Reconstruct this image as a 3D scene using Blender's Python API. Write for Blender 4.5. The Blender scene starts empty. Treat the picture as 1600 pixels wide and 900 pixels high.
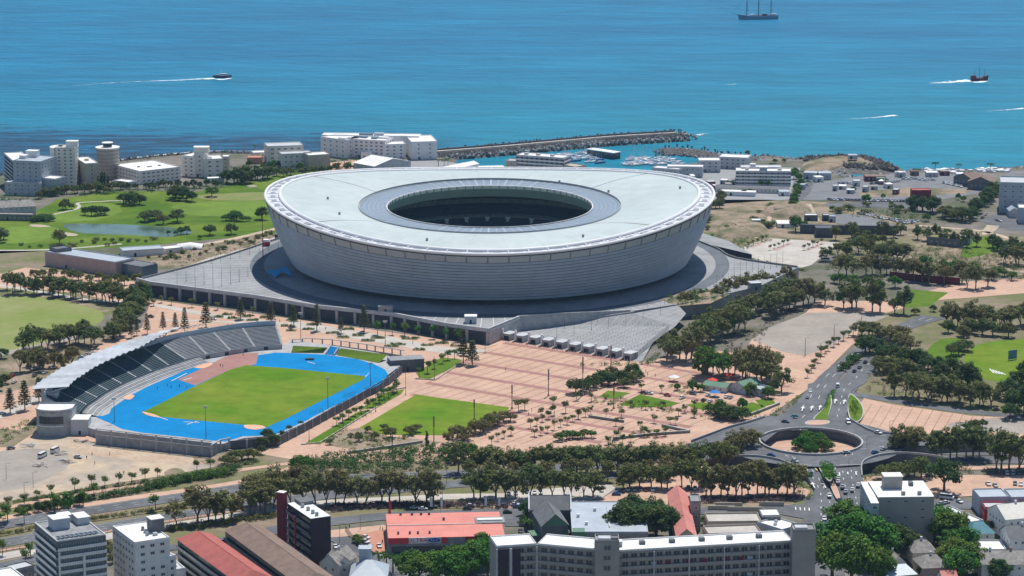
import bpy, bmesh, math, random
import numpy as np
from mathutils import Vector, Matrix
from mathutils.geometry import tessellate_polygon
random.seed(7); rng = np.random.default_rng(7)
C = bpy.context.scene.collection
sc = bpy.context.scene
# ------------------------------------------------------------------ camera, sky, sun, exposure
F = 4150.0; PIT = math.radians(11.7); H = 345.0
cam_d = bpy.data.cameras.new('camera'); cam = bpy.data.objects.new('camera', cam_d); C.objects.link(cam)
cam.location = (0, 0, H); cam.rotation_euler = (math.pi/2 - PIT, 0, 0)
cam_d.sensor_width = 36; cam_d.lens = 36*F/1600; cam_d.clip_start = 5; cam_d.clip_end = 60000
sc.camera = cam
SD = Vector((0.145, 0.47, 1.0)).normalized()
w = bpy.data.worlds.new('World'); sc.world = w; w.use_nodes = True
nt = w.node_tree; bg = nt.nodes['Background']
sky = nt.nodes.new('ShaderNodeTexSky'); sky.sky_type = 'NISHITA'; sky.sun_disc = False
sky.sun_elevation = math.asin(SD.z); sky.sun_rotation = math.atan2(SD.x, SD.y)
sky.altitude = 100; sky.air_density = 1.0; sky.dust_density = 0.0; sky.ozone_density = 3.0
nt.links.new(sky.outputs[0], bg.inputs[0]); bg.inputs[1].default_value = 0.10
sl = bpy.data.lights.new('sun', 'SUN'); sl.energy = 4.6; sl.angle = math.radians(0.5); sl.color = (1, 0.955, 0.88)
so = bpy.data.objects.new('sun', sl); C.objects.link(so); so.rotation_euler = SD.to_track_quat('Z', 'Y').to_euler()
so.location = (0, 1500, 900)
sc.view_settings.view_transform = 'Standard'; sc.view_settings.look = 'None'
sc.view_settings.exposure = 0.0; sc.view_settings.gamma = 1
sc.render.engine = 'CYCLES'
HAZE = 0.00003

# ------------------------------------------------------------------ survey helper: image row/column -> point on level z
cP, sP = math.cos(PIT), math.sin(PIT)
def G(u, v, z=0.0):
    t = (450-v)/F; dx = (u-800)/F; dy = cP + t*sP; dz = -sP + t*cP
    k = (z-H)/dz
    return Vector((dx*k, dy*k, z))
def PX(p):
    x, y, z = p[0], p[1], p[2]-H
    d = y*cP - z*sP; up = y*sP + z*cP
    return 800 + F*x/d, 450 - F*up/d
# ------------------------------------------------------------------ materials
M = {}
def mat(name, col, rough=0.8, var=0.0, scale=0.3, bump=0.0, bscale=None, metal=0.0, isl=0.0, obr=0.0, spec=0.3, col2=None, detail=4, lo=0.35, hi=0.65, trans=0.0):
    m = bpy.data.materials.new(name); m.use_nodes = True; M[name] = m
    n = m.node_tree.nodes; L = m.node_tree.links; b = n['Principled BSDF']
    b.inputs['Roughness'].default_value = rough; b.inputs['Metallic'].default_value = metal
    b.inputs['Specular IOR Level'].default_value = spec
    c4 = (*col, 1); b.inputs['Base Color'].default_value = c4
    src = None
    geo = n.new('ShaderNodeNewGeometry') if (var or bump or col2 or isl) else None
    if var or col2:
        no = n.new('ShaderNodeTexNoise'); no.inputs['Scale'].default_value = scale; no.inputs['Detail'].default_value = detail
        no.inputs['Roughness'].default_value = 0.62
        L.new(geo.outputs['Position'], no.inputs['Vector'])
        mr = n.new('ShaderNodeMapRange'); mr.inputs[1].default_value = lo; mr.inputs[2].default_value = hi
        L.new(no.outputs[0], mr.inputs[0])
        mx = n.new('ShaderNodeMix'); mx.data_type = 'RGBA'
        L.new(mr.outputs[0], mx.inputs[0])
        if col2 is None:
            mx.inputs[6].default_value = tuple(max(0, c*(1-var)) for c in col)+(1,); mx.inputs[7].default_value = tuple(min(1, c*(1+var)) for c in col)+(1,)
        else:
            mx.inputs[6].default_value = c4; mx.inputs[7].default_value = (*col2, 1)
        src = mx.outputs[2]
        # second finer octave of wear
        no2 = n.new('ShaderNodeTexNoise'); no2.inputs['Scale'].default_value = scale*7; no2.inputs['Detail'].default_value = 3
        L.new(geo.outputs['Position'], no2.inputs['Vector'])
        mr2 = n.new('ShaderNodeMapRange'); mr2.inputs[1].default_value = 0.3; mr2.inputs[2].default_value = 0.7
        mr2.inputs[3].default_value = 1-max(var, .1)*.6; mr2.inputs[4].default_value = 1+max(var, .1)*.6
        L.new(no2.outputs[0], mr2.inputs[0])
        vm = n.new('ShaderNodeVectorMath'); vm.operation = 'SCALE'; L.new(src, vm.inputs[0]); L.new(mr2.outputs[0], vm.inputs['Scale'])
        src = vm.outputs[0]
    if isl or obr:
        hs = n.new('ShaderNodeHueSaturation'); hs.inputs['Color'].default_value = c4
        if src: L.new(src, hs.inputs['Color'])
        if isl:
            a = n.new('ShaderNodeMapRange'); a.inputs[3].default_value = 1-isl; a.inputs[4].default_value = 1+isl
            L.new(geo.outputs['Random Per Island'], a.inputs[0]); L.new(a.outputs[0], hs.inputs['Value'])
        if obr:
            oi = n.new('ShaderNodeObjectInfo'); a = n.new('ShaderNodeMapRange'); a.inputs[3].default_value = 0.5-obr*.12; a.inputs[4].default_value = 0.5+obr*.12
            L.new(oi.outputs['Random'], a.inputs[0]); L.new(a.outputs[0], hs.inputs['Hue'])
            if not isl:
                a = n.new('ShaderNodeMapRange'); a.inputs[3].default_value = 1-obr; a.inputs[4].default_value = 1+obr
                L.new(oi.outputs['Random'], a.inputs[0]); L.new(a.outputs[0], hs.inputs['Value'])
        src = hs.outputs[0]
    if src: L.new(src, b.inputs['Base Color'])
    if bump:
        nb = n.new('ShaderNodeTexNoise'); nb.inputs['Scale'].default_value = bscale or scale*4; nb.inputs['Detail'].default_value = 5
        L.new(geo.outputs['Position'], nb.inputs['Vector'])
        bp = n.new('ShaderNodeBump'); bp.inputs['Strength'].default_value = 0.8; bp.inputs['Distance'].default_value = bump
        L.new(nb.outputs[0], bp.inputs['Height']); L.new(bp.outputs[0], b.inputs['Normal'])
    if trans:
        b.inputs['Subsurface Weight'].default_value = 0
        tr = n.new('ShaderNodeBsdfTranslucent'); ms = n.new('ShaderNodeMixShader'); ms.inputs[0].default_value = trans
        if src: L.new(src, tr.inputs[0])
        else: tr.inputs[0].default_value = c4
        out = n['Material Output']; L.new(b.outputs[0], ms.inputs[1]); L.new(tr.outputs[0], ms.inputs[2]); L.new(ms.outputs[0], out.inputs[0])
    return m
# ------------------------------------------------------------------ tagging
CURG = {}
def tag(o, label=None, cat=None, group=None, kind=None):
    if label: o['label'] = label
    if cat: o['category'] = cat
    if group: o['group'] = group
    if kind: o['kind'] = kind
    return o
def thing(name, label, cat, loc=(0, 0, 0), rz=0, group=None):
    o = bpy.data.objects.new(name, None); o.empty_display_size = 1; C.objects.link(o)
    o.location = loc; o.rotation_euler = (0, 0, rz); tag(o, label, cat, group); return o
def link(name, me, parent=None, loc=(0, 0, 0), rz=0, scale=(1, 1, 1)):
    o = bpy.data.objects.new(name, me); C.objects.link(o); o.location = loc; o.rotation_euler = (0, 0, rz); o.scale = scale
    if parent: o.parent = parent
    return o
KIDS = {}
def dup(root, loc, rz=0, s=(1, 1, 1), label=None, group=None):
    kids = KIDS.get(root.name)
    if kids is None: kids = KIDS[root.name] = [(c, list(c.children)) for c in root.children]
    r = root.copy(); C.objects.link(r); r.location = loc; r.rotation_euler = (0, 0, rz)
    r.scale = s if isinstance(s, tuple) else (s, s, s)
    if label: r['label'] = label
    if group: r['group'] = group
    for c, gs in kids:
        k = c.copy(); C.objects.link(k); k.parent = r
        for g in gs:
            q = g.copy(); C.objects.link(q); q.parent = k
    return r
ORD = ['zeroth','first','second','third','fourth','fifth','sixth','seventh','eighth','ninth','tenth','eleventh','twelfth','thirteenth','fourteenth','fifteenth','sixteenth','seventeenth','eighteenth','nineteenth','twentieth']
TENS = {20:'twenty',30:'thirty',40:'forty',50:'fifty',60:'sixty',70:'seventy',80:'eighty',90:'ninety'}
def ordw(i):
    if i <= 20: return ORD[i]
    if i >= 100: return 'hundred and ' + ordw(i-100) if i > 100 else 'hundredth'
    t = i//10*10
    return TENS[t][:-1]+'ieth' if i == t else TENS[t]+'-'+ORD[i-t]
def number_row(objs, look, where):
    """labels for look-alikes in one row, counted left to right as the photograph shows them"""
    s = sorted(objs, key=lambda o: PX(o.location)[0])
    for i, o in enumerate(s):
        if len(s) == 1: o['label'] = f'{look} {where}'
        else:
            e = ('rightmost of its row', 'rightmost') if i == len(s)-1 else (('leftmost of its row', 'leftmost') if i == 0 else (ordw(i+1)+' from the left', ordw(i+1)))
            l = f'{look} {where}, {e[0]}'; o['label'] = l if len(l.replace('-', ' ').split()) <= 16 else f'{look} {where}, {e[1]}'
# ------------------------------------------------------------------ mesh builder
class MB:
    def __init__(s): s.v = []; s.f = []; s.m = []; s.cm = 0
    def quad(s, *p):
        i = len(s.v); s.v += [tuple(q) for q in p]; s.f.append(tuple(range(i, i+len(p)))); s.m.append(s.cm); return s
    def box(s, c, d, rz=0, taper=1.0):
        cx, cy, cz = c; a, b, h = d[0]/2, d[1]/2, d[2]/2; ca, sa = math.cos(rz), math.sin(rz); i = len(s.v)
        for z, k in ((-h, 1), (h, taper)):
            for x, y in ((-a, -b), (a, -b), (a, b), (-a, b)):
                x *= k; y *= k; s.v.append((cx+x*ca-y*sa, cy+x*sa+y*ca, cz+z))
        for q in ((3, 2, 1, 0), (4, 5, 6, 7), (0, 1, 5, 4), (1, 2, 6, 5), (2, 3, 7, 6), (3, 0, 4, 7)): s.f.append(tuple(i+k for k in q)); s.m.append(s.cm)
        return s
    def prism(s, poly, z0, z1, top=True, bot=False):
        pts = [Vector((p[0], p[1], 0)) for p in poly]
        ar = sum(pts[i].x*pts[(i+1) % len(pts)].y-pts[(i+1) % len(pts)].x*pts[i].y for i in range(len(pts)))
        if ar < 0: pts = pts[::-1]
        n = len(pts); i = len(s.v)
        s.v += [(p.x, p.y, z0) for p in pts]+[(p.x, p.y, z1) for p in pts]
        for k in range(n): s.f.append((i+k, i+(k+1) % n, i+n+(k+1) % n, i+n+k)); s.m.append(s.cm)
        if top or bot:
            tr = tessellate_polygon([pts])
            for t in tr:
                a, b, c = (pts[q] for q in t)
                if (b-a).cross(c-a).z < 0: t = (t[0], t[2], t[1])
                if top: s.f.append(tuple(i+n+q for q in t)); s.m.append(s.cm)
                if bot: s.f.append(tuple(i+q for q in reversed(t))); s.m.append(s.cm)
        return s
    def poly(s, pts, holes=()):
        rings = [[Vector(p) for p in pts]]+[[Vector(p) for p in h] for h in holes]
        flat = [p for r in rings for p in r]; i = len(s.v); s.v += [tuple(p) for p in flat]
        for t in tessellate_polygon([[Vector((p.x, p.y, 0)) for p in r] for r in rings]):
            a, b, c = (flat[q] for q in t)
            if (b-a).cross(c-a).z < 0: t = (t[0], t[2], t[1])
            s.f.append(tuple(i+q for q in t)); s.m.append(s.cm)
        return s
    def tube(s, p0, p1, r0, r1=None, n=6, cap=True):
        p0 = Vector(p0); p1 = Vector(p1); r1 = r0 if r1 is None else r1; d = (p1-p0)
        if d.length < 1e-6: return s
        d.normalize(); a = d.orthogonal().normalized(); b = d.cross(a); i = len(s.v)
        for p, r in ((p0, r0), (p1, r1)):
            for k in range(n):
                t = 2*math.pi*k/n; s.v.append(tuple(p+a*(r*math.cos(t))+b*(r*math.sin(t))))
        for k in range(n): s.f.append((i+k, i+(k+1) % n, i+n+(k+1) % n, i+n+k)); s.m.append(s.cm)
        if cap: s.f.append(tuple(i+n+k for k in range(n))); s.m.append(s.cm); s.f.append(tuple(i+n-1-k for k in range(n))); s.m.append(s.cm)
        return s
    def strip(s, a, b):
        """ribbon between two polylines of equal length"""
        i = len(s.v); n = len(a); s.v += [tuple(p) for p in a]+[tuple(p) for p in b]
        for k in range(n-1): s.f.append((i+k, i+k+1, i+n+k+1, i+n+k)); s.m.append(s.cm)
        return s
    def build(s, name, mats, parent=None, smooth=False, local=False):
        me = bpy.data.meshes.new(name)
        o0 = Vector((0, 0, 0)) if (parent is None or local) else world_loc(parent)
        me.from_pydata([(p[0]-o0.x, p[1]-o0.y, p[2]-o0.z) for p in s.v], [], s.f)
        if not isinstance(mats, (list, tuple)): mats = [mats]
        for m in mats: me.materials.append(M[m] if isinstance(m, str) else m)
        if len(mats) > 1: me.polygons.foreach_set('material_index', s.m)
        if smooth: me.polygons.foreach_set('use_smooth', [True]*len(s.f))
        me.update()
        o = bpy.data.objects.new(name, me); C.objects.link(o)
        if parent: o.parent = parent
        return o
def world_loc(o):
    v = Vector((0, 0, 0))
    while o is not None: v = v+Vector(o.location); o = o.parent
    return v
def struct(name, mb, m): o = mb.build(name, m); o['kind'] = 'structure'; return o
def pts(lst, z=0.0): return [G(p[0], p[1], p[2] if len(p) > 2 else z) for p in lst]
def smooth_line(P, n=6, closed=False):
    P = [Vector(p) for p in P]; out = []; N = len(P); rngk = range(N) if closed else range(N-1)
    for i in rngk:
        p0 = P[(i-1) % N] if (closed or i > 0) else P[0]; p1 = P[i]; p2 = P[(i+1) % N]; p3 = P[(i+2) % N] if (closed or i < N-2) else P[-1]
        for k in range(n):
            t = k/n; out.append(0.5*((2*p1)+(p2-p0)*t+(2*p0-5*p1+4*p2-p3)*t*t+(3*p1-p0-3*p2+p3)*t**3))
    if not closed: out.append(P[-1])
    return out
def offset_line(P, d, closed=False):
    """sideways offset (+ = left of travel) in the ground plane"""
    out = []; N = len(P)
    for i in range(N):
        a = P[(i-1) % N] if (closed or i > 0) else P[0]; b = P[(i+1) % N] if (closed or i < N-1) else P[-1]
        t = Vector((b.x-a.x, b.y-a.y, 0)); t.normalize(); out.append(P[i]+Vector((-t.y, t.x, 0))*d)
    return out
def sheet(name, px, m, z, holes=(), smooth=0, zp=None):
    P = pts(px, z)
    if smooth: P = smooth_line(P, smooth, True)
    mb = MB(); mb.poly(P, [pts(h, z) for h in holes]); return struct(name, mb, m)
def resample(P, step):
    out = [P[0].copy()]; acc = 0
    for a, b in zip(P[:-1], P[1:]):
        L = (b-a).length; d = step-acc
        while d <= L: out.append(a.lerp(b, d/L)); d += step
        acc = (acc+L) % step if L else acc
        acc = L-(d-step)
    return out
def inpoly(x, y, P):
    c = False; j = len(P)-1
    for i in range(len(P)):
        if (P[i].y > y) != (P[j].y > y) and x < (P[j].x-P[i].x)*(y-P[i].y)/(P[j].y-P[i].y+1e-12)+P[i].x: c = not c
        j = i
    return c
# ------------------------------------------------------------------ palette (real-world base colours)
mat('white_paint', (.78, .78, .77), .6, .06, .2)
mat('roof_white', (.80, .79, .77), .7, .10, .12)
mat('dirty_white', (.78, .77, .75), .8, .14, .25)
mat('cream', (.74, .71, .64), .8, .08, .2)
mat('beige_wall', (.50, .44, .36), .8, .08, .2)
mat('pink_wall', (.44, .33, .31), .8, .08, .2)
mat('light_grey', (.50, .52, .54), .8, .10, .2)
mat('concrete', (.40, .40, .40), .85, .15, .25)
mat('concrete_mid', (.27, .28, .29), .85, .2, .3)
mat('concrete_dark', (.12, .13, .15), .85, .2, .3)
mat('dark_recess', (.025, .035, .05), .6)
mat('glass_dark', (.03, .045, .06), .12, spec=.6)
mat('glass_blue', (.10, .17, .22), .15, spec=.6)
mat('frame_white', (.7, .7, .7), .5)
mat('metal_grey', (.30, .32, .34), .45, metal=.3)
mat('pole_grey', (.16, .17, .18), .5, metal=.2)
mat('steel_roof', (.42, .47, .52), .5, .08, .15, metal=.1)
mat('slate', (.16, .165, .175), .8, .15, .3)
mat('roof_red', (.42, .12, .10), .75, .12, .2)
mat('roof_pink', (.62, .24, .20), .75, .10, .12)
mat('roof_coral', (.66, .24, .19), .75, .08, .12)
mat('roof_brown', (.235, .165, .13), .85, .14, .25)
mat('roof_green', (.12, .23, .16), .7, .1, .2)
mat('roof_teal', (.10, .26, .32), .7, .1, .2)
mat('roof_grey_old', (.29, .27, .25), .85, .25, .5)
mat('purple_wall', (.055, .04, .055), .8, .08, .3)
mat('maroon', (.20, .03, .05), .75, .1, .3)
mat('grey_wall', (.34, .325, .31), .85, .07, .2)
mat('blue_grey_wall', (.42, .47, .52), .8, .08, .2)
mat('red_wall', (.45, .04, .06), .7, .1, .3)
mat('red_sign', (.60, .05, .07), .5)
mat('blue_sign', (.02, .12, .45), .5)
mat('umbrella_red', (.75, .06, .04), .7); mat('umbrella_blue', (.02, .2, .55), .7); mat('orange_mat', (.85, .42, .27), .8, .15, .6)
mat('sign_green', (.01, .16, .09), .5); mat('screen_blue', (.10, .19, .27), .6)
mat('terracotta', (.50, .24, .16), .85, .1, .3)
mat('tile_pink', (.49, .31, .225), .85, .16, .05, col2=(.60, .395, .285), detail=9)
mat('tile_red', (.36, .185, .16), .85, .10, .1)
mat('tile_joint', (.30, .19, .14), .9)
mat('paving_pale', (.50, .46, .41), .85, .12, .08)
mat('paving_grey', (.30, .305, .31), .85, .10, .12, bump=.02)
mat('podium_grey', (.29, .30, .31), .8, .18, .05, detail=8)
mat('podium_line', (.58, .59, .60), .8)
mat('asphalt', (.125, .13, .14), .85, .24, .05, detail=8)
mat('asphalt_pale', (.19, .195, .205), .85, .14, .08)
mat('road_paint', (.72, .72, .70), .7); mat('road_paint_yellow', (.7, .5, .15), .7)
mat('kerb', (.45, .44, .42), .85)
mat('gravel', (.34, .30, .26), .9, .12, .05, detail=7)
mat('sand', (.54, .42, .29), .9, .2, .022, col2=(.34, .30, .26), detail=9, lo=.42, hi=.62)
mat('earth', (.33, .25, .18), .95, .3, .05, col2=(.13, .13, .06), detail=8, lo=.42, hi=.62)
mat('scrub_ground', (.15, .16, .06), .95, .2, .03, col2=(.26, .20, .14), detail=8, lo=.4, hi=.62)
mat('city_ground', (.22, .19, .17), .95, .2, .02, col2=(.10, .11, .06), detail=8, lo=.4, hi=.6)
mat('lawn', (.08, .17, .012), .95, .2, .05, spec=.08, col2=(.14, .20, .025), detail=6)
mat('pitch_lawn', (.09, .205, .008), .95, .22, .02, col2=(.18, .235, .025), spec=.08, detail=9)
mat('golf', (.075, .15, .012), .95, .2, .014, spec=.08, col2=(.155, .215, .028), detail=7, lo=.42, hi=.6)
mat('golf_light', (.15, .235, .035), .95, .14, .03, spec=.08)
mat('rough_grass', (.26, .24, .10), .95, .2, .05, col2=(.16, .22, .04), detail=8)
mat('cricket', (.19, .25, .05), .95, .1, .02, col2=(.27, .28, .11), detail=6)
mat('rock', (.29, .29, .285), .95, .3, .3, isl=.5, bump=.3, bscale=1.2)
mat('rock_dark', (.12, .11, .10), .95, .3, .3, isl=.4)
mat('track_blue', (.003, .215, .50), .9, .10, .06, spec=.1)
mat('track_line', (.35, .60, .85), .8)
mat('membrane', (.74, .80, .80), .55, .03, .02)
mat('bark', (.14, .11, .09), .95, .2, 1); mat('bark_pale', (.26, .21, .17), .95, .2, 1)
def leaf(name, c, isl=.5, obr=.30, c2=None): mat(name, c, .75, var=.12, scale=.25, isl=isl, obr=obr, spec=.15, trans=.22)
leaf('leaf_gum', (.20, .195, .07)); leaf('leaf_olive', (.15, .18, .055)); leaf('leaf_dark', (.075, .125, .032)); leaf('leaf_green', (.085, .19, .025))
leaf('leaf_bright', (.12, .21, .035)); leaf('leaf_pine', (.115, .135, .06)); leaf('leaf_brown', (.14, .10, .06)); leaf('leaf_hedge', (.07, .14, .032))
leaf('leaf_purple', (.13, .09, .09))
mat('rubber', (.02, .02, .02), .8); mat('car_glass', (.02, .03, .04), .1, spec=.7)
for nm, c in (('car_white', (.75, .75, .75)), ('car_silver', (.42, .45, .48)), ('car_grey', (.13, .14, .16)), ('car_black', (.02, .02, .025)), ('car_blue', (.02, .09, .28)), ('car_red', (.35, .02, .02)), ('car_teal', (.05, .22, .28))):
    mat(nm, c, .3, spec=.6)
mat('skin', (.35, .2, .13), .7); mat('cloth_dark', (.03, .04, .07), .9); mat('cloth_light', (.5, .5, .5), .9); mat('cloth_red', (.5, .08, .05), .9)
mat('boat_hull', (.8, .8, .8), .3, spec=.5); mat('boat_navy', (.02, .04, .09), .4); mat('boat_wood', (.09, .03, .025), .6); mat('boat_blue', (.03, .12, .3), .5)
mat('foam', (.8, .86, .88), .9)
# ================================================================== SEA AND LAND
SEA_Z = -2.5
def sea_material():
    m = bpy.data.materials.new('sea_water'); m.use_nodes = True; M['sea'] = m
    n = m.node_tree.nodes; L = m.node_tree.links; b = n['Principled BSDF']
    b.inputs['Roughness'].default_value = .38; b.inputs['IOR'].default_value = 1.33; b.inputs['Specular IOR Level'].default_value = .11
    g = n.new('ShaderNodeNewGeometry'); sx = n.new('ShaderNodeSeparateXYZ'); L.new(g.outputs['Position'], sx.inputs[0])
    def noise(scale, detail=4, vec=None, rough=.6):
        q = n.new('ShaderNodeTexNoise'); q.inputs['Scale'].default_value = scale; q.inputs['Detail'].default_value = detail; q.inputs['Roughness'].default_value = rough
        L.new(vec or g.outputs['Position'], q.inputs['Vector']); return q.outputs[0]
    def rngm(src, a, b_, c, d):
        q = n.new('ShaderNodeMapRange'); q.inputs[1].default_value = a; q.inputs[2].default_value = b_; q.inputs[3].default_value = c; q.inputs[4].default_value = d
        L.new(src, q.inputs[0]); return q.outputs[0]
    def math_(op, a, b_=None):
        q = n.new('ShaderNodeMath'); q.operation = op
        for i, s in enumerate((a, b_)):
            if s is None: continue
            if isinstance(s, (int, float)): q.inputs[i].default_value = s
            else: L.new(s, q.inputs[i])
        return q.outputs[0]
    def mix(f, a, b_):
        q = n.new('ShaderNodeMix'); q.data_type = 'RGBA'; L.new(f, q.inputs[0])
        for i, s in ((6, a), (7, b_)):
            if isinstance(s, tuple): q.inputs[i].default_value = (*s, 1)
            else: L.new(s, q.inputs[i])
        return q.outputs[2]
    # broad wind bands: long across the view, short along it
    mp = n.new('ShaderNodeMapping'); mp.inputs['Scale'].default_value = (.25, 1.0, 1); mp.inputs['Rotation'].default_value = (0, 0, .12); L.new(g.outputs['Position'], mp.inputs['Vector'])
    band = noise(.008, 6, mp.outputs[0])
    near = rngm(math_('ADD', sx.outputs[1], math_('MULTIPLY', sx.outputs[0], -.18)), 2250, 3000, 1, 0)   # shallow water by the shore
    far = rngm(sx.outputs[1], 2600, 4600, 0, 1)
    deep = mix(rngm(band, .35, .65, 0, 1), (.001, .145, .29), (.003, .205, .365))
    col = mix(math_('MULTIPLY', near, .75), deep, (.004, .235, .33))
    col = mix(math_('MULTIPLY', far, .35), col, (.006, .165, .33))
    rp = rngm(noise(.032, 7, mp.outputs[0], .8), .32, .68, .78, 1.22); vs = n.new('ShaderNodeVectorMath'); vs.operation = 'SCALE'; L.new(col, vs.inputs[0]); L.new(rp, vs.inputs['Scale']); col = vs.outputs[0]   # light and dark of sky-reflecting ripples, painted into the water colour
    # kelp beds off the rocky shore on the left
    kn = noise(.10, 8, mp.outputs[0], .72); kp = noise(.011, 4)
    ky = math_('ADD', sx.outputs[1], math_('MULTIPLY', sx.outputs[0], .10))
    k1 = rngm(ky, 2290, 2400, 1, 0)
    kx = rngm(sx.outputs[0], -120, -20, 1, 0)
    km = math_('MULTIPLY', rngm(math_('ADD', kn, math_('MULTIPLY', math_('ADD', k1, -1.0), .22)), .40, .50, 0, 1), math_('MULTIPLY', rngm(k1, 0, .2, 0, 1), kx))
    col = mix(math_('MULTIPLY', k1, math_('MULTIPLY', kx, .65)), col, (.003, .12, .28))
    col = mix(math_('MULTIPLY', km, .8), col, (.010, .030, .065))
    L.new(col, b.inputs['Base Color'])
    mp2 = n.new('ShaderNodeMapping'); mp2.inputs['Scale'].default_value = (.45, 1.0, 1); mp2.inputs['Rotation'].default_value = (0, 0, -.25); L.new(g.outputs['Position'], mp2.inputs['Vector'])
    hgt = math_('ADD', math_('MULTIPLY', noise(.055, 6, mp2.outputs[0], .65), 3.0), math_('MULTIPLY', noise(.35, 4, mp2.outputs[0]), .55))
    bp = n.new('ShaderNodeBump'); bp.inputs['Strength'].default_value = 1; bp.inputs['Distance'].default_value = 2.4; L.new(hgt, bp.inputs['Height']); L.new(bp.outputs[0], b.inputs['Normal'])
sea_material()
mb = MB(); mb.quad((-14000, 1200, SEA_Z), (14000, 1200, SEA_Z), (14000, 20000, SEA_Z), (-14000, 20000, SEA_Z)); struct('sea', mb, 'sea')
coast = [(-60, 285), (0, 274), (70, 268), (130, 262), (190, 252), (260, 244), (330, 240), (400, 240), (450, 241), (500, 244), (600, 246), (688, 243), (690, 262), (760, 264), (830, 264), (940, 266), (1010, 268), (1060, 262), (1110, 252), (1190, 246), (1195, 243), (1240, 250),
         (1262, 248), (1300, 245), (1345, 246), (1368, 254), (1392, 262), (1380, 267), (1330, 262), (1302, 267), (1310, 276), (1350, 277), (1385, 273), (1420, 268), (1480, 266), (1540, 266), (1575, 264), (1600, 261), (1680, 256)]
cw = pts(coast, 0)
for p in cw:
    p.x += random.uniform(-3, 3); p.y += random.uniform(-3, 3)
land = [Vector((-9000, cw[0].y+60, 0))]+cw+[Vector((9000, cw[-1].y+200, 0)), Vector((9000, -5000, 0)), Vector((-9000, -5000, 0))]
mb = MB(); mb.poly(land); struct('ground', mb, 'city_ground')
# rocky shore bank sloping into the sea
line = resample(cw, 6); mb = MB(); out1 = offset_line(line, 9); out2 = offset_line(line, 16)
for q in out1: q.z = -1.2+random.uniform(-.5, .6)
for q in out2: q.z = -4
for q in line: q.z = .01
mb.strip(out1, line); mb.strip(out2, out1); struct('shore_bank', mb, 'rock_dark')
def rocks(name, P, n, r0, r1, m, kind='stuff', spread=6, zf=None, label=None, cat=None, parent=None):
    """boulders scattered along a polyline, every stone its own lump, joined"""
    mb = MB(); segs = resample(P, 1.0)
    for i in range(n):
        p = random.choice(segs); a = random.uniform(0, 6.28); d = random.uniform(-spread, spread)
        r = random.uniform(r0, r1); c = Vector((p.x+math.cos(a)*abs(d), p.y+math.sin(a)*abs(d), (p.z if zf is None else zf(p, d))+r*.2))
        i0 = len(mb.v); ax = [Vector((1, 0, 0)), Vector((-1, 0, 0)), Vector((0, 1, 0)), Vector((0, -1, 0)), Vector((0, 0, 1)), Vector((0, 0, -1))]
        R = Matrix.Rotation(random.uniform(0, 6.28), 3, 'Z') @ Matrix.Rotation(random.uniform(0, 1.5), 3, 'X')
        for q in ax: mb.v.append(tuple(c+(R @ q)*r*random.uniform(.7, 1.3)))
        for t in ((0, 2, 4), (2, 1, 4), (1, 3, 4), (3, 0, 4), (2, 0, 5), (1, 2, 5), (3, 1, 5), (0, 3, 5)): mb.f.append(tuple(i0+k for k in t)); mb.m.append(0)
    o = mb.build(name, m, parent); o['kind'] = kind
    if label: o['label'] = label; o['category'] = cat
    return o
rocks('shore_rocks', [Vector((p.x, p.y+6, -1.2)) for p in cw[:12]], 1500, .5, 1.8, 'rock_dark', spread=12, label='dark boulders along the kelp shore behind the coast flats', cat='rocks')
rocks('shore_rocks', [Vector((p.x, p.y+3, -1.2)) for p in cw[18:]], 1300, .6, 2.0, 'rock', spread=8, label='pale boulders along the harbour shore at the right', cat='rocks')
# ---- breakwaters
def breakwater(px, half, top, name, label, n, road=True):
    P = smooth_line(pts(px, 0), 5); t = thing(name, label, 'breakwater', (P[0].x, P[0].y, SEA_Z))
    P = resample(P, 5.0); N = len(P); mb = MB(); rows = []
    for d, z in ((-half, -4), (-half*.62, -.3), (-half*.34, top-.3), (half*.34, top-.3), (half*.62, -.3), (half, -4)):
        q = offset_line(P, d)
        for i, s in enumerate(q):
            k = 1-.0*i; s.z = z+random.uniform(-.4, .4)
            if i == N-1: s.z = min(z, -1)
        rows.append(q)
    for a, b in zip(rows[:-1], rows[1:]): mb.strip(b, a)
    mb.build('mound', 'rock_dark', t)
    if road:
        q1 = offset_line(P[:-2], -2.2); q2 = offset_line(P[:-2], 1.4)
        mb = MB()
        for a, b in zip(q1, q2): a.z = b.z = top+.55
        mb.strip(q1, q2)
        q3 = [Vector((a.x, a.y, top-.5)) for a in q1]; mb.strip(q3, q1); mb.build('road', 'paving_pale', t)
        q1 = offset_line(P[:-2], 2.0); q2 = offset_line(P[:-2], 3.0); mb = MB()
        for a, b in zip(q1, q2): a.z = b.z = top+2.0
        lo = [Vector((a.x, a.y, top-.6)) for a in q1]; mb.strip(q1, q2); mb.strip(lo, q1); mb.build('wave_wall', 'concrete_dark', t)
    def zf(p, d): return max(-2.0, top-1-abs(d)*.32)
    rocks('boulders', P, n, .8, 1.9, 'rock', spread=half*.95, zf=zf, parent=t)
    mb = MB()      # concrete armour units standing up on the crest
    for q in offset_line(resample(P, 3.2), half*.42):
        if random.random() < .75:
            x, y = q.x+random.uniform(-1, 1), q.y+random.uniform(-2, 3); h = random.uniform(1.2, 3.2)
            mb.box((x, y, top+h/2-.3), (.9, .9, h), random.random()*3); mb.box((x, y, top+h*.8-.3), (2.2, .7, .7), random.random()*3)
    o = mb.build('armour_units', 'concrete_dark', t); o['kind'] = 'stuff'
    return t
breakwater([(682, 244), (760, 238), (850, 230), (950, 221), (1030, 216), (1076, 213)], 12.5, 4.0, 'breakwater', 'long rubble breakwater with a pale road along its crest beyond the marina', 3400)
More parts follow.
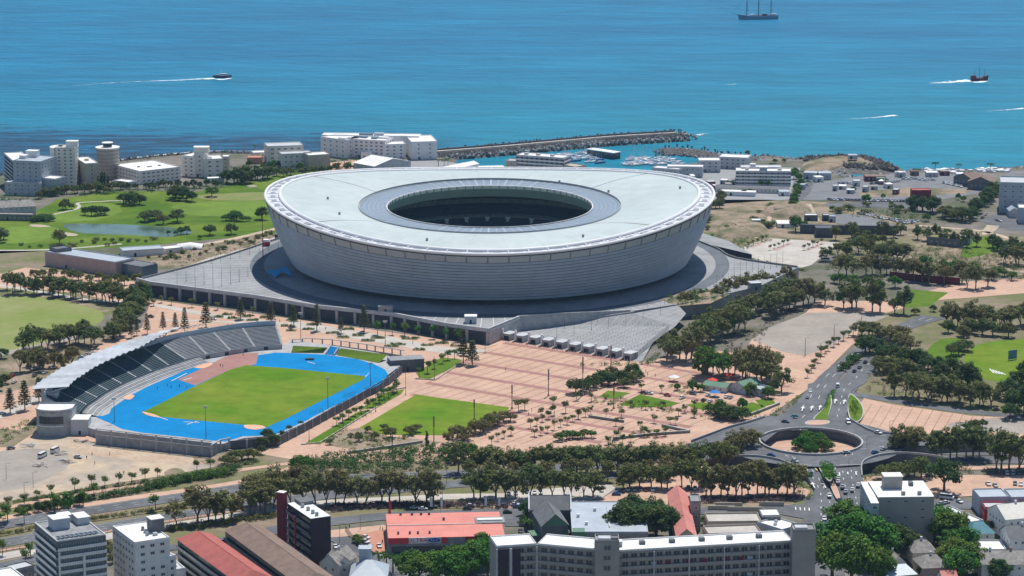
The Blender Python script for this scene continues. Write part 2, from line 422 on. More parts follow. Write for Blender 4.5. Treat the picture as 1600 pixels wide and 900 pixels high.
breakwater([(1035, 236), (1065, 236), (1100, 240), (1140, 247), (1190, 250)], 13, 2.2, 'breakwater', 'short curved rubble breakwater closing the marina mouth', 1300, road=False)

# ================================================================== GROUND SHEETS
sheet('golf_course', [(-80, 400), (-60, 350), (0, 345), (55, 330), (90, 312), (115, 308), (180, 300), (250, 299), (310, 299), (400, 281), (440, 273), (520, 268), (560, 300), (520, 350), (440, 366), (400, 368), (300, 377), (200, 386), (70, 392), (0, 396)], 'golf', .02, smooth=3)
sheet('fairway', [(270, 322), (330, 316), (420, 314), (440, 330), (400, 338), (300, 336)], 'golf_light', .04, smooth=4)
sheet('fairway', [(0, 358), (60, 352), (95, 360), (60, 378), (10, 380), (-40, 372)], 'golf_light', .04, smooth=4)
sheet('fairway', [(120, 322), (170, 318), (190, 330), (150, 343), (90, 346), (80, 336)], 'golf_light', .04, smooth=4)
sheet('rough', [(300, 306), (400, 300), (430, 302), (420, 312), (340, 313)], 'rough_grass', .06, smooth=3)
mat('earth_light', (.46, .33, .23), .95, .25, .06, col2=(.54, .43, .32), detail=9)
mat('paving_rose', (.46, .33, .28), .9, .25, .3)
mat('pond_water', (.09, .15, .10), .15, .3, .05, spec=.3, bump=.05, bscale=.4)
sheet('pond', [(98, 352), (121, 349.5), (165, 350), (211, 351.5), (281, 357), (301, 363), (281, 367), (253, 370), (200, 367), (169, 366), (121, 363)], 'pond_water', .08, smooth=4)
for P_ in ([(92, 364), (104, 363), (121, 366), (118, 368.5), (100, 368)], [(47, 351), (64, 351), (80, 354), (64, 355), (50, 354)], [(386, 290), (396, 289), (402, 291), (392, 292.5)]): sheet('bunker', P_, 'sand', .1, smooth=3)
def ribbon(name, px, w, m, z, zs=None, kerb=False, sm=5):
    P = smooth_line(pts(px, z), sm); a = offset_line(P, w/2); b = offset_line(P, -w/2)
    for q in a+b: q.z = q.z
    mb = MB(); mb.strip(b, a); o = struct(name, mb, m)
    if kerb:
        mb = MB()
        for L_ in (a, b):
            c = offset_line(L_, .15); 
            up = [Vector((q.x, q.y, q.z+.12)) for q in L_]; up2 = [Vector((q.x, q.y, q.z+.12)) for q in c]; lo = [Vector((q.x, q.y, q.z-.05)) for q in c]
            mb.strip(L_, up); mb.strip(up, up2); mb.strip(up2, lo)
        struct('kerb', mb, 'kerb')
    return o
ribbon('golf_path', [(62, 339), (92, 333), (118, 327), (124, 322), (121, 318), (130, 316), (160, 314.5), (180, 313.5), (215, 314)], 2.6, 'paving_pale', .1)
ribbon('golf_path', [(-20, 391), (30, 391), (75, 390), (110, 388), (160, 384), (190, 381)], 3.5, 'paving_pale', .1)
sheet('slope_scrub', [(205, 414), (225, 401), (265, 392), (330, 378), (400, 368), (440, 364), (452, 372), (400, 388), (350, 405), (280, 419), (225, 420)], 'earth', .12, smooth=2)
ribbon('slope_path', [(210, 440), (285, 420), (335, 402), (400, 384), (446, 366), (470, 362)], 4.0, 'paving_pale', .2)
ribbon('slope_path', [(300, 384), (345, 377), (395, 366), (440, 355)], 6.0, 'sand', .16)
# left parkland
sheet('park_ground', [(-90, 470), (-90, 392), (70, 392), (205, 414), (222, 440), (240, 470), (150, 500), (60, 474)], 'scrub_ground', .02)
sheet('pink_paving', [(-60, 452), (0, 428), (40, 418), (90, 424), (215, 441), (236, 468), (200, 476), (120, 458), (60, 452), (0, 450)], 'tile_pink', .04)
ribbon('park_path', [(-60, 441), (0, 446), (70, 457), (150, 470), (220, 470)], 5, 'paving_pale', .06)
sheet('cricket_field', [(-120, 470), (0, 462), (60, 464), (120, 475), (158, 487), (156, 505), (110, 520), (60, 538), (0, 551), (-120, 565)], 'cricket', .06, smooth=3)
ribbon('cricket_verge', [(-40, 466), (40, 462), (110, 470), (165, 487)], 7, 'earth', .04)
ribbon('cricket_mound', [(-60, 560), (0, 553), (60, 541), (120, 525)], 9, 'gravel', .07)
# the pink plaza round the bowl
sheet('pink_plaza', [(-80, 640), (-80, 590), (60, 572), (130, 540), (222, 512), (236, 468), (763, 540), (790, 528), (1005, 566), (1100, 545), (1160, 553), (1175, 530), (1260, 488), (1275, 470), (1400, 470), (1500, 440), (1700, 430), (1700, 500), (1500, 505), (1440, 492), (1385, 500), (1330, 540), (1285, 585), (1262, 608), (1215, 640), (1185, 660), (1130, 690), (1110, 694), (850, 702), (700, 720), (480, 722), (400, 708), (330, 700), (140, 690), (100, 700), (0, 714)], 'tile_pink', .10)
sheet('city_earth', [(-80, 640), (-80, 570), (0, 560), (60, 540), (130, 530), (180, 520), (150, 545), (60, 600)], 'earth', .12)
# paving joints and red bands laid out on the plaza's own grid
gA = G(790, 532); gB = G(992, 563); gd = (gB-gA).normalized(); gn = Vector((-gd.y, gd.x, 0))
if gn.y > 0: gn = -gn
plz = pts([(640, 616), (700, 572), (765, 541), (790, 536), (1000, 569), (1130, 585), (1250, 600), (1180, 655), (1110, 688), (850, 695), (640, 700), (560, 690)], 0)
def band(t0, t1, s0, s1, z, mb):
    """rectangle in the plaza grid clipped coarsely to the plaza outline"""
    st = 3.0; s = s0
    while s < s1:
        c = gA+gd*(s+st/2)+gn*((t0+t1)/2)
        if inpoly(c.x, c.y, plz): mb.quad(*(Vector((q.x, q.y, z)) for q in (gA+gd*s+gn*t0, gA+gd*s+gn*t1, gA+gd*(s+st)+gn*t1, gA+gd*(s+st)+gn*t0)))
        s += st
mb = MB()
for t in (4, 30, 56, 82, 108, 134, 160): band(t, t+4.5, -90, 190, .14, mb)
struct('red_paving_bands', mb, 'tile_red')
mb = MB(); s = -84
while s < 190:
    t = 0
    while t < 190:
        c = gA+gd*s+gn*(t+2)
        if inpoly(c.x, c.y, plz): mb.quad(*(Vector((q.x, q.y, .17)) for q in (gA+gd*(s-.18)+gn*t, gA+gd*(s-.18)+gn*(t+4), gA+gd*(s+.18)+gn*(t+4), gA+gd*(s+.18)+gn*t)))
        t += 4
    s += 7.2
struct('paving_joints', mb, 'tile_joint')
sheet('pale_walk', [(452, 500), (600, 524), (720, 548), (735, 556), (690, 552), (560, 530), (450, 510)], 'paving_pale', .15)
ribbon('pale_walk', [(240, 476), (330, 492), (440, 506), (560, 522), (700, 545), (760, 548)], 7, 'paving_pale', .16)
ribbon('pale_walk', [(255, 500), (330, 502), (400, 505)], 4, 'paving_pale', .165)
sheet('event_lawn', [(562, 668), (650, 616.5), (796, 636.5), (790, 645), (748, 664), (700, 680), (600, 679)], 'pitch_lawn', .20)
sheet('planted_earth', [(505, 690), (560, 668), (590, 680), (690, 690), (640, 700), (560, 702)], 'earth', .21, smooth=2)
sheet('lawn_strip', [(478, 692), (560, 643), (582, 640), (500, 694)], 'lawn', .21)
sheet('lawn_strip', [(564, 640), (600, 614), (632, 608), (626, 616), (588, 637)], 'lawn', .21)
sheet('lawn_strip', [(650, 582), (690, 558), (722, 562), (715, 570), (672, 592), (655, 590)], 'lawn', .21)
for P_ in ([(935, 620), (950, 610), (985, 614), (962, 623)], [(968, 632), (1000, 616), (1062, 630), (1040, 636), (990, 636)], [(1072, 632), (1096, 628), (1130, 634), (1118, 642), (1085, 638)], [(1145, 640), (1175, 628), (1205, 638), (1180, 648), (1150, 650)], [(1180, 625), (1205, 622), (1212, 630), (1190, 636)]):
    sheet('garden_lawn', P_, 'lawn', .21)
# sand lot and scrub verges at the left
sheet('sand_lot', [(-80, 800), (-80, 716), (0, 714), (42, 686), (105, 680), (151, 694), (330, 712), (361, 690), (402, 700), (400, 712), (333, 730), (250, 744), (139, 762), (0, 785)], 'sand', .14, smooth=2)
sheet('grey_lot', [(-80, 770), (-60, 720), (30, 702), (80, 704), (110, 718), (90, 740), (20, 765)], 'gravel', .16, smooth=3)
sheet('verge', [(-80, 700), (-80, 665), (30, 672), (66, 650), (70, 665), (20, 698)], 'scrub_ground', .16)
ribbon('park_path', [(-60, 666), (0, 650), (60, 622), (90, 600)], 8, 'paving_pale', .18)
sheet('boulevard_verge', [(-100, 830), (-100, 800), (0, 785), (250, 745), (400, 712), (480, 700), (720, 700), (1100, 690), (1150, 720), (1300, 770), (1300, 800), (1000, 800), (700, 800), (400, 840), (0, 890), (-100, 900)], 'scrub_ground', .04)
ribbon('pink_walk', [(-40, 804), (60, 783), (150, 768), (240, 755), (330, 741), (420, 728), (470, 722)], 4.5, 'tile_pink', .18)
ribbon('pink_walk', [(-40, 818), (60, 800), (150, 786), (240, 773), (300, 765), (370, 754), (430, 742), (480, 722), (520, 712)], 6.5, 'tile_pink', .18)
# boulevard
ribbon('road', [(-80, 838), (0, 821), (80, 806), (150, 796), (230, 784), (300, 774), (400, 759), (500, 750), (600, 745), (700, 741), (820, 735), (960, 724), (1050, 715), (1130, 710), (1200, 706), (1280, 703), (1400, 704), (1520, 706), (1700, 708)], 12, 'asphalt', .22, kerb=True)
ribbon('road', [(-80, 868), (0, 849), (80, 836), (150, 826), (230, 813), (320, 800), (420, 785), (500, 775), (600, 766), (700, 757), (820, 750), (960, 742), (1050, 733), (1130, 726), (1200, 720), (1280, 717), (1400, 716), (1520, 718), (1700, 722)], 12, 'asphalt', .22, kerb=True)
ribbon('median', [(-80, 852), (0, 835), (80, 821), (150, 811), (230, 799), (320, 787), (400, 773), (500, 762), (600, 755.5), (700, 749), (820, 742)], 5.5, 'scrub_ground', .30)
for off in (0,):
    mb = MB()
    for rd in ([(-80, 838), (0, 821), (80, 806), (150, 796), (230, 784), (300, 774), (400, 759), (500, 750), (600, 745), (700, 741), (820, 735)], [(-80, 868), (0, 849), (80, 836), (150, 826), (230, 813), (320, 800), (420, 785), (500, 775), (600, 766), (700, 757), (820, 750)]):
        P = resample(smooth_line(pts(rd, .25), 5), 3.0)
        for d in (-1.8, 1.8):
            Q = offset_line(P, d)
            for i in range(0, len(Q)-1, 3): mb.strip(offset_line(Q[i:i+2], -.1), offset_line(Q[i:i+2], .1))
        for d in (-5.6, 5.6):
            Q = offset_line(P, d); mb.strip(offset_line(Q, -.08), offset_line(Q, .08))
    struct('lane_markings', mb, 'road_paint')
ribbon('pale_pavement', [(-60, 884), (0, 870), (80, 856), (200, 832), (330, 812), (440, 793), (520, 785), (620, 780), (700, 776), (780, 775), (860, 774), (935, 776)], 9, 'paving_pale', .20)
sheet('pale_pavement', [(760, 776), (800, 768), (900, 760), (955, 757), (962, 763), (940, 778), (900, 786), (780, 788)], 'paving_pale', .24)
ribbon('pink_pavement', [(-60, 872), (0, 860), (80, 848), (200, 824), (330, 804), (440, 787)], 2.2, 'tile_pink', .26)
sheet('pink_forecourt', [(760, 790), (880, 788), (938, 780), (965, 764), (1010, 752), (1100, 738), (1180, 735), (1230, 752), (1265, 766), (1272, 778), (1240, 784), (1100, 786), (950, 795), (800, 800)], 'tile_pink', .26)
ribbon('pink_walk', [(1010, 742), (1060, 733), (1120, 730)], 5, 'tile_pink', .28)
ribbon('earth_verge', [(505, 797), (560, 791), (640, 789), (720, 790), (800, 793)], 10, 'earth', .24)
ribbon('earth_verge', [(1060, 790), (1130, 790), (1200, 788), (1240, 785)], 6, 'earth', .32)
ribbon('street', [(300, 868), (400, 835), (470, 822), (540, 813), (610, 806), (700, 803), (800, 801), (900, 800), (1000, 799), (1120, 797), (1200, 792), (1260, 800)], 11, 'asphalt', .28, kerb=True)
ribbon('street', [(-60, 900), (0, 885), (60, 872), (200, 860), (300, 852), (380, 838)], 8, 'asphalt', .28)
ribbon('street', [(520, 838), (560, 858), (600, 885), (640, 920)], 8, 'asphalt', .30, kerb=True)
sheet('car_park', [(600, 850), (700, 864), (810, 868), (830, 900), (620, 905), (585, 872)], 'asphalt_pale', .26)
sheet('car_park', [(780, 795), (880, 790), (880, 812), (850, 822), (790, 822)], 'asphalt', .30)
sheet('tile_forecourt', [(540, 826), (606, 820), (606, 862), (580, 866), (548, 838)], 'terracotta', .30)
sheet('pink_forecourt', [(500, 830), (600, 820), (606, 826), (545, 838), (505, 840)], 'tile_pink', .32)
# gravel lot, right-hand parkland
sheet('gravel_lot', [(1175, 531), (1200, 512), (1262, 489), (1330, 487), (1392, 492), (1372, 500), (1338, 515), (1300, 540), (1257, 556), (1225, 550)], 'gravel', .14)
sheet('park_ground', [(1330, 560), (1345, 500), (1450, 470), (1700, 450), (1700, 655), (1500, 650), (1400, 636), (1340, 620)], 'scrub_ground', .13)
sheet('park_lawn', [(1390, 472), (1417, 452), (1482, 457), (1450, 479), (1415, 480)], 'lawn', .16)
sheet('sports_field', [(1505, 560), (1530, 538), (1600, 530), (1700, 528), (1700, 600), (1600, 598), (1530, 590)], 'pitch_lawn', .16, smooth=3)
sheet('park_lawn', [(1440, 560), (1470, 530), (1510, 532), (1500, 560), (1470, 575)], 'lawn', .15, smooth=3)
sheet('pink_plaza_east', [(1338, 640), (1350, 622), (1395, 632), (1520, 650), (1700, 655), (1700, 690), (1540, 683), (1480, 690), (1420, 690), (1385, 683), (1345, 664)], 'tile_pink', .18)
mb = MB()
for i in range(14):
    a = G(1362+i*16, 632+i*1.6); b = G(1342+i*16, 664+i*1.9); d = Vector((.2, 0, 0)); mb.quad(*(Vector((q.x, q.y, .21)) for q in (a-d, b-d, b+d, a+d)))
struct('paving_joints', mb, 'tile_joint')
sheet('pale_lot', [(1480, 662), (1560, 652), (1700, 655), (1700, 684), (1560, 675), (1490, 672)], 'gravel', .22)
ribbon('park_street', [(1310, 612), (1360, 620), (1440, 633), (1520, 644), (1620, 652), (1700, 655)], 8, 'asphalt', .24, kerb=True)
ribbon('pink_walk', [(1380, 734), (1450, 733), (1530, 731), (1620, 729), (1700, 729)], 6, 'tile_pink', .24)
sheet('pink_car_park', [(1340, 768), (1350, 745), (1450, 742), (1700, 742), (1700, 765), (1560, 772), (1440, 780)], 'tile_pink', .22)
ribbon('street', [(1320, 792), (1400, 792), (1480, 788), (1540, 790)], 14, 'asphalt', .26)
ribbon('street', [(1275, 830), (1290, 870), (1300, 930)], 14, 'asphalt', .22, kerb=True)
# upper right: old fort earthworks, lots, harbour yard
sheet('fort_earth', [(1100, 378), (1095, 330), (1120, 312), (1200, 312), (1290, 316), (1420, 345), (1560, 365), (1700, 380), (1700, 440), (1540, 430), (1440, 412), (1300, 385), (1190, 372)], 'earth', .05)
sheet('fort_slope', [(1092, 382), (1100, 362), (1200, 366), (1210, 374), (1165, 392), (1130, 388)], 'scrub_ground', .09)
sheet('fort_slope', [(1100, 372), (1125, 370), (1155, 385), (1150, 393)], 'lawn', .11)
sheet('fort_lawn', [(1300, 392), (1340, 365), (1420, 368), (1440, 395), (1400, 410), (1330, 408)], 'scrub_ground', .10)
sheet('fort_lawn', [(1500, 400), (1520, 372), (1560, 370), (1570, 386), (1530, 400)], 'lawn', .11, smooth=2)
sheet('pale_square', [(1145, 392), (1200, 372), (1312, 379), (1290, 396), (1268, 414), (1250, 419), (1190, 408), (1130, 396)], 'paving_pale', .12)
for k, P_ in enumerate(([(1170, 386), (1200, 373), (1207, 374), (1178, 387)], [(1206, 391), (1234, 379), (1240, 380), (1213, 392)], [(1256, 391), (1283, 380), (1289, 381), (1263, 392)])): sheet('red_paving_bed', P_, 'paving_rose', .14)
sheet('harbour_yard', [(1250, 312), (1262, 288), (1330, 276), (1420, 270), (1520, 272), (1550, 285), (1540, 300), (1470, 312), (1420, 314)], 'asphalt_pale', .10)
sheet('harbour_earth', [(1340, 300), (1420, 293), (1520, 296), (1510, 302), (1440, 306), (1345, 308)], 'earth', .12)
sheet('car_park', [(1290, 318), (1420, 314), (1440, 320), (1420, 326), (1290, 322)], 'asphalt', .13)
sheet('fort_yard', [(1285, 345), (1300, 333), (1350, 337), (1390, 347), (1400, 355), (1330, 352)], 'asphalt_pale', .13)
sheet('car_park', [(1530, 345), (1560, 332), (1620, 336), (1620, 362), (1580, 360)], 'asphalt', .13)
ribbon('yard_road', [(1240, 314), (1256, 300), (1262, 280), (1268, 272)], 10, 'asphalt', .14)
ribbon('headland_road', [(1560, 290), (1580, 278), (1590, 268)], 12, 'asphalt_pale', .14)
sheet('marina_quay', [(560, 250), (688, 250), (760, 264), (960, 268), (1010, 270), (1100, 258), (1250, 262), (1260, 310), (1100, 320), (1000, 285), (700, 280), (520, 268)], 'paving_grey', .05)
sheet('pink_court', [(515, 254), (560, 250), (590, 252), (600, 262), (560, 268), (500, 268)], 'tile_pink', .08)
# headland: a low rocky mound
def mound(name, px, hgt, m, label=None):
    P = smooth_line(pts(px, 0), 4, True); c = sum(P, Vector())/len(P); mb = MB(); rings = [P]
    for k, z in ((.82, .55), (.55, .9), (.25, 1.0)):
        rings.append([Vector((c.x+(p.x-c.x)*k, c.y+(p.y-c.y)*k, hgt*z*random.uniform(.85, 1.1))) for p in P])
    for p in rings[0]: p.z = -.5
    for a, b in zip(rings[:-1], rings[1:]): mb.strip(a+[a[0]], b+[b[0]])
    mb.poly(rings[-1]); return struct(name, mb, m)
mound('headland', [(1250, 262), (1262, 248), (1300, 243), (1345, 244), (1370, 252), (1392, 263), (1370, 264), (1330, 259), (1296, 266), (1262, 268)], 2.6, 'earth')
rocks('headland_boulders', pts([(1262, 249), (1300, 246), (1345, 247), (1370, 254), (1392, 263), (1360, 262), (1320, 258)], .5), 900, .8, 2.6, 'rock_dark', spread=9, label='dark boulders piled round the rocky headland', cat='rocks')
mound('fort_mound', [(1190, 335), (1205, 322), (1240, 318), (1268, 326), (1262, 338), (1225, 342)], 5, 'earth')
mound('fort_mound', [(1120, 372), (1125, 350), (1160, 342), (1200, 350), (1195, 368), (1160, 374)], 4, 'earth')

# ================================================================== ROUNDABOUT ON ITS RAISED DECK
ZR = 5.0
rc = G(1267, 690.5, ZR); rin = 25.2; rout = 45.5
def deck(name, poly, z=None, hole=None, m='asphalt', skirt='concrete_dark', par=True):
    mb = MB(); mb.poly(poly, [hole] if hole else []); n0 = len(mb.f)
    return struct(name, mb, m)
ringo = [Vector((rc.x+rout*math.cos(a), rc.y+rout*math.sin(a), ZR)) for a in np.linspace(0, 2*math.pi, 97)[:-1]]
ringi = [Vector((rc.x+rin*math.cos(a), rc.y+rin*math.sin(a), ZR)) for a in np.linspace(0, 2*math.pi, 97)[:-1]]
deck('roundabout', ringo, hole=ringi)
def wall_line(mb, P, t, zt, zb, closed=False):
    """upright wall of thickness t along P; zt/zb = offsets of its top and foot from P's z"""
    a = offset_line(P, t/2, closed); b = offset_line(P, -t/2, closed)
    if closed: a.append(a[0]); b.append(b[0]); P = P+[P[0]]
    f = lambda L, z: [Vector((q.x, q.y, q.z+z)) for q in L]
    mb.strip(f(b, zt), f(a, zt)); mb.strip(f(a, zt), f(a, zb)); mb.strip(f(b, zb), f(b, zt))
    for e in ((0, 1) if not closed else ()):
        i = 0 if e == 0 else -1; mb.quad(f([a[i]], zb)[0], f([b[i]], zb)[0], f([b[i]], zt)[0], f([a[i]], zt)[0])
t = thing('roundabout_wall', 'round concrete retaining wall with a white parapet inside the roundabout', 'retaining wall', (rc.x, rc.y, 0))
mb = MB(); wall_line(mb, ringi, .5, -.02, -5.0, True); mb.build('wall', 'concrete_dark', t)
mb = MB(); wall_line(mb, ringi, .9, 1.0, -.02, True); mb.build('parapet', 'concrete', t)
# arms: centre outlines in px at deck level, sloping down to the ground
def arm(name, left, right, m='asphalt'):
    """left/right edges as (u,v,z) lists of equal length"""
    a = pts(left); b = pts(right); n = max(len(a), len(b)); mb = MB()
    A = resample_n(a, 24); B = resample_n(b, 24); mb.strip(A, B)
    mb.f = [f[::-1] for f in mb.f] if (B[1]-A[1]).cross(A[2]-A[1]).z > 0 and False else mb.f
    o = struct(name, mb, m)
    for e in (A, B):
        s = MB(); s.strip(e, [Vector((p.x, p.y, min(-.1, p.z-.1))) for p in e]); struct('embankment_wall', s, 'concrete_mid')
    return A, B
def resample_n(P, n):
    P = smooth_line(P, 8); L = [0]
    for a, b in zip(P[:-1], P[1:]): L.append(L[-1]+(b-a).length)
    out = []
    for k in range(n):
        d = L[-1]*k/(n-1); i = 0
        while i < len(L)-2 and L[i+1] < d: i += 1
        out.append(P[i].lerp(P[i+1], (d-L[i])/max(1e-6, L[i+1]-L[i])))
    return out
Z1 = ZR+.03
A1 = arm('road_north_west', [(1228, 672, Z1), (1222, 652, 4.4), (1248, 625, 2.4), (1264, 606, .9), (1285, 583, .4), (1325, 553, .35), (1350, 535, .35), (1395, 510, .35), (1440, 492, .35)],
         [(1262, 672, Z1), (1268, 655, 4.4), (1284, 640, 2.4), (1294, 620, .9), (1303, 600, .4), (1333, 568, .35), (1362, 543, .35), (1420, 515, .35), (1478, 497, .35)])
A2 = arm('road_north_east', [(1295, 672, Z1), (1293, 655, 4.4), (1300, 632, 2.4), (1308, 606, .9), (1318, 590, .4), (1335, 570, .38), (1362, 550, .38)],
         [(1330, 676, Z1), (1322, 660, 4.4), (1324, 640, 2.4), (1330, 612, .9), (1352, 598, .4), (1360, 586, .38), (1385, 560, .38)])
A3 = arm('road_west', [(1110, 680, 2.5), (1140, 668, 3.6), (1175, 658, 4.6), (1205, 650, Z1), (1240, 655, Z1)], [(1110, 692, 2.5), (1140, 684, 3.6), (1165, 680, 4.6), (1185, 684, Z1), (1195, 690, Z1)])
A3b = arm('road_west_ramp', [(1250, 620, 1.5), (1236, 640, 3.4), (1210, 652, 4.8), (1190, 668, Z1)], [(1262, 625, 1.5), (1252, 645, 3.4), (1236, 660, 4.8), (1225, 670, Z1)])
A3c = arm('road_west_low', [(1000, 712, .4), (1060, 698, 1.2), (1110, 680, 2.5)], [(1000, 722, .4), (1060, 708, 1.2), (1110, 692, 2.5)])
A4 = arm('road_east', [(1345, 672, Z1), (1372, 672, Z1), (1400, 675, Z1), (1450, 682, 4.4), (1520, 686, 3), (1700, 694, .5)], [(1345, 712, Z1), (1372, 708, Z1), (1400, 697, Z1), (1450, 696, 4.4), (1520, 697, 3), (1700, 706, .5)])
A5 = arm('road_south_west', [(1215, 708, Z1), (1240, 722, 4.6), (1258, 740, 3.0), (1270, 760, 1.2), (1272, 775, .5), (1265, 800, .4), (1268, 840, .36)],
         [(1250, 716, Z1), (1270, 728, 4.6), (1286, 745, 3.0), (1297, 765, 1.2), (1306, 780, .5), (1318, 800, .4), (1325, 840, .36)])
A6 = arm('road_south_east', [(1312, 712, Z1), (1305, 728, 4.6), (1304, 745, 3.0), (1310, 765, 1.2), (1318, 785, .5), (1322, 800, .42), (1325, 815, .38)],
         [(1345, 706, Z1), (1347, 722, 4.6), (1348, 745, 3.0), (1350, 765, 1.2), (1352, 780, .5), (1354, 800, .42), (1356, 815, .38)])
mb = MB()
sheet('junction', [(1262, 600, .45), (1300, 590, .45), (1345, 600, .45), (1330, 620, .45), (1296, 622, .45), (1262, 618, .45)], 'asphalt', .45)
# parapets on the deck edges
def parapet(px, label, h=1.0):
    P = smooth_line(pts(px), 6); t = thing('parapet_wall', label, 'wall', (P[0].x, P[0].y, 0))
    mb = MB(); wall_line(mb, P, .5, h, 0); mb.build('parapet', 'concrete', t)
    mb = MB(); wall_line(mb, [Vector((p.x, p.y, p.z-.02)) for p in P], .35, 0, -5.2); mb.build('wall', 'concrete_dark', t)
parapet([(1092, 727, .5), (1105, 720, 2.5), (1125, 715, 4.5), (1150, 713, ZR), (1185, 714, ZR), (1215, 719, ZR), (1240, 729, 4.6), (1255, 742, 3.0)], 'curved white parapet with dark wall below at the south-west side of the roundabout')
parapet([(1347, 745, 3), (1346, 730, 4.6), (1352, 720, ZR), (1375, 712, ZR), (1410, 709, ZR), (1450, 712, 4.8), (1480, 717, 3)], 'curved white parapet sweeping round the south-east side of the roundabout')
parapet([(1195, 652, ZR), (1170, 660, 4.6), (1140, 668, 3.6), (1110, 679, 2.6), (1080, 690, 1.6)], 'long low parapet on the west approach to the roundabout')
parapet([(1327, 655, 4.6), (1345, 666, ZR), (1370, 676, ZR), (1420, 680, 4.6), (1480, 684, 4.0)], 'low parapet between the roundabout and the eastern pink plaza')
# islands (kerbed, planted)
def island(px, z, m, name='traffic_island'):
    P = pts(px, z); P = smooth_line(P, 3, True); mb = MB(); mb.prism(P, z-.4, z+.16); struct(name, mb, 'kerb')
    c = sum(P, Vector())/len(P); Q = [Vector((c.x+(p.x-c.x)*.86, c.y+(p.y-c.y)*.93, z+.2)) for p in P]; mb = MB(); mb.poly(Q); struct('island_planting', mb, m)
island([(1258, 660), (1268, 657), (1293, 657), (1296, 661), (1285, 664), (1262, 664)], ZR, 'tile_pink')
island([(1268, 657), (1285, 640), (1293, 628), (1298, 615), (1300, 630), (1294, 650), (1293, 658)], 3.6, 'lawn')
island([(1276, 722), (1290, 720), (1306, 723), (1302, 745), (1296, 752), (1286, 742)], 4.4, 'lawn')
island([(1296, 754), (1303, 752), (1313, 776), (1306, 778)], 1.6, 'tile_pink')
island([(1328, 615), (1342, 625), (1350, 640), (1346, 655), (1334, 660), (1326, 650), (1324, 632)], 1.2, 'lawn')
sheet('roundabout_floor', [(1195, 716), (1235, 726), (1300, 726), (1350, 714), (1358, 690), (1340, 672), (1300, 660), (1230, 660), (1190, 672), (1180, 695)], 'tile_pink', .34)
# road markings: arrows and dashed lanes
mb = MB()
def rect_mark(u, v, z, du, dv, L_, w_):
    p = G(u, v, z); q = G(u+du, v+dv, z); d = (q-p).normalized(); s = Vector((-d.y, d.x, 0)); mb.quad(p-s*w_/2, p+s*w_/2, p+d*L_+s*w_/2, p+d*L_-s*w_/2)
def arrow(u, v, z, du, dv):
    p = G(u, v, z); q = G(u+du, v+dv, z); d = (q-p).normalized(); s = Vector((-d.y, d.x, 0))
    mb.quad(p-s*.3, p+s*.3, p+d*6+s*.3, p+d*6-s*.3); mb.quad(p+d*6-s*1.2, p+d*6+s*1.2, p+d*10)
def dashes(edges, f, step=2):
    A, B = edges
    for i in range(0, len(A)-1, step):
        a = A[i].lerp(B[i], f); b = A[i+1].lerp(B[i+1], f); b = a.lerp(b, .6); s = (b-a).cross(Vector((0, 0, 1))).normalized()*.14; up = Vector((0, 0, .05)); mb.quad(a-s+up, a+s+up, b+s+up, b-s+up)
for e, fs in ((A1, (.33, .66)), (A2, (.5,)), (A4, (.25, .5, .75)), (A5, (.33, .66)), (A6, (.3, .6))):
    for f in fs: dashes(e, f)
for u, v, z in ((1253, 642, 3.9), (1267, 641, 3.9), (1280, 640, 3.4), (1304, 630, 2.8), (1318, 631, 2.8)): arrow(u, v, z+.25, 2, -6)
for u, v, z in ((1273, 762, 1.6), (1290, 762, 1.6)): arrow(u, v, z+.3, -3, -6)
for u, v, z in ((1312, 742, 3.4), (1325, 741, 3.4), (1338, 742, 3.4)): arrow(u, v, z+.3, -1, -7)
for k in range(9): rect_mark(1266+k*3.6, 612, .55, 1, -6, 3, .5)
rect_mark(1312, 726, ZR+.1, 34, 0, 11, .35); rect_mark(1268, 727, ZR+.1, -20, -2, 8, .35)
for k in range(4): rect_mark(1243+k*7, 792+k*.4, .62, 1, 8, 5, .5)
struct('road_markings', mb, 'road_paint')
mb = MB(); arrow(1262, 735, 4.4, -4, -5); arrow(1277, 735, 4.4, -4, -5); struct('yellow_arrows', mb, 'road_paint_yellow')
sheet('street', [(1262, 772, .3), (1358, 772, .3), (1352, 800, .3), (1330, 830, .3), (1318, 870, .3), (1318, 930, .3), (1270, 930, .3), (1268, 860, .3), (1255, 810, .3), (1200, 800, .3), (1200, 790, .3), (1255, 788, .3)], 'asphalt', .31)

for P_, w_ in (([(1180, 372), (1200, 350), (1205, 335), (1230, 320)], 3), ([(1262, 318), (1268, 330), (1276, 345)], 5), ([(1430, 352), (1480, 356), (1540, 362), (1600, 380)], 5), ([(1530, 366), (1545, 360), (1552, 352)], 9), ([(1400, 395), (1420, 420), (1470, 440)], 6), ([(1300, 385), (1400, 398), (1520, 415), (1640, 430)], 5)): ribbon('dirt_track', P_, w_, 'sand', .16)

sheet('dirt_patch', [(300, 714), (345, 700), (400, 702), (400, 712), (340, 728)], 'earth', .19, smooth=3)
sheet('dirt_patch', [(110, 690), (140, 696), (300, 716), (330, 724), (230, 722), (120, 706)], 'earth_light', .185, smooth=3)
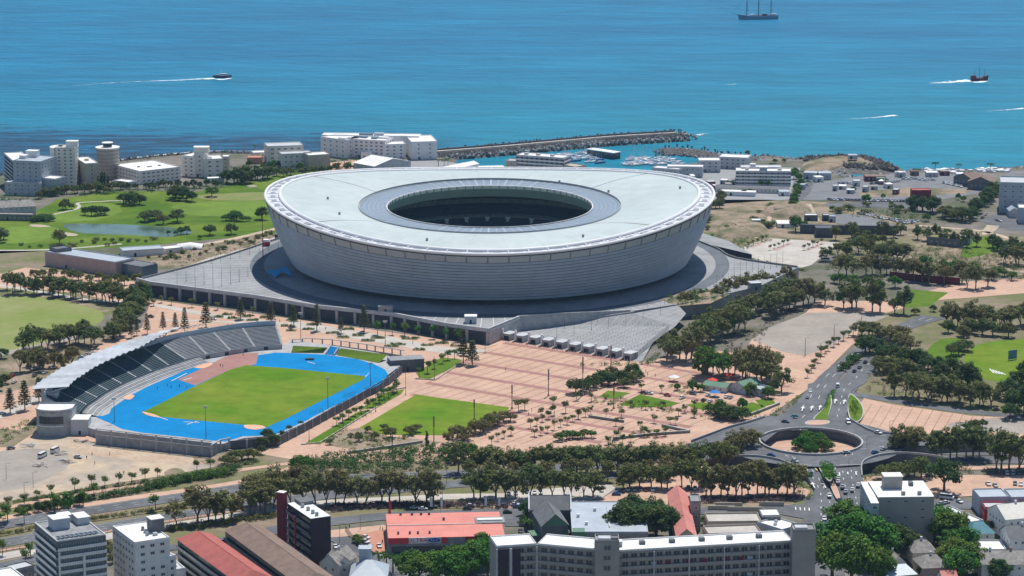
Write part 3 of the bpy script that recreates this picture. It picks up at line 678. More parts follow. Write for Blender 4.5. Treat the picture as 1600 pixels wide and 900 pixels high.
# ================================================================== FOOTBALL STADIUM
PZ = 8.5
SC = Vector((-14.5, 1717.0, 0)); SA, SB = 146.4, 162.5
def rim(t, k=1.0, dz=0.0):
    return Vector((SC.x+SA*k*math.cos(t), SC.y+SB*k*math.sin(t), PZ+40.6+5.6*math.cos(2*t)+dz))
def ring_pts(a, b, z, n=144, cy=0.0): return [Vector((SC.x+a*math.cos(t), SC.y+cy+b*math.sin(t), z)) for t in np.linspace(0, 2*math.pi, n+1)[:-1]]
mat('facade', (.37, .415, .47), .5, .06, .03, obr=.06, spec=.3)
mat('facade_top', (.55, .59, .60), .5, .05, .05, trans=.25)
mat('roof_membrane', (.52, .585, .565), .45, .05, .015, bump=.03, bscale=.5)
mat('glass_roof', (.23, .31, .39), .3, .06, .05, spec=.5)
mat('rim_white', (.80, .80, .80), .45)
mat('mesh_floor', (.62, .64, .68), .7, .1, .3)
mat('seat_navy', (.05, .09, .12), .8, .15, .4); mat('seat_mid', (.07, .085, .10), .8, .15, .4)
mat('fascia_grey', (.24, .29, .31), .6, .06, .1); mat('recess_wall', (.055, .065, .08), .8, .2, .2); mat('podium_shaded', (.13, .15, .175), .85, .15, .1)
st = thing('stadium', 'huge oval football stadium with pale membrane roof, open centre and grey louvred skirt', 'stadium', (SC.x, SC.y, PZ))
TT = np.linspace(0, 2*math.pi, 289)
# skirt
ZB = PZ+3.0; Ab, Bb = 130.0, 122.0+22
def skirt(t, s, off=0.0):
    """s: 0 at the rim, 1 at the foot"""
    r = rim(t, 1, -.6); e = s+.10*math.sin(math.pi*s); e = s-.10*math.sin(math.pi*s)
    x = SC.x+(SA+(Ab-SA)*e-off)*math.cos(t); y = SC.y+(SB+(Bb-SB)*e-off)*math.sin(t)
    return Vector((x, y, r.z+(ZB-r.z)*s))
mb = MB(); rows = [[skirt(t, s, .55) for t in TT] for s in (0, .25, .5, .75, 1)]
for a, b in zip(rows[:-1], rows[1:]): mb.strip(b, a)
mb.build('inner_skirt', 'concrete_dark', st, smooth=True)
NR, NC = 13, 48; s0 = .17; back = MB(); made = 0
for r in range(NR):
    sa = s0+(1-s0)*r/NR; sb = s0+(1-s0)*(r+1)/NR-.016
    for c in range(NC):
        t0 = 2*math.pi*(c+.0015+(r % 2)*.5)/NC; t1 = 2*math.pi*(c+.9985+(r % 2)*.5)/NC; tm = (t0+t1)/2
        front = math.sin(tm) < -.02 and made < 300
        mb = MB() if front else back
        ts = np.linspace(t0, t1, 4)
        mb.strip([skirt(t, sb, -.75) for t in ts], [skirt(t, sa, .25) for t in ts])
        mb.strip([skirt(t, sb, .4) for t in ts], [skirt(t, sb, -.75) for t in ts])
        if front: mb.build('facade_panel', 'facade', st, smooth=False); made += 1
o = back.build('facade_panels_rear', 'facade', st); o['kind'] = 'stuff'
# translucent top row with ribs
for c in range(72):
    t0 = 2*math.pi*(c+.03)/72; t1 = 2*math.pi*(c+.97)/72; ts = np.linspace(t0, t1, 3); mb = MB()
    mb.strip([skirt(t, s0-.012, -.2) for t in ts], [skirt(t, .035, -.2) for t in ts]); mb.build('top_panel', 'facade_top', st)
mb = MB()
for c in range(72):
    t = 2*math.pi*c/72; mb.tube(skirt(t, 0, -.55), skirt(t, s0, -.55), .28, n=4)
o = mb.build('rib', 'metal_grey', st); o['kind'] = 'stuff'
# rim ring beam, walkway slots, inner ring, roof
def ringtube(name, k, dz, r, m, n=288, seg=8):
    mb = MB(); rr = []
    for t in np.linspace(0, 2*math.pi, n+1):
        p = rim(t, k, dz); d = Vector((math.cos(t), math.sin(t), 0)); rr.append([p+d*(r*math.cos(q))+Vector((0, 0, r*math.sin(q))) for q in np.linspace(0, 2*math.pi, seg+1)])
    for a, b in zip(rr[:-1], rr[1:]): mb.strip(b, a)
    return mb.build(name, m, st, smooth=True)
ringtube('outer_ring_beam', 1.0, 0, .9, 'rim_white')
ringtube('inner_ring_beam', .935, .3, 1.1, 'rim_white')
mb = MB(); mb.strip([rim(t, .935, -.4) for t in TT], [rim(t, 1.0, -.9) for t in TT]); mb.build('gutter_floor', 'mesh_floor', st)
mb = MB()
for c in range(72):
    t = 2*math.pi*c/72; a = rim(t, .94, .4); b = rim(t, .998, .3); mb.tube(a, b, .3, n=4)
o = mb.build('rim_strut', 'rim_white', st); o['kind'] = 'stuff'
mb = MB()
for c in range(72):
    t0 = 2*math.pi*(c+.28)/72; t1 = 2*math.pi*(c+.72)/72; ts = np.linspace(t0, t1, 3)
    mb.strip([rim(t, .957, -.2) for t in ts], [rim(t, .978, -.35) for t in ts])
o = mb.build('vent_slot', 'metal_grey', st); o['kind'] = 'stuff'
ZI = PZ+37.5
def roof_pt(t, f, dz=0):
    a = rim(t, .93, .2); b = Vector((SC.x+85.5*math.cos(t), SC.y-5+103*math.sin(t), ZI)); p = a.lerp(b, f)
    p.z += 1.2*math.sin(math.pi*f)+dz; return p
cuts = [math.radians(q) for q in (38, 152, 218, 318, 398)]
for i in range(4):
    a, b = cuts[i]+.0035, cuts[i+1]-.0035; ts = np.linspace(a, b, 60); rows = [[roof_pt(t, f) for t in ts] for f in np.linspace(0, 1, 9)]; mb = MB()
    for p, q in zip(rows[:-1], rows[1:]): mb.strip(p, q)
    mb.build('roof_panel', 'roof_membrane', st, smooth=True)
rows = [[roof_pt(t, f, -1.4) for t in TT] for f in np.linspace(0, 1, 5)]; mb = MB()
for p, q in zip(rows[:-1], rows[1:]): mb.strip(p, q)
mb.build('roof_underlay', 'concrete_dark', st)
# 72 shallow radial seams standing proud of the membrane
mb = MB()
for c in range(36):
    t = 2*math.pi*(c+.5)/36; L_ = [roof_pt(t, f, .12) for f in np.linspace(.02, .98, 8)]; n_ = Vector((-math.sin(t), math.cos(t), 0))*.07
    mb.strip([p-n_ for p in L_], [p+n_ for p in L_])
o = mb.build('roof_seam', 'light_grey', st); o['kind'] = 'stuff'
def glass_pt(t, f, dz=0): return Vector((SC.x+(85.5+(67-85.5)*f)*math.cos(t), SC.y-5+(-2.5*f)+(103+(78.6-103)*f)*math.sin(t), ZI-.4+dz))
mb = MB()
for f0, f1 in ((0, .5), (.5, 1)): mb.strip([glass_pt(t, f0) for t in TT], [glass_pt(t, f1) for t in TT])
mb.build('glass_ring', 'glass_roof', st)
mb = MB()
for f in np.linspace(0, 1, 7):
    mb.strip([glass_pt(t, f, .12) for t in TT], [glass_pt(t, f+.02, .12) for t in TT])
for c in range(96):
    t = 2*math.pi*c/96; n_ = Vector((-math.sin(t), math.cos(t), 0))*(.24 if c % 2 else .4); mb.quad(glass_pt(t, 0, .16)-n_, glass_pt(t, 0, .16)+n_, glass_pt(t, 1, .16)+n_, glass_pt(t, 1, .16)-n_)
o = mb.build('glazing_bar', 'light_grey', st); o['kind'] = 'stuff'
mb = MB(); mb.strip([glass_pt(t, -.01, -.1) for t in TT], [glass_pt(t, -.01, 1.3) for t in TT]); mb.strip([glass_pt(t, -.01, 1.3) for t in TT], [glass_pt(t, -.02, .2) for t in TT]); mb.build('gutter_edge', 'metal_grey', st)
mb = MB(); mb.strip([glass_pt(t, 1, -1.7) for t in TT], [glass_pt(t, 1, .6) for t in TT]); mb.strip([glass_pt(t, 1, .6) for t in TT], [glass_pt(t, .97, .6) for t in TT]); mb.build('inner_rim_band', 'white_paint', st)
mb = MB()
for c in range(72):
    t = 2*math.pi*c/72; p = glass_pt(t, 1.01, -.5); mb.box((p.x, p.y, p.z), (.5, .5, 2.2), t)
o = mb.build('band_divider', 'metal_grey', st); o['kind'] = 'stuff'
mb = MB(); mb.strip([glass_pt(t, 1, -1.7)*1 for t in TT], [glass_pt(t, 1, -1.7) for t in TT])
mb = MB(); mb.strip([glass_pt(t, .9, -7.5) for t in TT], [glass_pt(t, .99, -1.7) for t in TT]); mb.build('ceiling_curtain', 'fascia_grey', st)
# stands: tiers of stepped rows
def tier(name, r0, z0, r1, z1, rows_, m):
    mb = MB(); prev = None
    for k in range(rows_+1):
        f = k/rows_; a = r0[0]+(r1[0]-r0[0])*f; b = r0[1]+(r1[1]-r0[1])*f; z = z0+(z1-z0)*f
        L_ = [Vector((SC.x+a*math.cos(t), SC.y-5+b*math.sin(t), z)) for t in TT]
        if prev: up = [Vector((p.x, p.y, z)) for p in prev]; mb.strip(up, prev); mb.strip(L_, up)
        prev = L_
    return mb.build(name, m, st)
tier('lower_tier', (46, 62), PZ+.5, (82, 98), PZ+12, 14, 'seat_navy')
tier('middle_tier', (80, 96), PZ+13.5, (96, 112), PZ+20, 8, 'seat_navy')
tier('upper_tier', (92, 108), PZ+23, (118, 133), PZ+33, 20, 'seat_mid')
for nm, a, b, z0, z1 in (('tier_front', 80, 96, PZ+12, PZ+14.6), ('tier_front', 92, 108, PZ+20, PZ+23.4)):
    mb = MB(); mb.strip([Vector((SC.x+a*math.cos(t), SC.y-5+b*math.sin(t), z1)) for t in TT], [Vector((SC.x+a*math.cos(t), SC.y-5+b*math.sin(t), z0)) for t in TT]); mb.build(nm, 'concrete_mid', st)
for i, tdeg in enumerate((60, 70, 80, 90, 100, 110, 120)):
    t = math.radians(tdeg); p = Vector((SC.x+98*math.cos(t), SC.y-5+112*math.sin(t), PZ+26.4)); mb = MB(); mb.box(p, (3, 2, 1.1), t+math.pi/2); mb.box((p.x, p.y, p.z-2.2), (2.4, 1.4, 1.6), t+math.pi/2); mb.build('stand_exit', 'white_paint', st)
for i, tdeg in enumerate((68, 81, 92, 103, 114)):
    t = math.radians(tdeg); p = Vector((SC.x+75*math.cos(t), SC.y-5+91*math.sin(t), PZ+12.6)); mb = MB(); mb.box(p, (3, 2, 1.2), t+math.pi/2); mb.box((p.x, p.y, p.z-2), (2, 1.4, 1.8), t+math.pi/2); mb.build('stand_exit', 'white_paint', st)
mb = MB(); mb.poly([Vector((SC.x+46*math.cos(t), SC.y-5+62*math.sin(t), PZ+.3)) for t in TT[:-1]]); mb.build('pitch', 'pitch_lawn', st)
# base drum and raking columns
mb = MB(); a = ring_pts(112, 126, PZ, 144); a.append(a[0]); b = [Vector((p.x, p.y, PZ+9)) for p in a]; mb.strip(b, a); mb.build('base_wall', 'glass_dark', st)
for c in range(72):
    t = 2*math.pi*c/72
    if math.sin(t) > .3: continue
    mb = MB(); mb.tube((SC.x+118*math.cos(t), SC.y+131*math.sin(t), PZ), (SC.x+126*math.cos(t), SC.y+139*math.sin(t), PZ+9), .7, .7, 5); mb.build('raking_column', 'concrete_mid', st)
# antennas and small hatch boxes on the roof
mb = MB()
for t, f in ((3.65, .55), (4.4, .3), (5.2, .25), (.1, .2), (3.2, .6), (1.0, .97), (.45, .95)):
    p = roof_pt(t, f); mb.box((p.x, p.y, p.z+.8), (1.2, 1.2, 1.6), .3)
mb.build('roof_hatch', 'metal_grey', st)

# ------------------------------------------------------------------ podium
deck_px = [(214, 436), (236, 442), (400, 463), (499, 479), (613, 490.5), (699, 507), (763, 515.5), (811, 496), (872, 492), (929, 489.6), (985, 487), (1060, 476), (1120, 463), (1185, 448), (1246, 418), (1150, 404), (1122, 390), (1092, 378)]
deckP = pts(deck_px, PZ)+[Vector((SC.x+175*math.cos(t), SC.y+180*math.sin(t), PZ)) for t in np.linspace(.1, 2.6, 10)]+pts([(446, 370), (330, 408)], PZ)
pod = thing('podium', 'raised light grey stadium podium with dark arcaded front wall', 'podium', (SC.x, SC.y, 0))
mb = MB(); mb.poly(deckP); mb.build('deck', 'podium_grey', pod)
mb = MB(); mb.prism(deckP, -.5, PZ-.05, top=False); mb.build('wall', 'recess_wall', pod)
RR = lambda k, z: [Vector((SC.x+SA*k*math.cos(t), SC.y-4+SB*k*math.sin(t), z)) for t in TT]
mb = MB(); mb.strip(RR(1.01, PZ+.06), RR(1.065, PZ+.06)); mb.build('ring_paving', 'podium_shaded', pod)  # ring paving, its tone darkened to deepen the stadium's shadow on the deck
mb = MB(); mb.strip(RR(1.065, PZ+.10), RR(1.071, PZ+.10)); mb.strip(RR(1.035, PZ+.10), RR(1.038, PZ+.10)); mb.strip(RR(1.02, PZ+.10), RR(1.023, PZ+.10)); mb.build('ring_kerb', 'podium_shaded', pod)
mb = MB()      # radiating pale paving lines
for c in range(150):
    t = 2*math.pi*c/150; r0, r1 = 1.075, 2.0; d = Vector((math.cos(t)*SA, math.sin(t)*SB, 0)); n_ = Vector((-math.sin(t), math.cos(t), 0))*.22
    k = r0; 
    while k < r1:
        a = SC+d*k; b = SC+d*(k+.02)
        if inpoly(b.x, b.y, deckP) and inpoly(a.x, a.y, deckP): mb.quad(*(Vector((q.x, q.y, PZ+.04)) for q in (a-n_, a+n_, b+n_, b-n_)))
        k += .02
mb.build('paving_line', 'podium_line', pod)['kind'] = 'stuff'
# front edge slab, pilasters, recesses
edge = pts(deck_px[0:8], PZ); mb = MB(); wall_line(mb, [Vector((p.x, p.y, PZ)) for p in edge], 1.2, 1.0, -1.3); mb.build('parapet', 'light_grey', pod)
for p, q in zip(edge[:-1], edge[1:]):
    L_ = (q-p).length; n_ = max(1, int(L_/11)); d = (q-p).normalized(); s = Vector((d.y, -d.x, 0))
    for k in range(n_+1):
        c = p+d*(L_*k/n_)+s*.6; mb = MB(); mb.box((c.x, c.y, (PZ-1.2)/2), (1.5, 1.5, PZ-1.2), math.atan2(d.y, d.x)); mb.build('pilaster', 'concrete', pod)
E2 = pts([(763, 515.5), (811, 496)], PZ); mb = MB(); wall_line(mb, [v+Vector((.9, -.9, 0)) for v in E2], .3, -.1, -9); mb.build('side_wall', 'concrete', pod)
mb = MB(); wall_line(mb, smooth_line(pts([(811, 496), (872, 492), (929, 489.6), (985, 487)], PZ), 5), .8, 1.1, -8.6); mb.build('ramp_wall', 'concrete', pod)
mb = MB(); wall_line(mb, smooth_line(pts([(1092, 378), (1122, 390), (1150, 404), (1246, 418)], PZ), 4), .6, 1.2, -8); mb.build('parapet', 'concrete_mid', pod)
mb = MB(); wall_line(mb, [Vector((p.x+.6, p.y-.6, p.z)) for p in pts([(985, 487), (1060, 476), (1120, 463), (1185, 448), (1246, 418)], PZ)], .4, .6, -8.6); mb.build('side_wall', 'concrete', pod)
mb = MB(); wall_line(mb, smooth_line(pts([(222, 436), (330, 408), (446, 370)], PZ), 4), .6, 1.2, -8); mb.build('parapet', 'concrete_mid', pod)
# sloping turnstile forecourt
pl = [(790, 530, .16), (815, 514, .6), (850, 506, 2.2), (990, 489.5, PZ+.03), (1060, 477, PZ+.03), (1072, 490, 6.8), (1055, 510, 4.5), (1020, 535, 2), (1003, 566, .17), (900, 549, .17)]
P = pts(pl); mb = MB(); mb.poly(P); struct('turnstile_forecourt', mb, 'paving_grey')
wt = thing('ramp_kerb_wall', 'long pale kerb wall curving along the top of the turnstile forecourt', 'wall', G(820, 512, 0)); mb = MB()
wall_line(mb, smooth_line(pts([(792, 529, .2), (806, 519, .5), (820, 513, 1.0), (860, 507, 2.6), (920, 499, 5), (991, 489, PZ)]), 5), .9, 1.0, -1); mb.build('wall', 'concrete', wt)
def fore_z(x, y):
    a, b = G(880, 545, .2), G(990, 489.5, PZ); f = (Vector((x, y, 0))-a).dot(Vector((b.x-a.x, b.y-a.y, 0)))/((b.x-a.x)**2+(b.y-a.y)**2); return .25+(PZ-.25)*f
fp = [Vector((q.x, q.y, 0)) for q in P]; from mathutils.bvhtree import BVHTree
bv = BVHTree.FromPolygons(MB().poly(P).v, MB().poly(P).f)
mb = MB()
for k in range(-4, 34):
    for j in range(0, 60):
        for (u0, w0) in ((gd, gn), (gn, gd)):
            pass
        for a_, d_, n_ in ((gA+gd*(k*4.5)-gn*(2+j*3), -gn, gd), (gA+gd*(j*3-6)-gn*(2+(k+4)*6.5), gd, gn)):
            b_ = a_+d_*3; za = bv.ray_cast(Vector((a_.x, a_.y, 50)), Vector((0, 0, -1)))[0]; zb = bv.ray_cast(Vector((b_.x, b_.y, 50)), Vector((0, 0, -1)))[0]
            if za and zb: w_ = n_*.13; up = Vector((0, 0, .05)); mb.quad(za-w_+up, za+w_+up, zb+w_+up, zb-w_+up)
struct('forecourt_joints', mb, 'podium_line')
def plane_z(v): return max(.17, PZ*(1-(v-489)/70.0)) if v > 489 else PZ
mb = MB()
for k in range(9):
    for j in range(26):
        u = 860+k*19+j*5.2; v = 545-j*1.9-k*-2.0
        if v < 503 or u > 1040 or u < 840: continue
        p = G(u, v, plane_z(v)*.8); mb.box((p.x, p.y, p.z+.5), (.15, .9, 1.1), 0)
o = mb.build('queue_rail', 'metal_grey'); tag(o, 'rows of short metal queue rails on the sloping turnstile forecourt', 'railing', kind='stuff')
# turnstile blocks
def make_turnstile():
    t = thing('turnstile_block', '', 'turnstile', (0, 0, 0), 0, 'turnstile blocks along the plaza edge')
    mb = MB(); mb.box((0, 0, 1.8), (5.2, 7.5, 3.6)); mb.build('body', 'concrete', t, local=True)
    mb = MB(); mb.box((0, 0, 3.75), (5.8, 8.2, .3)); mb.build('roof', 'light_grey', t, local=True)
    mb = MB(); mb.box((-2.9, -3.2, 3.3), (1.0, 1.0, 6.6)); mb.build('pylon', 'white_paint', t, local=True)
    mb = MB(); mb.box((.2, -3.78, 1.3), (3.2, .12, 2.3)); mb.build('gate', 'dark_recess', t, local=True)
    mb = MB(); mb.box((-2.3, -5.4, .4), (.5, 4, .8)); mb.build('plinth', 'terracotta', t, local=True)
    return t
tb0 = make_turnstile(); rz = math.atan2(gd.y, gd.x); objs = []
tu = [(776, 527), (796.5, 531), (817, 534), (838, 537), (858, 541), (879, 544), (900, 548), (921, 551), (942, 555), (963, 558), (985, 562)]
for i, (u, v) in enumerate(tu):
    p = G(u, v-1.5, .17); o = tb0 if i == 0 else dup(tb0, p, rz)
    o.location = p; o.rotation_euler.z = rz; objs.append(o)
number_row(objs, 'concrete turnstile block with white pylon', 'below the grey forecourt')
mb = MB()
for k in range(64):
    p = gA+gd*(-8+k*1.9)-gn*(-3.2)+Vector((0, 0, 0)); p = gA+gd*(-10+k*1.9)+gn*4.5; mb.tube((p.x, p.y, .17), (p.x, p.y, 1.2), .14, n=5)
o = mb.build('bollards', 'white_paint'); tag(o, 'long double line of small white bollards before the turnstiles', 'bollards', kind='stuff')
# fence on the right edge of the forecourt
def fence(name, px, h, label, m='pole_grey', step=2.5, cat='fence', solid=None, post_kind=True):
    P = pts(px) if not isinstance(px[0], Vector) else px; t = thing(name, label, cat, P[0]); Q = resample(P, step)
    mb = MB()
    for p in Q: mb.box((p.x, p.y, p.z+h/2), (.18, .18, h))
    o = mb.build('post', m, t); o['kind'] = 'stuff'
    mb = MB()
    for z in (.15, h*.5, h-.08):
        for a, b in zip(P[:-1], P[1:]): mb.tube((a.x, a.y, a.z+z), (b.x, b.y, b.z+z), .06, n=4)
    mb.build('rail', m, t)
    if solid: mb = MB(); wall_line(mb, P, .12, h*.85, .1); mb.build('panel', solid, t)
    return t
fence('mesh_fence', [(993, 561, .2), (1012, 543, 1.6), (1030, 528, 3.2), (1046, 516, 4.4)], 3.2, 'tall grey mesh fence at the right edge of the turnstile forecourt', step=1.6)
# kiosks on the podium
def block_thing(name, label, cat, u, v, z, d, m, roofm=None, rz=0, over=.2):
    p = G(u, v, z); t = thing(name, label, cat, p); mb = MB(); mb.box((p.x, p.y, z+d[2]/2), d, rz); mb.build('wall', m, t)
    mb = MB(); mb.box((p.x, p.y, z+d[2]+.1), (d[0]+over*2, d[1]+over*2, .2), rz); mb.build('roof', roofm or m, t)
    c, s = math.cos(rz), math.sin(rz); mb = MB(); q = (p.x+s*(d[1]/2+.03), p.y-c*(d[1]/2+.03)); mb.box((q[0], q[1], z+min(1.1, d[2]*.4)), (min(1.2, d[0]*.3), .06, min(2.2, d[2]*.75)), rz); mb.build('door', 'dark_recess', t)
    return t
block_thing('vent_block', 'square pale concrete box standing near the podium corner', 'kiosk', 735.5, 504, PZ, (7, 6, 4.2), 'light_grey', 'white_paint')
block_thing('vent_block', 'wide low grey box on the podium edge left of the corner box', 'kiosk', 602.5, 488, PZ, (8.5, 3.5, 4.0), 'concrete')
block_thing('ticket_kiosk', 'grey metal kiosk on the right end of the podium by the trees', 'kiosk', 1179, 452, PZ, (7, 7, 4.5), 'metal_grey', 'light_grey', .2)
# tall blue-and-white banner shape painted on the deck: a blue canvas sail standing in the shade
t = thing('canvas_sail', 'bright blue canvas shelter in the stadium shade near the left end', 'tent', G(440, 430, PZ)); mb = MB()
a, b, c_, d_ = G(417, 424, PZ+1.5), G(448, 417, PZ+4.5), G(458, 433, PZ+1.2), G(440, 424, PZ+2.6); mat('canvas_blue', (.03, .30, .60), .8); mb.quad(a, d_, b); mb.quad(d_, c_, b); mb.quad(a, G(430, 434, PZ+.8), d_); mb.build('canopy', 'canvas_blue', t)
mb = MB()
for q in (a, b, c_): mb.tube((q.x, q.y, PZ), q, .12, n=5)
mb.build('pole', 'pole_grey', t)

# ================================================================== ATHLETICS GROUND
AZ = 4.0
plat_px = [(138, 668), (151, 672), (222, 679.5), (330, 692), (345, 694), (381, 684.5), (433, 680), (480, 659), (520, 636), (560, 614), (600, 590), (625, 572), (620, 560), (590, 551), (540, 543), (480, 534), (455, 531), (440, 541), (400, 540), (350, 547), (300, 558), (270, 568), (200, 596), (150, 624), (122, 645)]
P = pts(plat_px, AZ); mb = MB(); mb.prism(P, 0, AZ); struct('athletics_platform', mb, 'concrete')
sheet('running_track', [(139, 646), (160, 650), (171, 646), (174, 638), (200, 620), (230, 604), (300, 574), (330, 567), (370, 560), (402, 555), (430, 551), (455, 551.5), (508, 554), (558, 561), (585, 569), (601, 577), (606, 584), (602, 594), (591, 602), (560, 616), (510, 640), (477, 658), (433, 677.5), (405, 681), (380, 681.5), (365, 686), (352, 690), (333, 688.5), (280, 682), (222, 676), (190, 670), (172, 661), (150, 652)], 'track_blue', AZ+.03)
sheet('warm_up_area', [(278, 593), (305, 602), (361, 577), (400, 569), (404, 551), (369, 552.5), (350, 558), (333, 567)], 'tile_red', AZ+.05)
sheet('infield', [(222, 644), (255, 628), (305, 603), (361, 577), (385, 570.5), (440, 574.5), (571, 587.5), (569, 592), (540, 607), (447, 654), (415, 668), (385, 664), (300, 656), (240, 650), (224, 648)], 'pitch_lawn', AZ+.07)
for P_ in ([(300, 573), (316, 566), (333, 568), (318, 575)], [(193, 622), (200, 617), (210, 618), (203, 624)], [(382, 664), (405, 664), (415, 668), (400, 671), (385, 669)], [(222, 643), (232, 649), (250, 652), (240, 647)]): sheet('sand_patch', P_, 'orange_mat', AZ+.10, smooth=3)
mb = MB()
inn = smooth_line(pts([(222, 644), (255, 628), (305, 603), (361, 577), (385, 570.5), (440, 574.5), (560, 586.5), (571, 588), (569, 593), (540, 607), (447, 654), (415, 669), (385, 666), (300, 657), (240, 651)], AZ+.06), 5, True)
for k in range(1, 9):
    Q = offset_line(inn, -1.25*k, True); Q = [q for q in Q]; a = offset_line(Q, -.045, True); b = offset_line(Q, .045, True); mb.strip(a+[a[0]], b+[b[0]])
struct('lane_lines', mb, 'track_line')
mb = MB()
for (u0, v0, u1, v1) in ((247, 651, 262, 656), (287, 659, 312, 660), (292, 663, 308, 658), (480, 565, 492, 568), (268, 595, 292, 583), (286, 594, 300, 590)):
    a, b = G(u0, v0, AZ+.11), G(u1, v1, AZ+.11); d = (b-a).normalized(); n_ = Vector((-d.y, d.x, 0))*.3; mb.quad(a-n_, a+n_, b+n_, b-n_)
struct('track_marks', mb, 'road_paint')
# grandstand
gs = thing('grandstand', 'curved grandstand of dark and grey concrete rows behind the blue track', 'grandstand', G(250, 580, AZ))
Fl = resample_n(pts([(128, 645), (138, 634), (150, 626), (167, 614), (192, 601), (217, 590), (247, 578), (278, 568), (308, 558.6), (355, 550), (400, 543), (441, 540)], AZ+2), 61)
def stand_line(off, z): Q = offset_line(Fl, off); return [Vector((q.x, q.y, AZ+z)) for q in Q]
mb = MB(); mb.strip(stand_line(0, 0), stand_line(0, 2.6)); mb.build('front_wall', 'concrete', gs)
bays = list(range(0, 61, 5)); NRW = 16
mat('stand_seat', (.25, .265, .28), .85, .12, .3); mat('stand_shaded', (.05, .085, .10), .8, .15, .3)
rowsL = [(1.0+18.0*k/NRW, 2.0+8.0*k/NRW) for k in range(NRW+1)]
lines = [stand_line(o_, z_) for o_, z_ in rowsL]
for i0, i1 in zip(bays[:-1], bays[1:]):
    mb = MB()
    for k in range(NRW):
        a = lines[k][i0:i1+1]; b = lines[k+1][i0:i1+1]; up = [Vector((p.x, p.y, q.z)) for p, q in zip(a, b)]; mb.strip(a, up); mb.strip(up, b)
    bay = mb.build('seating_bay', 'stand_seat' if i0 >= 36 else 'stand_shaded', gs)  # bays under the canopy get a darker colour that adds to its shade
    mb = MB()
    a = Fl[i1]; o1, o2 = [L_[i1] for L_ in lines], None
    tdir = (Fl[min(i1, 59)+1]-Fl[max(i1-1, 0)]).normalized()*.7
    for p, q in zip(o1[:-1], o1[1:]): mb.quad(p-tdir+Vector((0, 0, .35)), p+tdir+Vector((0, 0, .35)), q+tdir+Vector((0, 0, .35)), q-tdir+Vector((0, 0, .35)))
    mb.build('aisle_stair', 'concrete', bay)
wb = stand_line(19.2, 10); mb = MB(); wall_line(mb, wb, .5, 2.6, -14); mb.build('back_wall', 'blue_grey_wall', gs)
for i in range(1, 60, 4):
    q = stand_line(19.6, 12.6)[i]; mb = MB(); mb.box((q.x, q.y, q.z-.5), (.7, .7, 2.0)); mb.build('wall_pier', 'blue_grey_wall', gs)
for i in (41, 45, 49, 53, 57):
    q = offset_line(Fl, -.15)[i]; d = (Fl[i+1]-Fl[i]).normalized(); mb = MB(); mb.box((q.x, q.y, AZ+.95), (2.4, .3, 1.8), math.atan2(d.y, d.x)); mb.build('archway', 'dark_recess', gs)
for s_ in (0, 60):
    mb = MB(); a = lines[0][s_]; b = lines[-1][s_]; mb.quad(Vector((a.x, a.y, AZ-4)), Vector((b.x, b.y, AZ-4)), b, a); mb.build('end_wall', 'blue_grey_wall', gs)
# canopy: wavy white membrane bays on raking steel posts
cv = thing('stand_canopy', 'long wavy white canopy roof curving over the left half of the grandstand', 'canopy', G(150, 590, AZ+14))
n0, n1 = 1, 44
def can(i, f):
    j = max(0, min(60, i)); off = 26-(26-7)*f; w_ = 1 if i < 30 else max(.12, 1-(i-30)/15)
    offs = 26-(26-(7 if i < 30 else 7+(i-30)*.9))*f
    A = offset_line(Fl, offs)[j]; return Vector((A.x, A.y, AZ+13.4+1.6*f))
for i in range(n0, n1, 2):
    mb = MB()
    for f0, f1 in ((0, .33), (.33, .66), (.66, 1)):
        a0, a1, b0, b1 = can(i, f0), can(i, f1), can(i+2, f0), can(i+2, f1); m0 = (a0+b0)/2+Vector((0, 0, .9)); m1 = (a1+b1)/2+Vector((0, 0, .9))
        mb.quad(a0, m0, m1, a1); mb.quad(m0, b0, b1, m1)
        mb.quad(a1-Vector((0, 0, .25)), m1-Vector((0, 0, .25)), m0-Vector((0, 0, .25)), a0-Vector((0, 0, .25))); mb.quad(m1-Vector((0, 0, .25)), b1-Vector((0, 0, .25)), b0-Vector((0, 0, .25)), m0-Vector((0, 0, .25)))
    mb.build('canopy_bay', 'steel_white', cv) if 'steel_white' in M else mb.build('canopy_bay', mat('steel_white', (.52, .55, .58), .5, .12, .3, obr=.12), cv)
for i in range(n0, n1+1, 4):
    q = offset_line(Fl, 20.2)[i]; mb = MB(); mb.tube((q.x, q.y, AZ+10), can(i, .25)-Vector((0, 0, .3)), .35, n=5); mb.tube((q.x, q.y, AZ+11), can(i, .95)-Vector((0, 0, .3)), .28, n=5); mb.build('raking_post', 'light_grey', cv)
for i in range(44, 50):
    a = can(i, .2); b = can(i+1, .2); mb = MB(); mb.tube(a, b, .25, n=5); mb.tube(a-Vector((0, 0, 1.2)), b, .15, n=4); mb.build('truss', 'light_grey', cv)
# lower terraces
tc = thing('lower_terraces', 'low curving grey concrete terraces between grandstand and track', 'terrace', G(180, 620, AZ))
for k in range(6):
    a = offset_line(Fl[:44], -.3-k*1.35); b = offset_line(Fl[:44], -.3-(k+1)*1.35); z = AZ+1.9-k*.32; mb = MB()
    A_ = [Vector((p.x, p.y, z)) for p in a]; B_ = [Vector((p.x, p.y, z)) for p in b]; mb.strip(B_, A_); mb.strip([Vector((p.x, p.y, z-.5)) for p in b], B_); mb.build('step', 'concrete' if k % 2 else 'concrete_mid', tc)
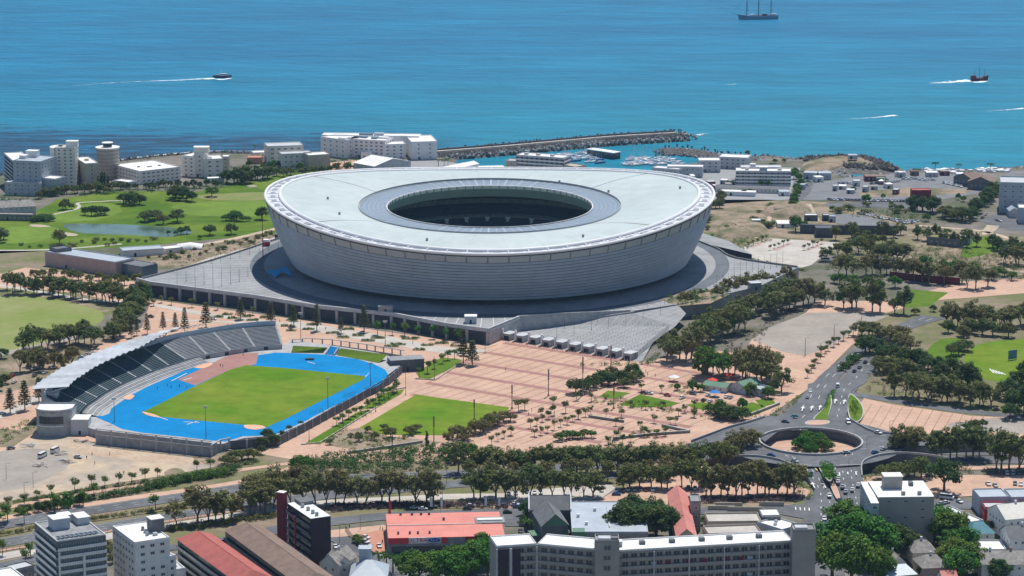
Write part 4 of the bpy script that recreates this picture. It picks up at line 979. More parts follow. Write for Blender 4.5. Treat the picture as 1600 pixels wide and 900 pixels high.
# rounded clubhouse at the left end
ch = thing('clubhouse', 'rounded grey concrete clubhouse with a dark window at the left end of the grandstand', 'building', G(84, 680, 0))
def rounded(u0, u1, v, depth, n=14):
    a, b = G(u0, v, 0), G(u1, v, 0); c = (a+b)/2; r = (b-a).length/2
    P = [Vector((c.x+r*math.cos(t), c.y+r*.75*math.sin(t)*1.0, 0)) for t in np.linspace(math.pi, 2*math.pi, n)]
    return P+[Vector((c.x+r, c.y+depth, 0)), Vector((c.x-r, c.y+depth, 0))]
P = rounded(58, 115, 677, 11); mb = MB(); mb.prism(P, 0, 13.5, top=False); mb.build('wall', 'concrete', ch)
mb = MB(); mb.prism(P, 12.2, 12.6); mb.build('roof', 'white_paint', ch)
Q = rounded(57.4, 115.6, 677, 11); mb = MB(); L_ = [Vector((p.x, p.y, 13.5)) for p in Q]; wall_line(mb, L_[:-2], .5, .3, -.5); mb.build('parapet', 'light_grey', ch)
W = rounded(57.7, 115.3, 677, 11)
for k in range(3, 9):
    a, b = W[k], W[k+1]; mb = MB(); wall_line(mb, [Vector((a.x, a.y-.12, 8.6)), Vector((b.x, b.y-.12, 8.6))], .2, 1.6, -2.2); mb.build('window', 'glass_dark', ch)
mb = MB(); wall_line(mb, [Vector((p.x, p.y-.3, 5.2)) for p in W[2:10]], .5, .35, -.1); mb.build('sill', 'white_paint', ch)
block_thing('stair_block', 'low white flat block joining the rounded clubhouse and the track', 'building', 127, 676, 0, (9, 10, 8.0), 'light_grey', 'white_paint')
block_thing('roof_box', 'small white box on top behind the rounded clubhouse', 'building', 80, 655, 0, (8, 8, 14), 'light_grey', 'white_paint')
# perimeter concrete wall with columns and gap below top rail
def colonnade(name, label, px, h, z, step, rail=True, wall_h=None, m='concrete', wm='concrete_mid'):
    P = pts(px, z); t = thing(name, label, 'wall', P[0]); Q = resample(P, step)
    for q in Q: mb = MB(); mb.box((q.x, q.y, z+h/2), (.8, .8, h)); mb.build('column', m, t)
    if rail: mb = MB(); wall_line(mb, [Vector((p.x, p.y, z+h)) for p in P], .9, .35, 0); mb.build('top_rail', m, t)
    if wall_h: mb = MB(); wall_line(mb, P, .4, wall_h, 0); mb.build('wall_panel', wm, t)
    return t
colonnade('perimeter_wall', 'high grey concrete wall with columns between blue track and sand lot', [(151, 694), (222, 702), (331, 714)], 7.8, 0, 8.5, wall_h=5.0)
colonnade('perimeter_wall', 'dark concrete wall with columns along the lower right side of the blue track', [(358, 703), (434, 697), (480, 673), (560, 629), (610, 600), (628, 584)], 4.8, 0, 9, rail=False, wall_h=4.6, wm='concrete_dark')
colonnade('perimeter_wall', 'short return wall of grey columns at the corner of the sand lot', [(331, 714), (345, 706), (360, 703)], 6.0, 0, 5, wall_h=3.4)
colonnade('stadium_colonnade', 'grey concrete colonnade behind the grass banks of the blue track', [(457, 543), (480, 541), (520, 543), (570, 550), (632, 560)], 4.5, 1.0, 6, wall_h=1.6)
for P_, lb in (([(455, 551, AZ+.1), (505, 551.5, AZ+.1), (512, 543, AZ+3), (458, 540, AZ+3)], 0), ([(527, 555, AZ+.1), (592, 567, AZ+.1), (606, 554, AZ+3), (532, 544, AZ+3)], 1)):
    mb = MB(); P = pts(P_); mb.quad(*P); struct('grass_bank', mb, 'lawn')
mb = MB(); P = pts([(509, 553.5, AZ+.1), (522, 555, AZ+.1), (530, 543, AZ+3.3), (517, 541, AZ+3.3)]); mb.quad(*P); struct('blue_ramp', mb, 'track_blue')
for a_, b_ in ((0, 3), (1, 2)): mb = MB(); wall_line(mb, [P[a_], P[b_]], .6, .9, -2); tag(mb.build('ramp_wall', 'light_grey'), 'pale kerb wall on the '+('left' if a_ == 0 else 'right')+' side of the blue ramp', 'wall')
block_thing('gate_house', 'dark teal flat building with a recessed roof at the right corner of the track', 'building', 634, 577, .2, (19, 10, 6.5), 'concrete_dark', 'concrete_mid', .25)
sheet('brown_garden', [(1030, 468), (1062, 456), (1110, 452), (1140, 460), (1110, 474), (1060, 478)], 'earth', PZ+.09)
# ================================================================== BUILDINGS
WIN = {}
def window_mesh(kind='w', frame='frame_white', glass='glass_dark'):
    key = (kind, frame, glass)
    if key in WIN: return WIN[key]
    mb = MB(); f = .12
    mb.cm = 0
    for a, b, c, d in ((-.5, -.5, .5, -.5+f), (-.5, .5-f, .5, .5), (-.5, -.5+f, -.5+f, .5-f), (.5-f, -.5+f, .5, .5-f), (-.03, -.5+f, .03, .5-f)):
        mb.quad((a, -.12, b), (c, -.12, b), (c, -.12, d), (a, -.12, d))
    for a, b, c, d in ((-.5, -.5, .5, -.5), (.5, -.5, .5, .5), (.5, .5, -.5, .5), (-.5, .5, -.5, -.5)):
        mb.quad((a, -.12, b), (a, .05, b), (c, .05, d), (c, -.12, d))
    me = bpy.data.meshes.new('window'); me.from_pydata(mb.v, [], mb.f); me.materials.append(M[frame])
    mb = MB(); mb.quad((-.5+f, -.04, -.5+f), (.5-f, -.04, -.5+f), (.5-f, -.04, .5-f), (-.5+f, -.04, .5-f)); m2 = bpy.data.meshes.new('pane'); m2.from_pydata(mb.v, [], mb.f); m2.materials.append(M[glass])
    WIN[key] = (me, m2); return WIN[key]
def footprint(A, B, depth=None, Cp=None, z=0):
    a = G(A[0], A[1], z); b = G(B[0], B[1], z); d = (b-a).normalized(); n = Vector((-d.y, d.x, 0))
    if Cp is not None:
        c = G(Cp[0], Cp[1], z); depth = (c-b).dot(n)
    return [a, b, b+n*depth, a+n*depth]
def face_vis(p, q):
    n = Vector((q.y-p.y, p.x-q.x, 0)).normalized(); m = (p+q)/2; return n, n.dot(Vector((-m.x, -m.y, 0)).normalized())
def put_windows(t, P, z0, z1, floors, spacing, ww, wh, frame='frame_white', glass='glass_dark', faces=None, margin=1.2, skip=.0):
    o = world_loc(t)
    for i in range(len(P)):
        p, q = P[i], P[(i+1) % len(P)]; n, vis = face_vis(p, q)
        if vis < .03 or (faces is not None and i not in faces): continue
        L_ = (q-p).length
        k = max(1, int((L_-margin*2)/spacing)); 
        if L_ < ww+1: continue
        fh = (z1-z0)/floors; rz = math.atan2(q.y-p.y, q.x-p.x)
        for f in range(floors):
            for j in range(k):
                if random.random() < skip: continue
                c = p.lerp(q, (margin+(L_-2*margin)*(j+.5)/k)/L_); 
                wm = window_mesh('w', frame, glass); wo = link('window', wm[0], t, (c.x-o.x, c.y-o.y, z0+fh*(f+.55)-o.z), rz, (ww, 1, wh)); link('pane', wm[1], wo)
def put_bands(t, P, z0, z1, floors, bandm, glassm='glass_dark', bh=1.1, proud=.9, faces=None, inset=.0, piers=None, pierm=None):
    """gallery front: recessed glazing with one projecting balcony parapet and slab per floor"""
    fh = (z1-z0)/floors
    for i in range(len(P)):
        p, q = P[i], P[(i+1) % len(P)]; n, vis = face_vis(p, q)
        if vis < .03 or (faces is not None and i not in faces): continue
        d = (q-p).normalized(); L_ = (q-p).length; rz = math.atan2(d.y, d.x)
        for f in range(floors):
            z = z0+fh*f; c = (p+q)/2+n*(proud/2)
            mb = MB(); mb.box((c.x, c.y, z+.1), (L_-inset*2, proud, .22), rz); c2 = (p+q)/2+n*(proud-.08); mb.box((c2.x, c2.y, z+.2+bh/2), (L_-inset*2, .14, bh), rz); mb.build('balcony', bandm, t)
            c = (p+q)/2+n*.05
            if glassm: mb = MB(); mb.box((c.x, c.y, z+fh*.55), (L_-inset*2-.4, .08, fh*.72), rz); mb.build('glazing', glassm, t)
        if piers:
            k = max(1, int(L_/piers))
            for j in range(k+1):
                c = p.lerp(q, j/k)+n*(proud*.5+.03); mb = MB(); mb.box((c.x, c.y, (z0+z1)/2), (.45, proud+.16, z1-z0), rz); mb.build('pier', pierm or bandm, t)
def bld(name, label, A, B, depth=None, Cp=None, h=10, z0=0, wall='cream', roof='roof_white', floors=3, spacing=3.2, ww=1.6, wh=1.4, par=.6, boxes=(), frame='frame_white', glass='glass_dark', bands=None, wfaces=None, bfaces=None, zlow=0, cat='building', group=None, skip=0, parm=None, roofd=.25, door=True, inset=0, piers=None, pierm=None, bandm='white_paint'):
    zt = z0+h; P = footprint(A, B, depth, Cp, zt); c = sum(P, Vector())/4
    t = thing(name, label, cat, (c.x, c.y, z0), 0, group)
    mb = MB(); mb.prism(P, z0-.3, zt-.02, top=False); wo = mb.build('wall', wall, t)
    mb = MB(); mb.prism([c+(p-c)*1.0 for p in P], zt-.02, zt+roofd); ro = mb.build('roof', roof, t)
    if par:
        ins = [p+(c-p).normalized()*.35 for p in P]
        mb = MB(); wall_line(mb, [Vector((p.x, p.y, zt+roofd)) for p in ins], .35, par, -.02, True); mb.build('parapet', parm or wall, t)
    if floors and not bands == 'only': put_windows(t, P, z0+zlow, zt-.2, floors, spacing, ww, wh, frame, glass, wfaces, skip=skip)
    if bands: put_bands(t, P, z0+zlow, zt-.5, floors, bandm, ('glass_dark' if bands == 'only' or not wfaces else None), faces=bfaces, inset=inset, piers=piers, pierm=pierm)
    ex = (P[1]-P[0]); ey = (P[3]-P[0])
    for bx in boxes:
        fx, fy, lx, ly, hh = bx[:5]; m_ = bx[5] if len(bx) > 5 else wall; nm = bx[6] if len(bx) > 6 else 'roof_box'
        q = P[0]+ex*fx+ey*fy; mb = MB(); mb.box((q.x, q.y, zt+roofd+hh/2), (lx, ly, hh), math.atan2(ex.y, ex.x)); bo = mb.build(nm, m_, ro)
        if hh > 1.8:
            mb = MB(); mb.box((q.x, q.y, zt+roofd+hh+.12), (lx+.5, ly+.5, .24), math.atan2(ex.y, ex.x)); mb.build('roof_box_cap', 'roof_white', t)
    if door:
        n, vis = face_vis(P[0], P[1]); q = P[0].lerp(P[1], .3)+n*.05; mb = MB(); mb.box((q.x, q.y, z0+1.2), (1.6, .12, 2.4), math.atan2(ex.y, ex.x)); mb.build('door', 'dark_recess', wo)
    return t, P
def gable(name, label, A, B, depth=None, Cp=None, h=6, rh=3, z0=0, wall='cream', roof='slate', along='ab', hip=0, floors=2, spacing=3, ww=1.1, wh=1.3, over=.5, chim=0, cat='house', frame='frame_white', bands=None, bfaces=None, dormer=0, endwall=None, group=None):
    zt = z0+h; P = footprint(A, B, depth, Cp, zt); c = sum(P, Vector())/4; t = thing(name, label, cat, (c.x, c.y, z0), 0, group)
    mb = MB(); mb.prism(P, z0-.3, zt, top=True); mb.build('wall', wall, t)
    if along == 'ab': a, b, c_, d = P
    else: b, c_, d, a = P
    # eaves a-b and d-c, ridge between the ends
    u = (b-a).normalized(); v_ = (d-a).normalized(); a2, b2, c2, d2 = a-u*over-v_*over, b+u*over-v_*over, c_+u*over+v_*over, d-u*over+v_*over
    r0 = (a2+d2)/2+u*hip+Vector((0, 0, rh)); r1 = (b2+c2)/2-u*hip+Vector((0, 0, rh)); mb = MB()
    for q in (a2, b2, c2, d2): q.z += .05
    mb.quad(a2, b2, r1, r0); mb.quad(c2, d2, r0, r1)
    if hip: mb.quad(b2, c2, r1); mb.quad(d2, a2, r0)
    ro = mb.build('roof', roof, t)
    if not hip:
        mb = MB(); mb.quad(b+Vector((0, 0, .02)), c_+Vector((0, 0, .02)), r1-u*(over)-Vector((0, 0, .15))); mb.build('gable', endwall or wall, t); mb = MB(); mb.quad(d+Vector((0, 0, .02)), a+Vector((0, 0, .02)), r0+u*over-Vector((0, 0, .15))); mb.build('gable', endwall or wall, t)
    mb = MB(); mb.tube(r0, r1, .14, n=5); mb.build('ridge', roof, ro)
    if floors and not bands: put_windows(t, P, z0, zt, floors, spacing, ww, wh, frame)
    if bands: put_bands(t, P, z0, zt-.3, floors, bands, faces=bfaces)
    for k in range(chim):
        q = r0.lerp(r1, (k+.6)/(chim+.4)); mb = MB(); mb.box((q.x, q.y, q.z+.2), (.9, .9, 2.0), math.atan2(u.y, u.x)); mb.build('chimney', 'terracotta' if k % 2 else 'white_paint', ro)
    return t, P
# ---- coast, left to right
bld('apartment_block', 'pale blue-white stepped apartment block with sloping grey roof at the far left of the coast', (20, 252), (63, 254), None, (60, 244), h=25, wall='blue_grey_wall', roof='steel_roof', floors=8, spacing=5, ww=2.2, boxes=((.25, .8, 9, 6, 5, 'white_paint'), (.1, .5, 5, 6, 2.5, 'white_paint')))
bld('apartment_block', 'narrow shaded wing of balconies on the left of the stepped coast block', (6, 240), (20, 252), 14, h=24, wall='cream', roof='roof_white', floors=8, bands=True, bandm='light_grey', spacing=6)
bld('apartment_wing', 'low pale base wing in front of the stepped coast block', (7, 286), (62, 287), 14, h=9.5, wall='blue_grey_wall', roof='light_grey', floors=3, spacing=5, ww=1.8)
bld('apartment_wing', 'low linking wing between the stepped block and the tall cream tower', (62, 279), (86, 281), 14, h=12, wall='blue_grey_wall', roof='roof_white', floors=4, spacing=4.5, ww=1.8)
t, P = bld('apartment_tower', 'tallest cream tower with a rounded left corner and box on its roof by the sea', (85, 232), (117, 232), 16, h=31, wall='cream', roof='light_grey', floors=11, spacing=4.2, ww=2.0, wh=1.5, boxes=((.8, .5, 9, 6, 4.5, 'white_paint'), (.2, .6, 3, 3, 1.2, 'roof_green')))
c = (P[0]+P[3])/2; mb = MB(); rr = (P[3]-P[0]).length/2; cyl = [Vector((c.x+rr*.62*math.cos(q), c.y+rr*math.sin(q), 0)) for q in np.linspace(math.pi/2, math.pi*1.5, 12)]+[Vector((c.x+.5, c.y-rr, 0)), Vector((c.x+.5, c.y+rr, 0))]
mb.prism(cyl, -.3, 31.4); mb.build('rounded_corner', 'cream', t)
bld('apartment_block', 'pinkish mid-rise with a white roof edge just right of the tall cream tower', (117, 247), (133, 257), None, (151, 254), h=19, wall='beige_wall', roof='roof_white', floors=6, spacing=4.5, ww=2.0, boxes=((.5, .5, 3, 3, 1.5),))
# round tower
pc = G(168, 231, 24); t = thing('round_tower', 'round brown-grey apartment tower with a hat-like white roof by the kelp shore', 'building', (pc.x, pc.y, 0)); R_ = 8.8
circ = lambda r, n=20: [Vector((pc.x+r*math.cos(q), pc.y+r*math.sin(q), 0)) for q in np.linspace(0, 2*math.pi, n+1)[:-1]]
mb = MB(); mb.prism(circ(R_), -.3, 24, top=True); mb.build('wall', 'beige_wall', t)
for k in range(8): mb = MB(); mb.prism(circ(R_+.5), 1.5+k*2.9, 2.3+k*2.9); mb.build('balcony', 'grey_wall', t)
mb = MB(); mb.prism(circ(R_+.9), 24, 24.8, bot=True); mb.build('roof', 'roof_white', t)
mb = MB(); mb.prism(circ(3.6), 24.8, 28); mb.build('roof_drum', 'glass_dark', t); mb = MB(); mb.prism(circ(4.6), 28, 28.5, bot=True); mb.build('roof_hat', 'roof_white', t)
put_windows(t, [Vector((p.x, p.y, 0)) for p in circ(R_+.05, 12)], 0, 24, 8, 2.6, 2.2, 1.3, margin=.4)
bld('office_block', 'wide low cream building with a bright white flat roof by the golf course', (219, 269), (282, 262), None, (243, 251), h=10, wall='cream', roof='roof_white', floors=3, spacing=4.2, ww=2.6, wh=1.2, boxes=((.3, .5, 2, 2, .8, 'metal_grey'), (.5, .4, 4, 1.5, .7, 'metal_grey'), (.75, .4, 2, 2, .8, 'metal_grey')), zlow=1)
bld('office_annex', 'small white-roofed annex left of the wide low cream building', (176, 283), (201, 286), 10, h=4, wall='light_grey', roof='roof_white', floors=1)
bld('hotel_block', 'left wing of the cream hotel with a box on its roof by the golf course', (284, 244), (305, 246), 18, h=16, wall='cream', roof='roof_white', floors=5, spacing=5, ww=2.4)
bld('hotel_block', 'recessed middle of the cream hotel with the tallest roof box', (303, 241), (320, 241), 14, h=18.5, wall='cream', roof='roof_white', floors=5, spacing=5, boxes=((.6, .6, 12, 8, 4.5, 'cream'),))
bld('hotel_block', 'right wing of the cream hotel with shaded windows facing the golf course', (319, 250), (348, 249), 20, h=14.5, wall='cream', roof='roof_white', floors=4, spacing=4.6, ww=2.4, boxes=((.3, .4, 5, 4, 1.5, 'white_paint'),))
bld('hotel_block', 'far right end of the cream hotel behind the large dark trees', (347, 246), (357, 246), 12, h=13, wall='beige_wall', roof='roof_white', floors=4, spacing=4)
bld('hotel_porch', 'curved low white entrance roof in front of the cream hotel', (325, 279), (350, 278), 6, h=3.4, wall='white_paint', roof='roof_white', floors=0, par=0)
bld('coast_house', 'small peach house on the shore behind the large dark trees', (386, 247), (408, 247), 12, h=5, wall='terracotta', roof='terracotta', floors=1, par=.2)
bld('coast_house', 'small white flat house on the shore left of the cream school', (396, 240), (417, 239), 12, h=6, wall='cream', roof='roof_white', floors=2)
bld('office_block', 'cream flat-roofed block with wide windows behind the cream school', (418, 230), (474, 228), 20, h=15, wall='cream', roof='light_grey', floors=4, spacing=5, ww=3)
bld('office_block', 'low cream school-like wing left of the huge white hotel', (440, 242), (488, 240), 14, h=12, wall='cream', roof='light_grey', floors=3, spacing=4, ww=1.6)
bld('office_block', 'plain cream gable-ended block beside the huge white hotel', (482, 244), (516, 242), 16, h=12, wall='beige_wall', roof='roof_white', floors=1, spacing=9, ww=1)
# large white hotel
bld('white_hotel', 'left wing of the huge white seafront hotel', (501, 215), (542, 220), 22, h=15, wall='white_paint', roof='roof_white', floors=4, spacing=6, ww=1.6, boxes=((.7, .3, 8, 6, 1.2, 'white_paint'),))
bld('white_hotel', 'recessed middle wing of the huge white seafront hotel with many windows', (543, 218), (602, 221), 20, h=15, wall='white_paint', roof='roof_white', floors=5, spacing=4, ww=2.4, boxes=((.3, .6, 6, 4, 1.4, 'glass_blue'), (.6, .5, 5, 4, 1.4, 'glass_blue'), (.8, .7, 9, 5, 1.4, 'white_paint')))
bld('white_hotel', 'angled white connecting wing of the huge seafront hotel with balconies', (598, 227), (634, 226), 16, h=12, wall='white_paint', roof='roof_white', floors=4, spacing=5, ww=2)
bld('white_hotel', 'right wing of the huge white seafront hotel next to the breakwater', (643, 223), (683, 222), None, (668, 212), h=14.5, wall='white_paint', roof='roof_white', floors=4, spacing=7, ww=1.4)
bld('white_hotel', 'long rear wing of the huge white seafront hotel', (502, 212), (655, 214), 14, h=15.3, wall='white_paint', roof='roof_white', floors=0, boxes=((.45, .5, 12, 5, 1.5, 'glass_blue'), (.58, .5, 8, 5, 1.8, 'steel_roof')), door=False)
bld('pool_house', 'small white portico among palms in front of the huge white hotel', (564, 240), (581, 240), 7, h=5, wall='white_paint', roof='roof_white', floors=1)
gable('white_hall', 'broad white-roofed hall with twin gables in front of the seafront hotel', (585, 260), (642, 252), 26, h=8, rh=4.5, wall='light_grey', roof='roof_white', along='dc', floors=2, spacing=5, cat='building')
gable('market_shed', 'long thin white-roofed shed on the marina quay', (702, 265), (748, 256), 11, h=4, rh=2, wall='white_paint', roof='roof_white', floors=1, cat='shed')
for k, (u0, u1, v) in enumerate(((690, 716, 268), (722, 745, 266), (750, 790, 264))):
    bld('market_tent', ('low white tent roof left of the long quay shed', 'low white tent roof in the middle of the marina quay', 'widest low white tent roof beside the marina flats')[k], (u0, v), (u1, v-1), 14, h=4, wall='white_paint', roof='roof_white', floors=0, par=.2, cat='tent', door=False)
bld('marina_flats', 'terraced white marina flats behind the stadium roof, main block', (806, 243), (880, 248), 15, h=12, wall='light_grey', roof='dirty_white', floors=4, bands=True, spacing=4, ww=2, boxes=((.15, .5, 3, 3, 1.6), (.4, .5, 3, 3, 1.6), (.7, .5, 3, 3, 1.6)))
bld('marina_flats', 'low grey end block left of the terraced marina flats', (790, 252), (808, 253), 12, h=7, wall='beige_wall', roof='light_grey', floors=2, spacing=4)
bld('marina_flats', 'low cream roof between marina flats and the moored yachts', (874, 258), (900, 262), 12, h=6, wall='beige_wall', roof='beige_wall', floors=1)
t = thing('boat_shed', 'floating pier shed with a long white roof inside the marina', 'shed', G(935, 240, 0)); p, q = G(917, 232, 3.2), G(958, 239, 3.2)
P = footprint((917, 233), (958, 239), 9, None, 3.0); mb = MB(); mb.prism(P, SEA_Z, 2.6, top=True); mb.build('wall', 'glass_dark', t); mb = MB(); mb.prism([v+(v-sum(P, Vector())/4).normalized()*.8 for v in P], 2.6, 3.2, bot=True); mb.build('roof', 'roof_white', t)
bld('quay_house', 'white flat terrace roof on the quay right of the moored yachts', (1018, 263), (1060, 266), 12, h=7, wall='light_grey', roof='roof_white', floors=2)
bld('quay_flats', 'long white flats just beyond the right rim of the stadium roof', (1042, 261), (1098, 262), 12, h=8, wall='light_grey', roof='roof_white', floors=2, spacing=4)
bld('quay_flats', 'white terraced flats near the curved breakwater, left block', (1092, 252), (1126, 252), 16, h=9, wall='light_grey', roof='roof_white', floors=3, spacing=4, ww=2.4)
bld('quay_flats', 'white terraced flats near the curved breakwater, right block', (1122, 246), (1168, 248), 18, h=9, wall='light_grey', roof='dirty_white', floors=3, spacing=4, ww=2.4)
bld('quay_flats', 'big white stepped marina flats with central tower, front block', (1150, 268), (1236, 269), 16, h=11, wall='light_grey', roof='dirty_white', floors=4, spacing=4.2, ww=2.6, bands=True, boxes=((.5, .3, 6, 6, 3, 'blue_grey_wall'), (.2, .5, 3, 3, 1.5), (.8, .5, 3, 3, 1.5)))
bld('quay_flats', 'rear range of the big white stepped marina flats', (1158, 262), (1222, 262), 10, h=12, wall='light_grey', roof='roof_white', floors=0, boxes=((.3, .5, 4, 4, 2),), door=False)
gable('yard_shed', 'long dark-roofed shed behind the stadium, back one of three', (1118, 293), (1232, 296), 9, h=3.5, rh=1.6, wall='cream', roof='slate', floors=1, cat='shed')
bld('yard_shed', 'long shed with a pale roof in front of the dark-roofed shed', (1126, 299), (1180, 301), 8, h=3.2, wall='white_paint', roof='roof_white', floors=0, cat='shed', par=0)
bld('yard_shed', 'short pale-roofed shed at the right end of the shed row', (1218, 300), (1234, 300), 10, h=3.2, wall='white_paint', roof='steel_roof', floors=0, cat='shed', par=0)
bld('harbour_shed', 'pale blue harbour shed left one of a pair beside the little bay', (1255, 270), (1276, 271), 10, h=5, wall='blue_grey_wall', roof='steel_roof', floors=1, cat='shed', par=0)
bld('harbour_shed', 'pale blue harbour shed right one of a pair beside the little bay', (1279, 271), (1299, 271), 10, h=5, wall='blue_grey_wall', roof='steel_roof', floors=1, cat='shed', par=0)
bld('harbour_shed', 'dark red harbour shed on the yard by the little bay', (1352, 276), (1384, 276), 10, h=4, wall='maroon', roof='roof_brown', floors=1, cat='shed', par=0)
bld('headland_hut', 'small blue hut standing on the rocky headland', (1326, 243), (1340, 243), 7, h=3, z0=4, wall='blue_grey_wall', roof='blue_grey_wall', floors=0, cat='hut', par=0)
bld('container_store', 'red-roofed box building standing alone in the harbour lot', (1425, 298), (1455, 298), 9, h=6.5, wall='maroon', roof='roof_red', floors=0, par=.3, cat='building')
gable('workshop', 'brown pitched workshop left of a pair on the harbour point', (1490, 276), (1520, 281), 14, h=6, rh=4, wall='slate', roof='roof_brown', along='dc', floors=1, cat='workshop')
gable('workshop', 'brown pitched workshop right of a pair on the harbour point', (1512, 284), (1552, 286), 14, h=6, rh=4.5, wall='slate', roof='roof_brown', along='dc', floors=1, cat='workshop')
for k, (u, v, w_) in enumerate(((1400, 270, 16), (1424, 268, 12), (1448, 270, 18), (1470, 268, 14), (1495, 272, 12), (1370, 279, 14))):
    bld('harbour_shack', f'small weathered harbour shack, {ordw(k+1)} of six along the bay', (u, v), (u+w_, v), 8, h=3.5, wall=('cream', 'roof_brown', 'light_grey', 'maroon', 'white_paint', 'slate')[k], roof=('light_grey', 'roof_brown', 'dirty_white', 'roof_grey_old', 'roof_white', 'roof_green')[k], floors=1, cat='shed', par=0)
bld('office_block', 'large blue-grey office block cut by the right edge of the picture', (1563, 287), (1640, 289), 30, h=22, wall='blue_grey_wall', roof='light_grey', floors=5, spacing=5.5, ww=2.2, par=1, zlow=3)
bld('office_block', 'lower blue-grey building below the large office block at the right edge', (1592, 326), (1640, 327), 16, h=11, wall='blue_grey_wall', roof='roof_white', floors=3, spacing=5)
gable('house', 'white gabled house beside the lot at the right edge', (1578, 330), (1592, 330), 12, h=5, rh=2.5, wall='light_grey', roof='steel_roof', along='dc', floors=1)
# fort and yard buildings
ft = [(1210, 327, 14, 'slate', 'roof_grey_old', 'dark bunker-like hut on the brown fort mound'), (1258, 337, 20, 'concrete_dark', 'roof_white', 'dark square hut with a pale top at the foot of the fort mound'), (1286, 337, 11, 'concrete_dark', 'light_grey', 'smaller dark hut right of the square fort hut'),
      (1296, 339, 10, 'blue_grey_wall', 'steel_roof', 'pale blue hut at the fort yard entrance'), (1175, 345, 14, 'light_grey', 'roof_white', 'low white slab hut on the brown fort earth')]
for k, (u, v, w_, wm, rm, lb) in enumerate(ft): bld('fort_hut', lb, (u, v), (u+w_, v), 7, h=4, wall=wm, roof=rm, floors=0, cat='hut', par=.3)
bld('canvas_shed', 'flat white roof shed left of the long dark fort wall', (1215, 350), (1242, 350), 14, h=3, wall='white_paint', roof='roof_white', floors=0, cat='shed', par=0)
t = thing('fort_wall', 'long dark stone fort wall with a square bastion', 'wall', G(1320, 365, 0)); mb = MB(); wall_line(mb, pts([(1250, 364), (1282, 365), (1400, 367)]), 2.5, 6.5, 0); mb.build('wall', 'concrete_dark', t)
q = G(1287, 369); mb = MB(); mb.box((q.x, q.y, 3.4), (12, 10, 6.8)); mb.build('bastion', 'concrete_dark', t)
bld('fort_barracks', 'long low barracks with a dry grass roof behind the park trees', (1448, 371), (1500, 376), 12, h=5, wall='slate', roof='rough_grass', floors=1, spacing=4, cat='building')
bld('fort_barracks', 'small white-roofed block at the right end of the grass-roofed barracks', (1500, 371), (1516, 372), 8, h=5, wall='light_grey', roof='roof_white', floors=0, cat='building')
bld('blue_kiosk', 'bright blue container kiosk among the trees by the pale square', (1366, 404), (1390, 407), 7, h=5.5, wall='blue_sign', roof='slate', floors=0, cat='kiosk', par=.2)
t = thing('maroon_wall', 'long maroon hoarding under the trees right of the blue kiosk', 'hoarding', G(1440, 440)); mb = MB(); wall_line(mb, pts([(1390, 435), (1440, 440), (1500, 445)]), .4, 4.5, 0); mb.build('panel', 'maroon', t)
# golf side
bld('long_hall', 'long low grey-mauve hall with a pale flat roof beside the golf course', (70, 394), (181, 411), 17, h=9, wall='pink_wall', roof='steel_roof', floors=0, par=.5, parm='steel_roof', cat='building')
bld('long_hall', 'dark raised rear block of the long grey-mauve hall', (88, 391), (112, 388), 10, h=11, wall='slate', roof='slate', floors=0, cat='building', door=False)
bld('glass_pavilion', 'bluish glass-walled pavilion joining the hall to the podium', (181, 411), (222, 418), 14, h=7.5, wall='glass_blue', roof='slate', floors=0, cat='building', par=.3)
bld('club_annex', 'long white low building with a pale roof on the golf course edge', (192, 393), (256, 389), 13, h=4, wall='white_paint', roof='steel_roof', floors=0, par=.4)
bld('club_annex', 'shorter white low building right of the long one on the golf edge', (258, 390), (286, 387), 9, h=3.2, wall='white_paint', roof='roof_white', floors=0, par=.3)
t = thing('marquee', 'rounded white marquee at the end of the white golf buildings', 'tent', G(297, 388)); c = G(297, 388); mb = MB()
R2 = [[Vector((c.x-9+18*k/8, c.y+6*math.cos(q), max(0, (1-abs(k-4)*.08)*4.2*math.sin(q)))) for q in np.linspace(0, math.pi, 9)] for k in range(9)]
for a, b in zip(R2[:-1], R2[1:]): mb.strip(b, a)
mb.build('canopy', 'roof_white', t, smooth=True); mb = MB(); wall_line(mb, [Vector((c.x-9, c.y-6, 0)), Vector((c.x+9, c.y-6, 0))], .2, 1.2, 0); mb.build('side', 'white_paint', t)
gable('clubhouse', 'dark-roofed golf clubhouse with dormers at the left edge', (-5, 325), (56, 322), 16, h=6, rh=4, wall='light_grey', roof='roof_grey_old', floors=2, spacing=3.5, hip=3, cat='clubhouse', chim=2)
bld('clubhouse', 'low shaded veranda wing in front of the golf clubhouse', (-5, 336), (50, 337), 9, h=4, wall='slate', roof='roof_grey_old', floors=1, cat='clubhouse')
pa = []
for k, (u, v) in enumerate(((3, 342), (8, 344), (13, 341), (6, 338))):
    t = thing('parasol', '', 'parasol', G(u, v), 0, 'white parasols by the clubhouse'); c = G(u, v); mb = MB()
    for q in range(8): a, b = q*math.pi/4, (q+1)*math.pi/4; mb.quad((c.x+2*math.cos(a), c.y+2*math.sin(a), 2.4), (c.x+2*math.cos(b), c.y+2*math.sin(b), 2.4), (c.x, c.y, 3.2))
    mb.build('canopy', 'white_paint', t); mb = MB(); mb.tube((c.x, c.y, 0), (c.x, c.y, 3), .06); mb.build('pole', 'pole_grey', t); pa.append(t)
number_row(pa, 'small white parasol', 'on the golf clubhouse terrace')
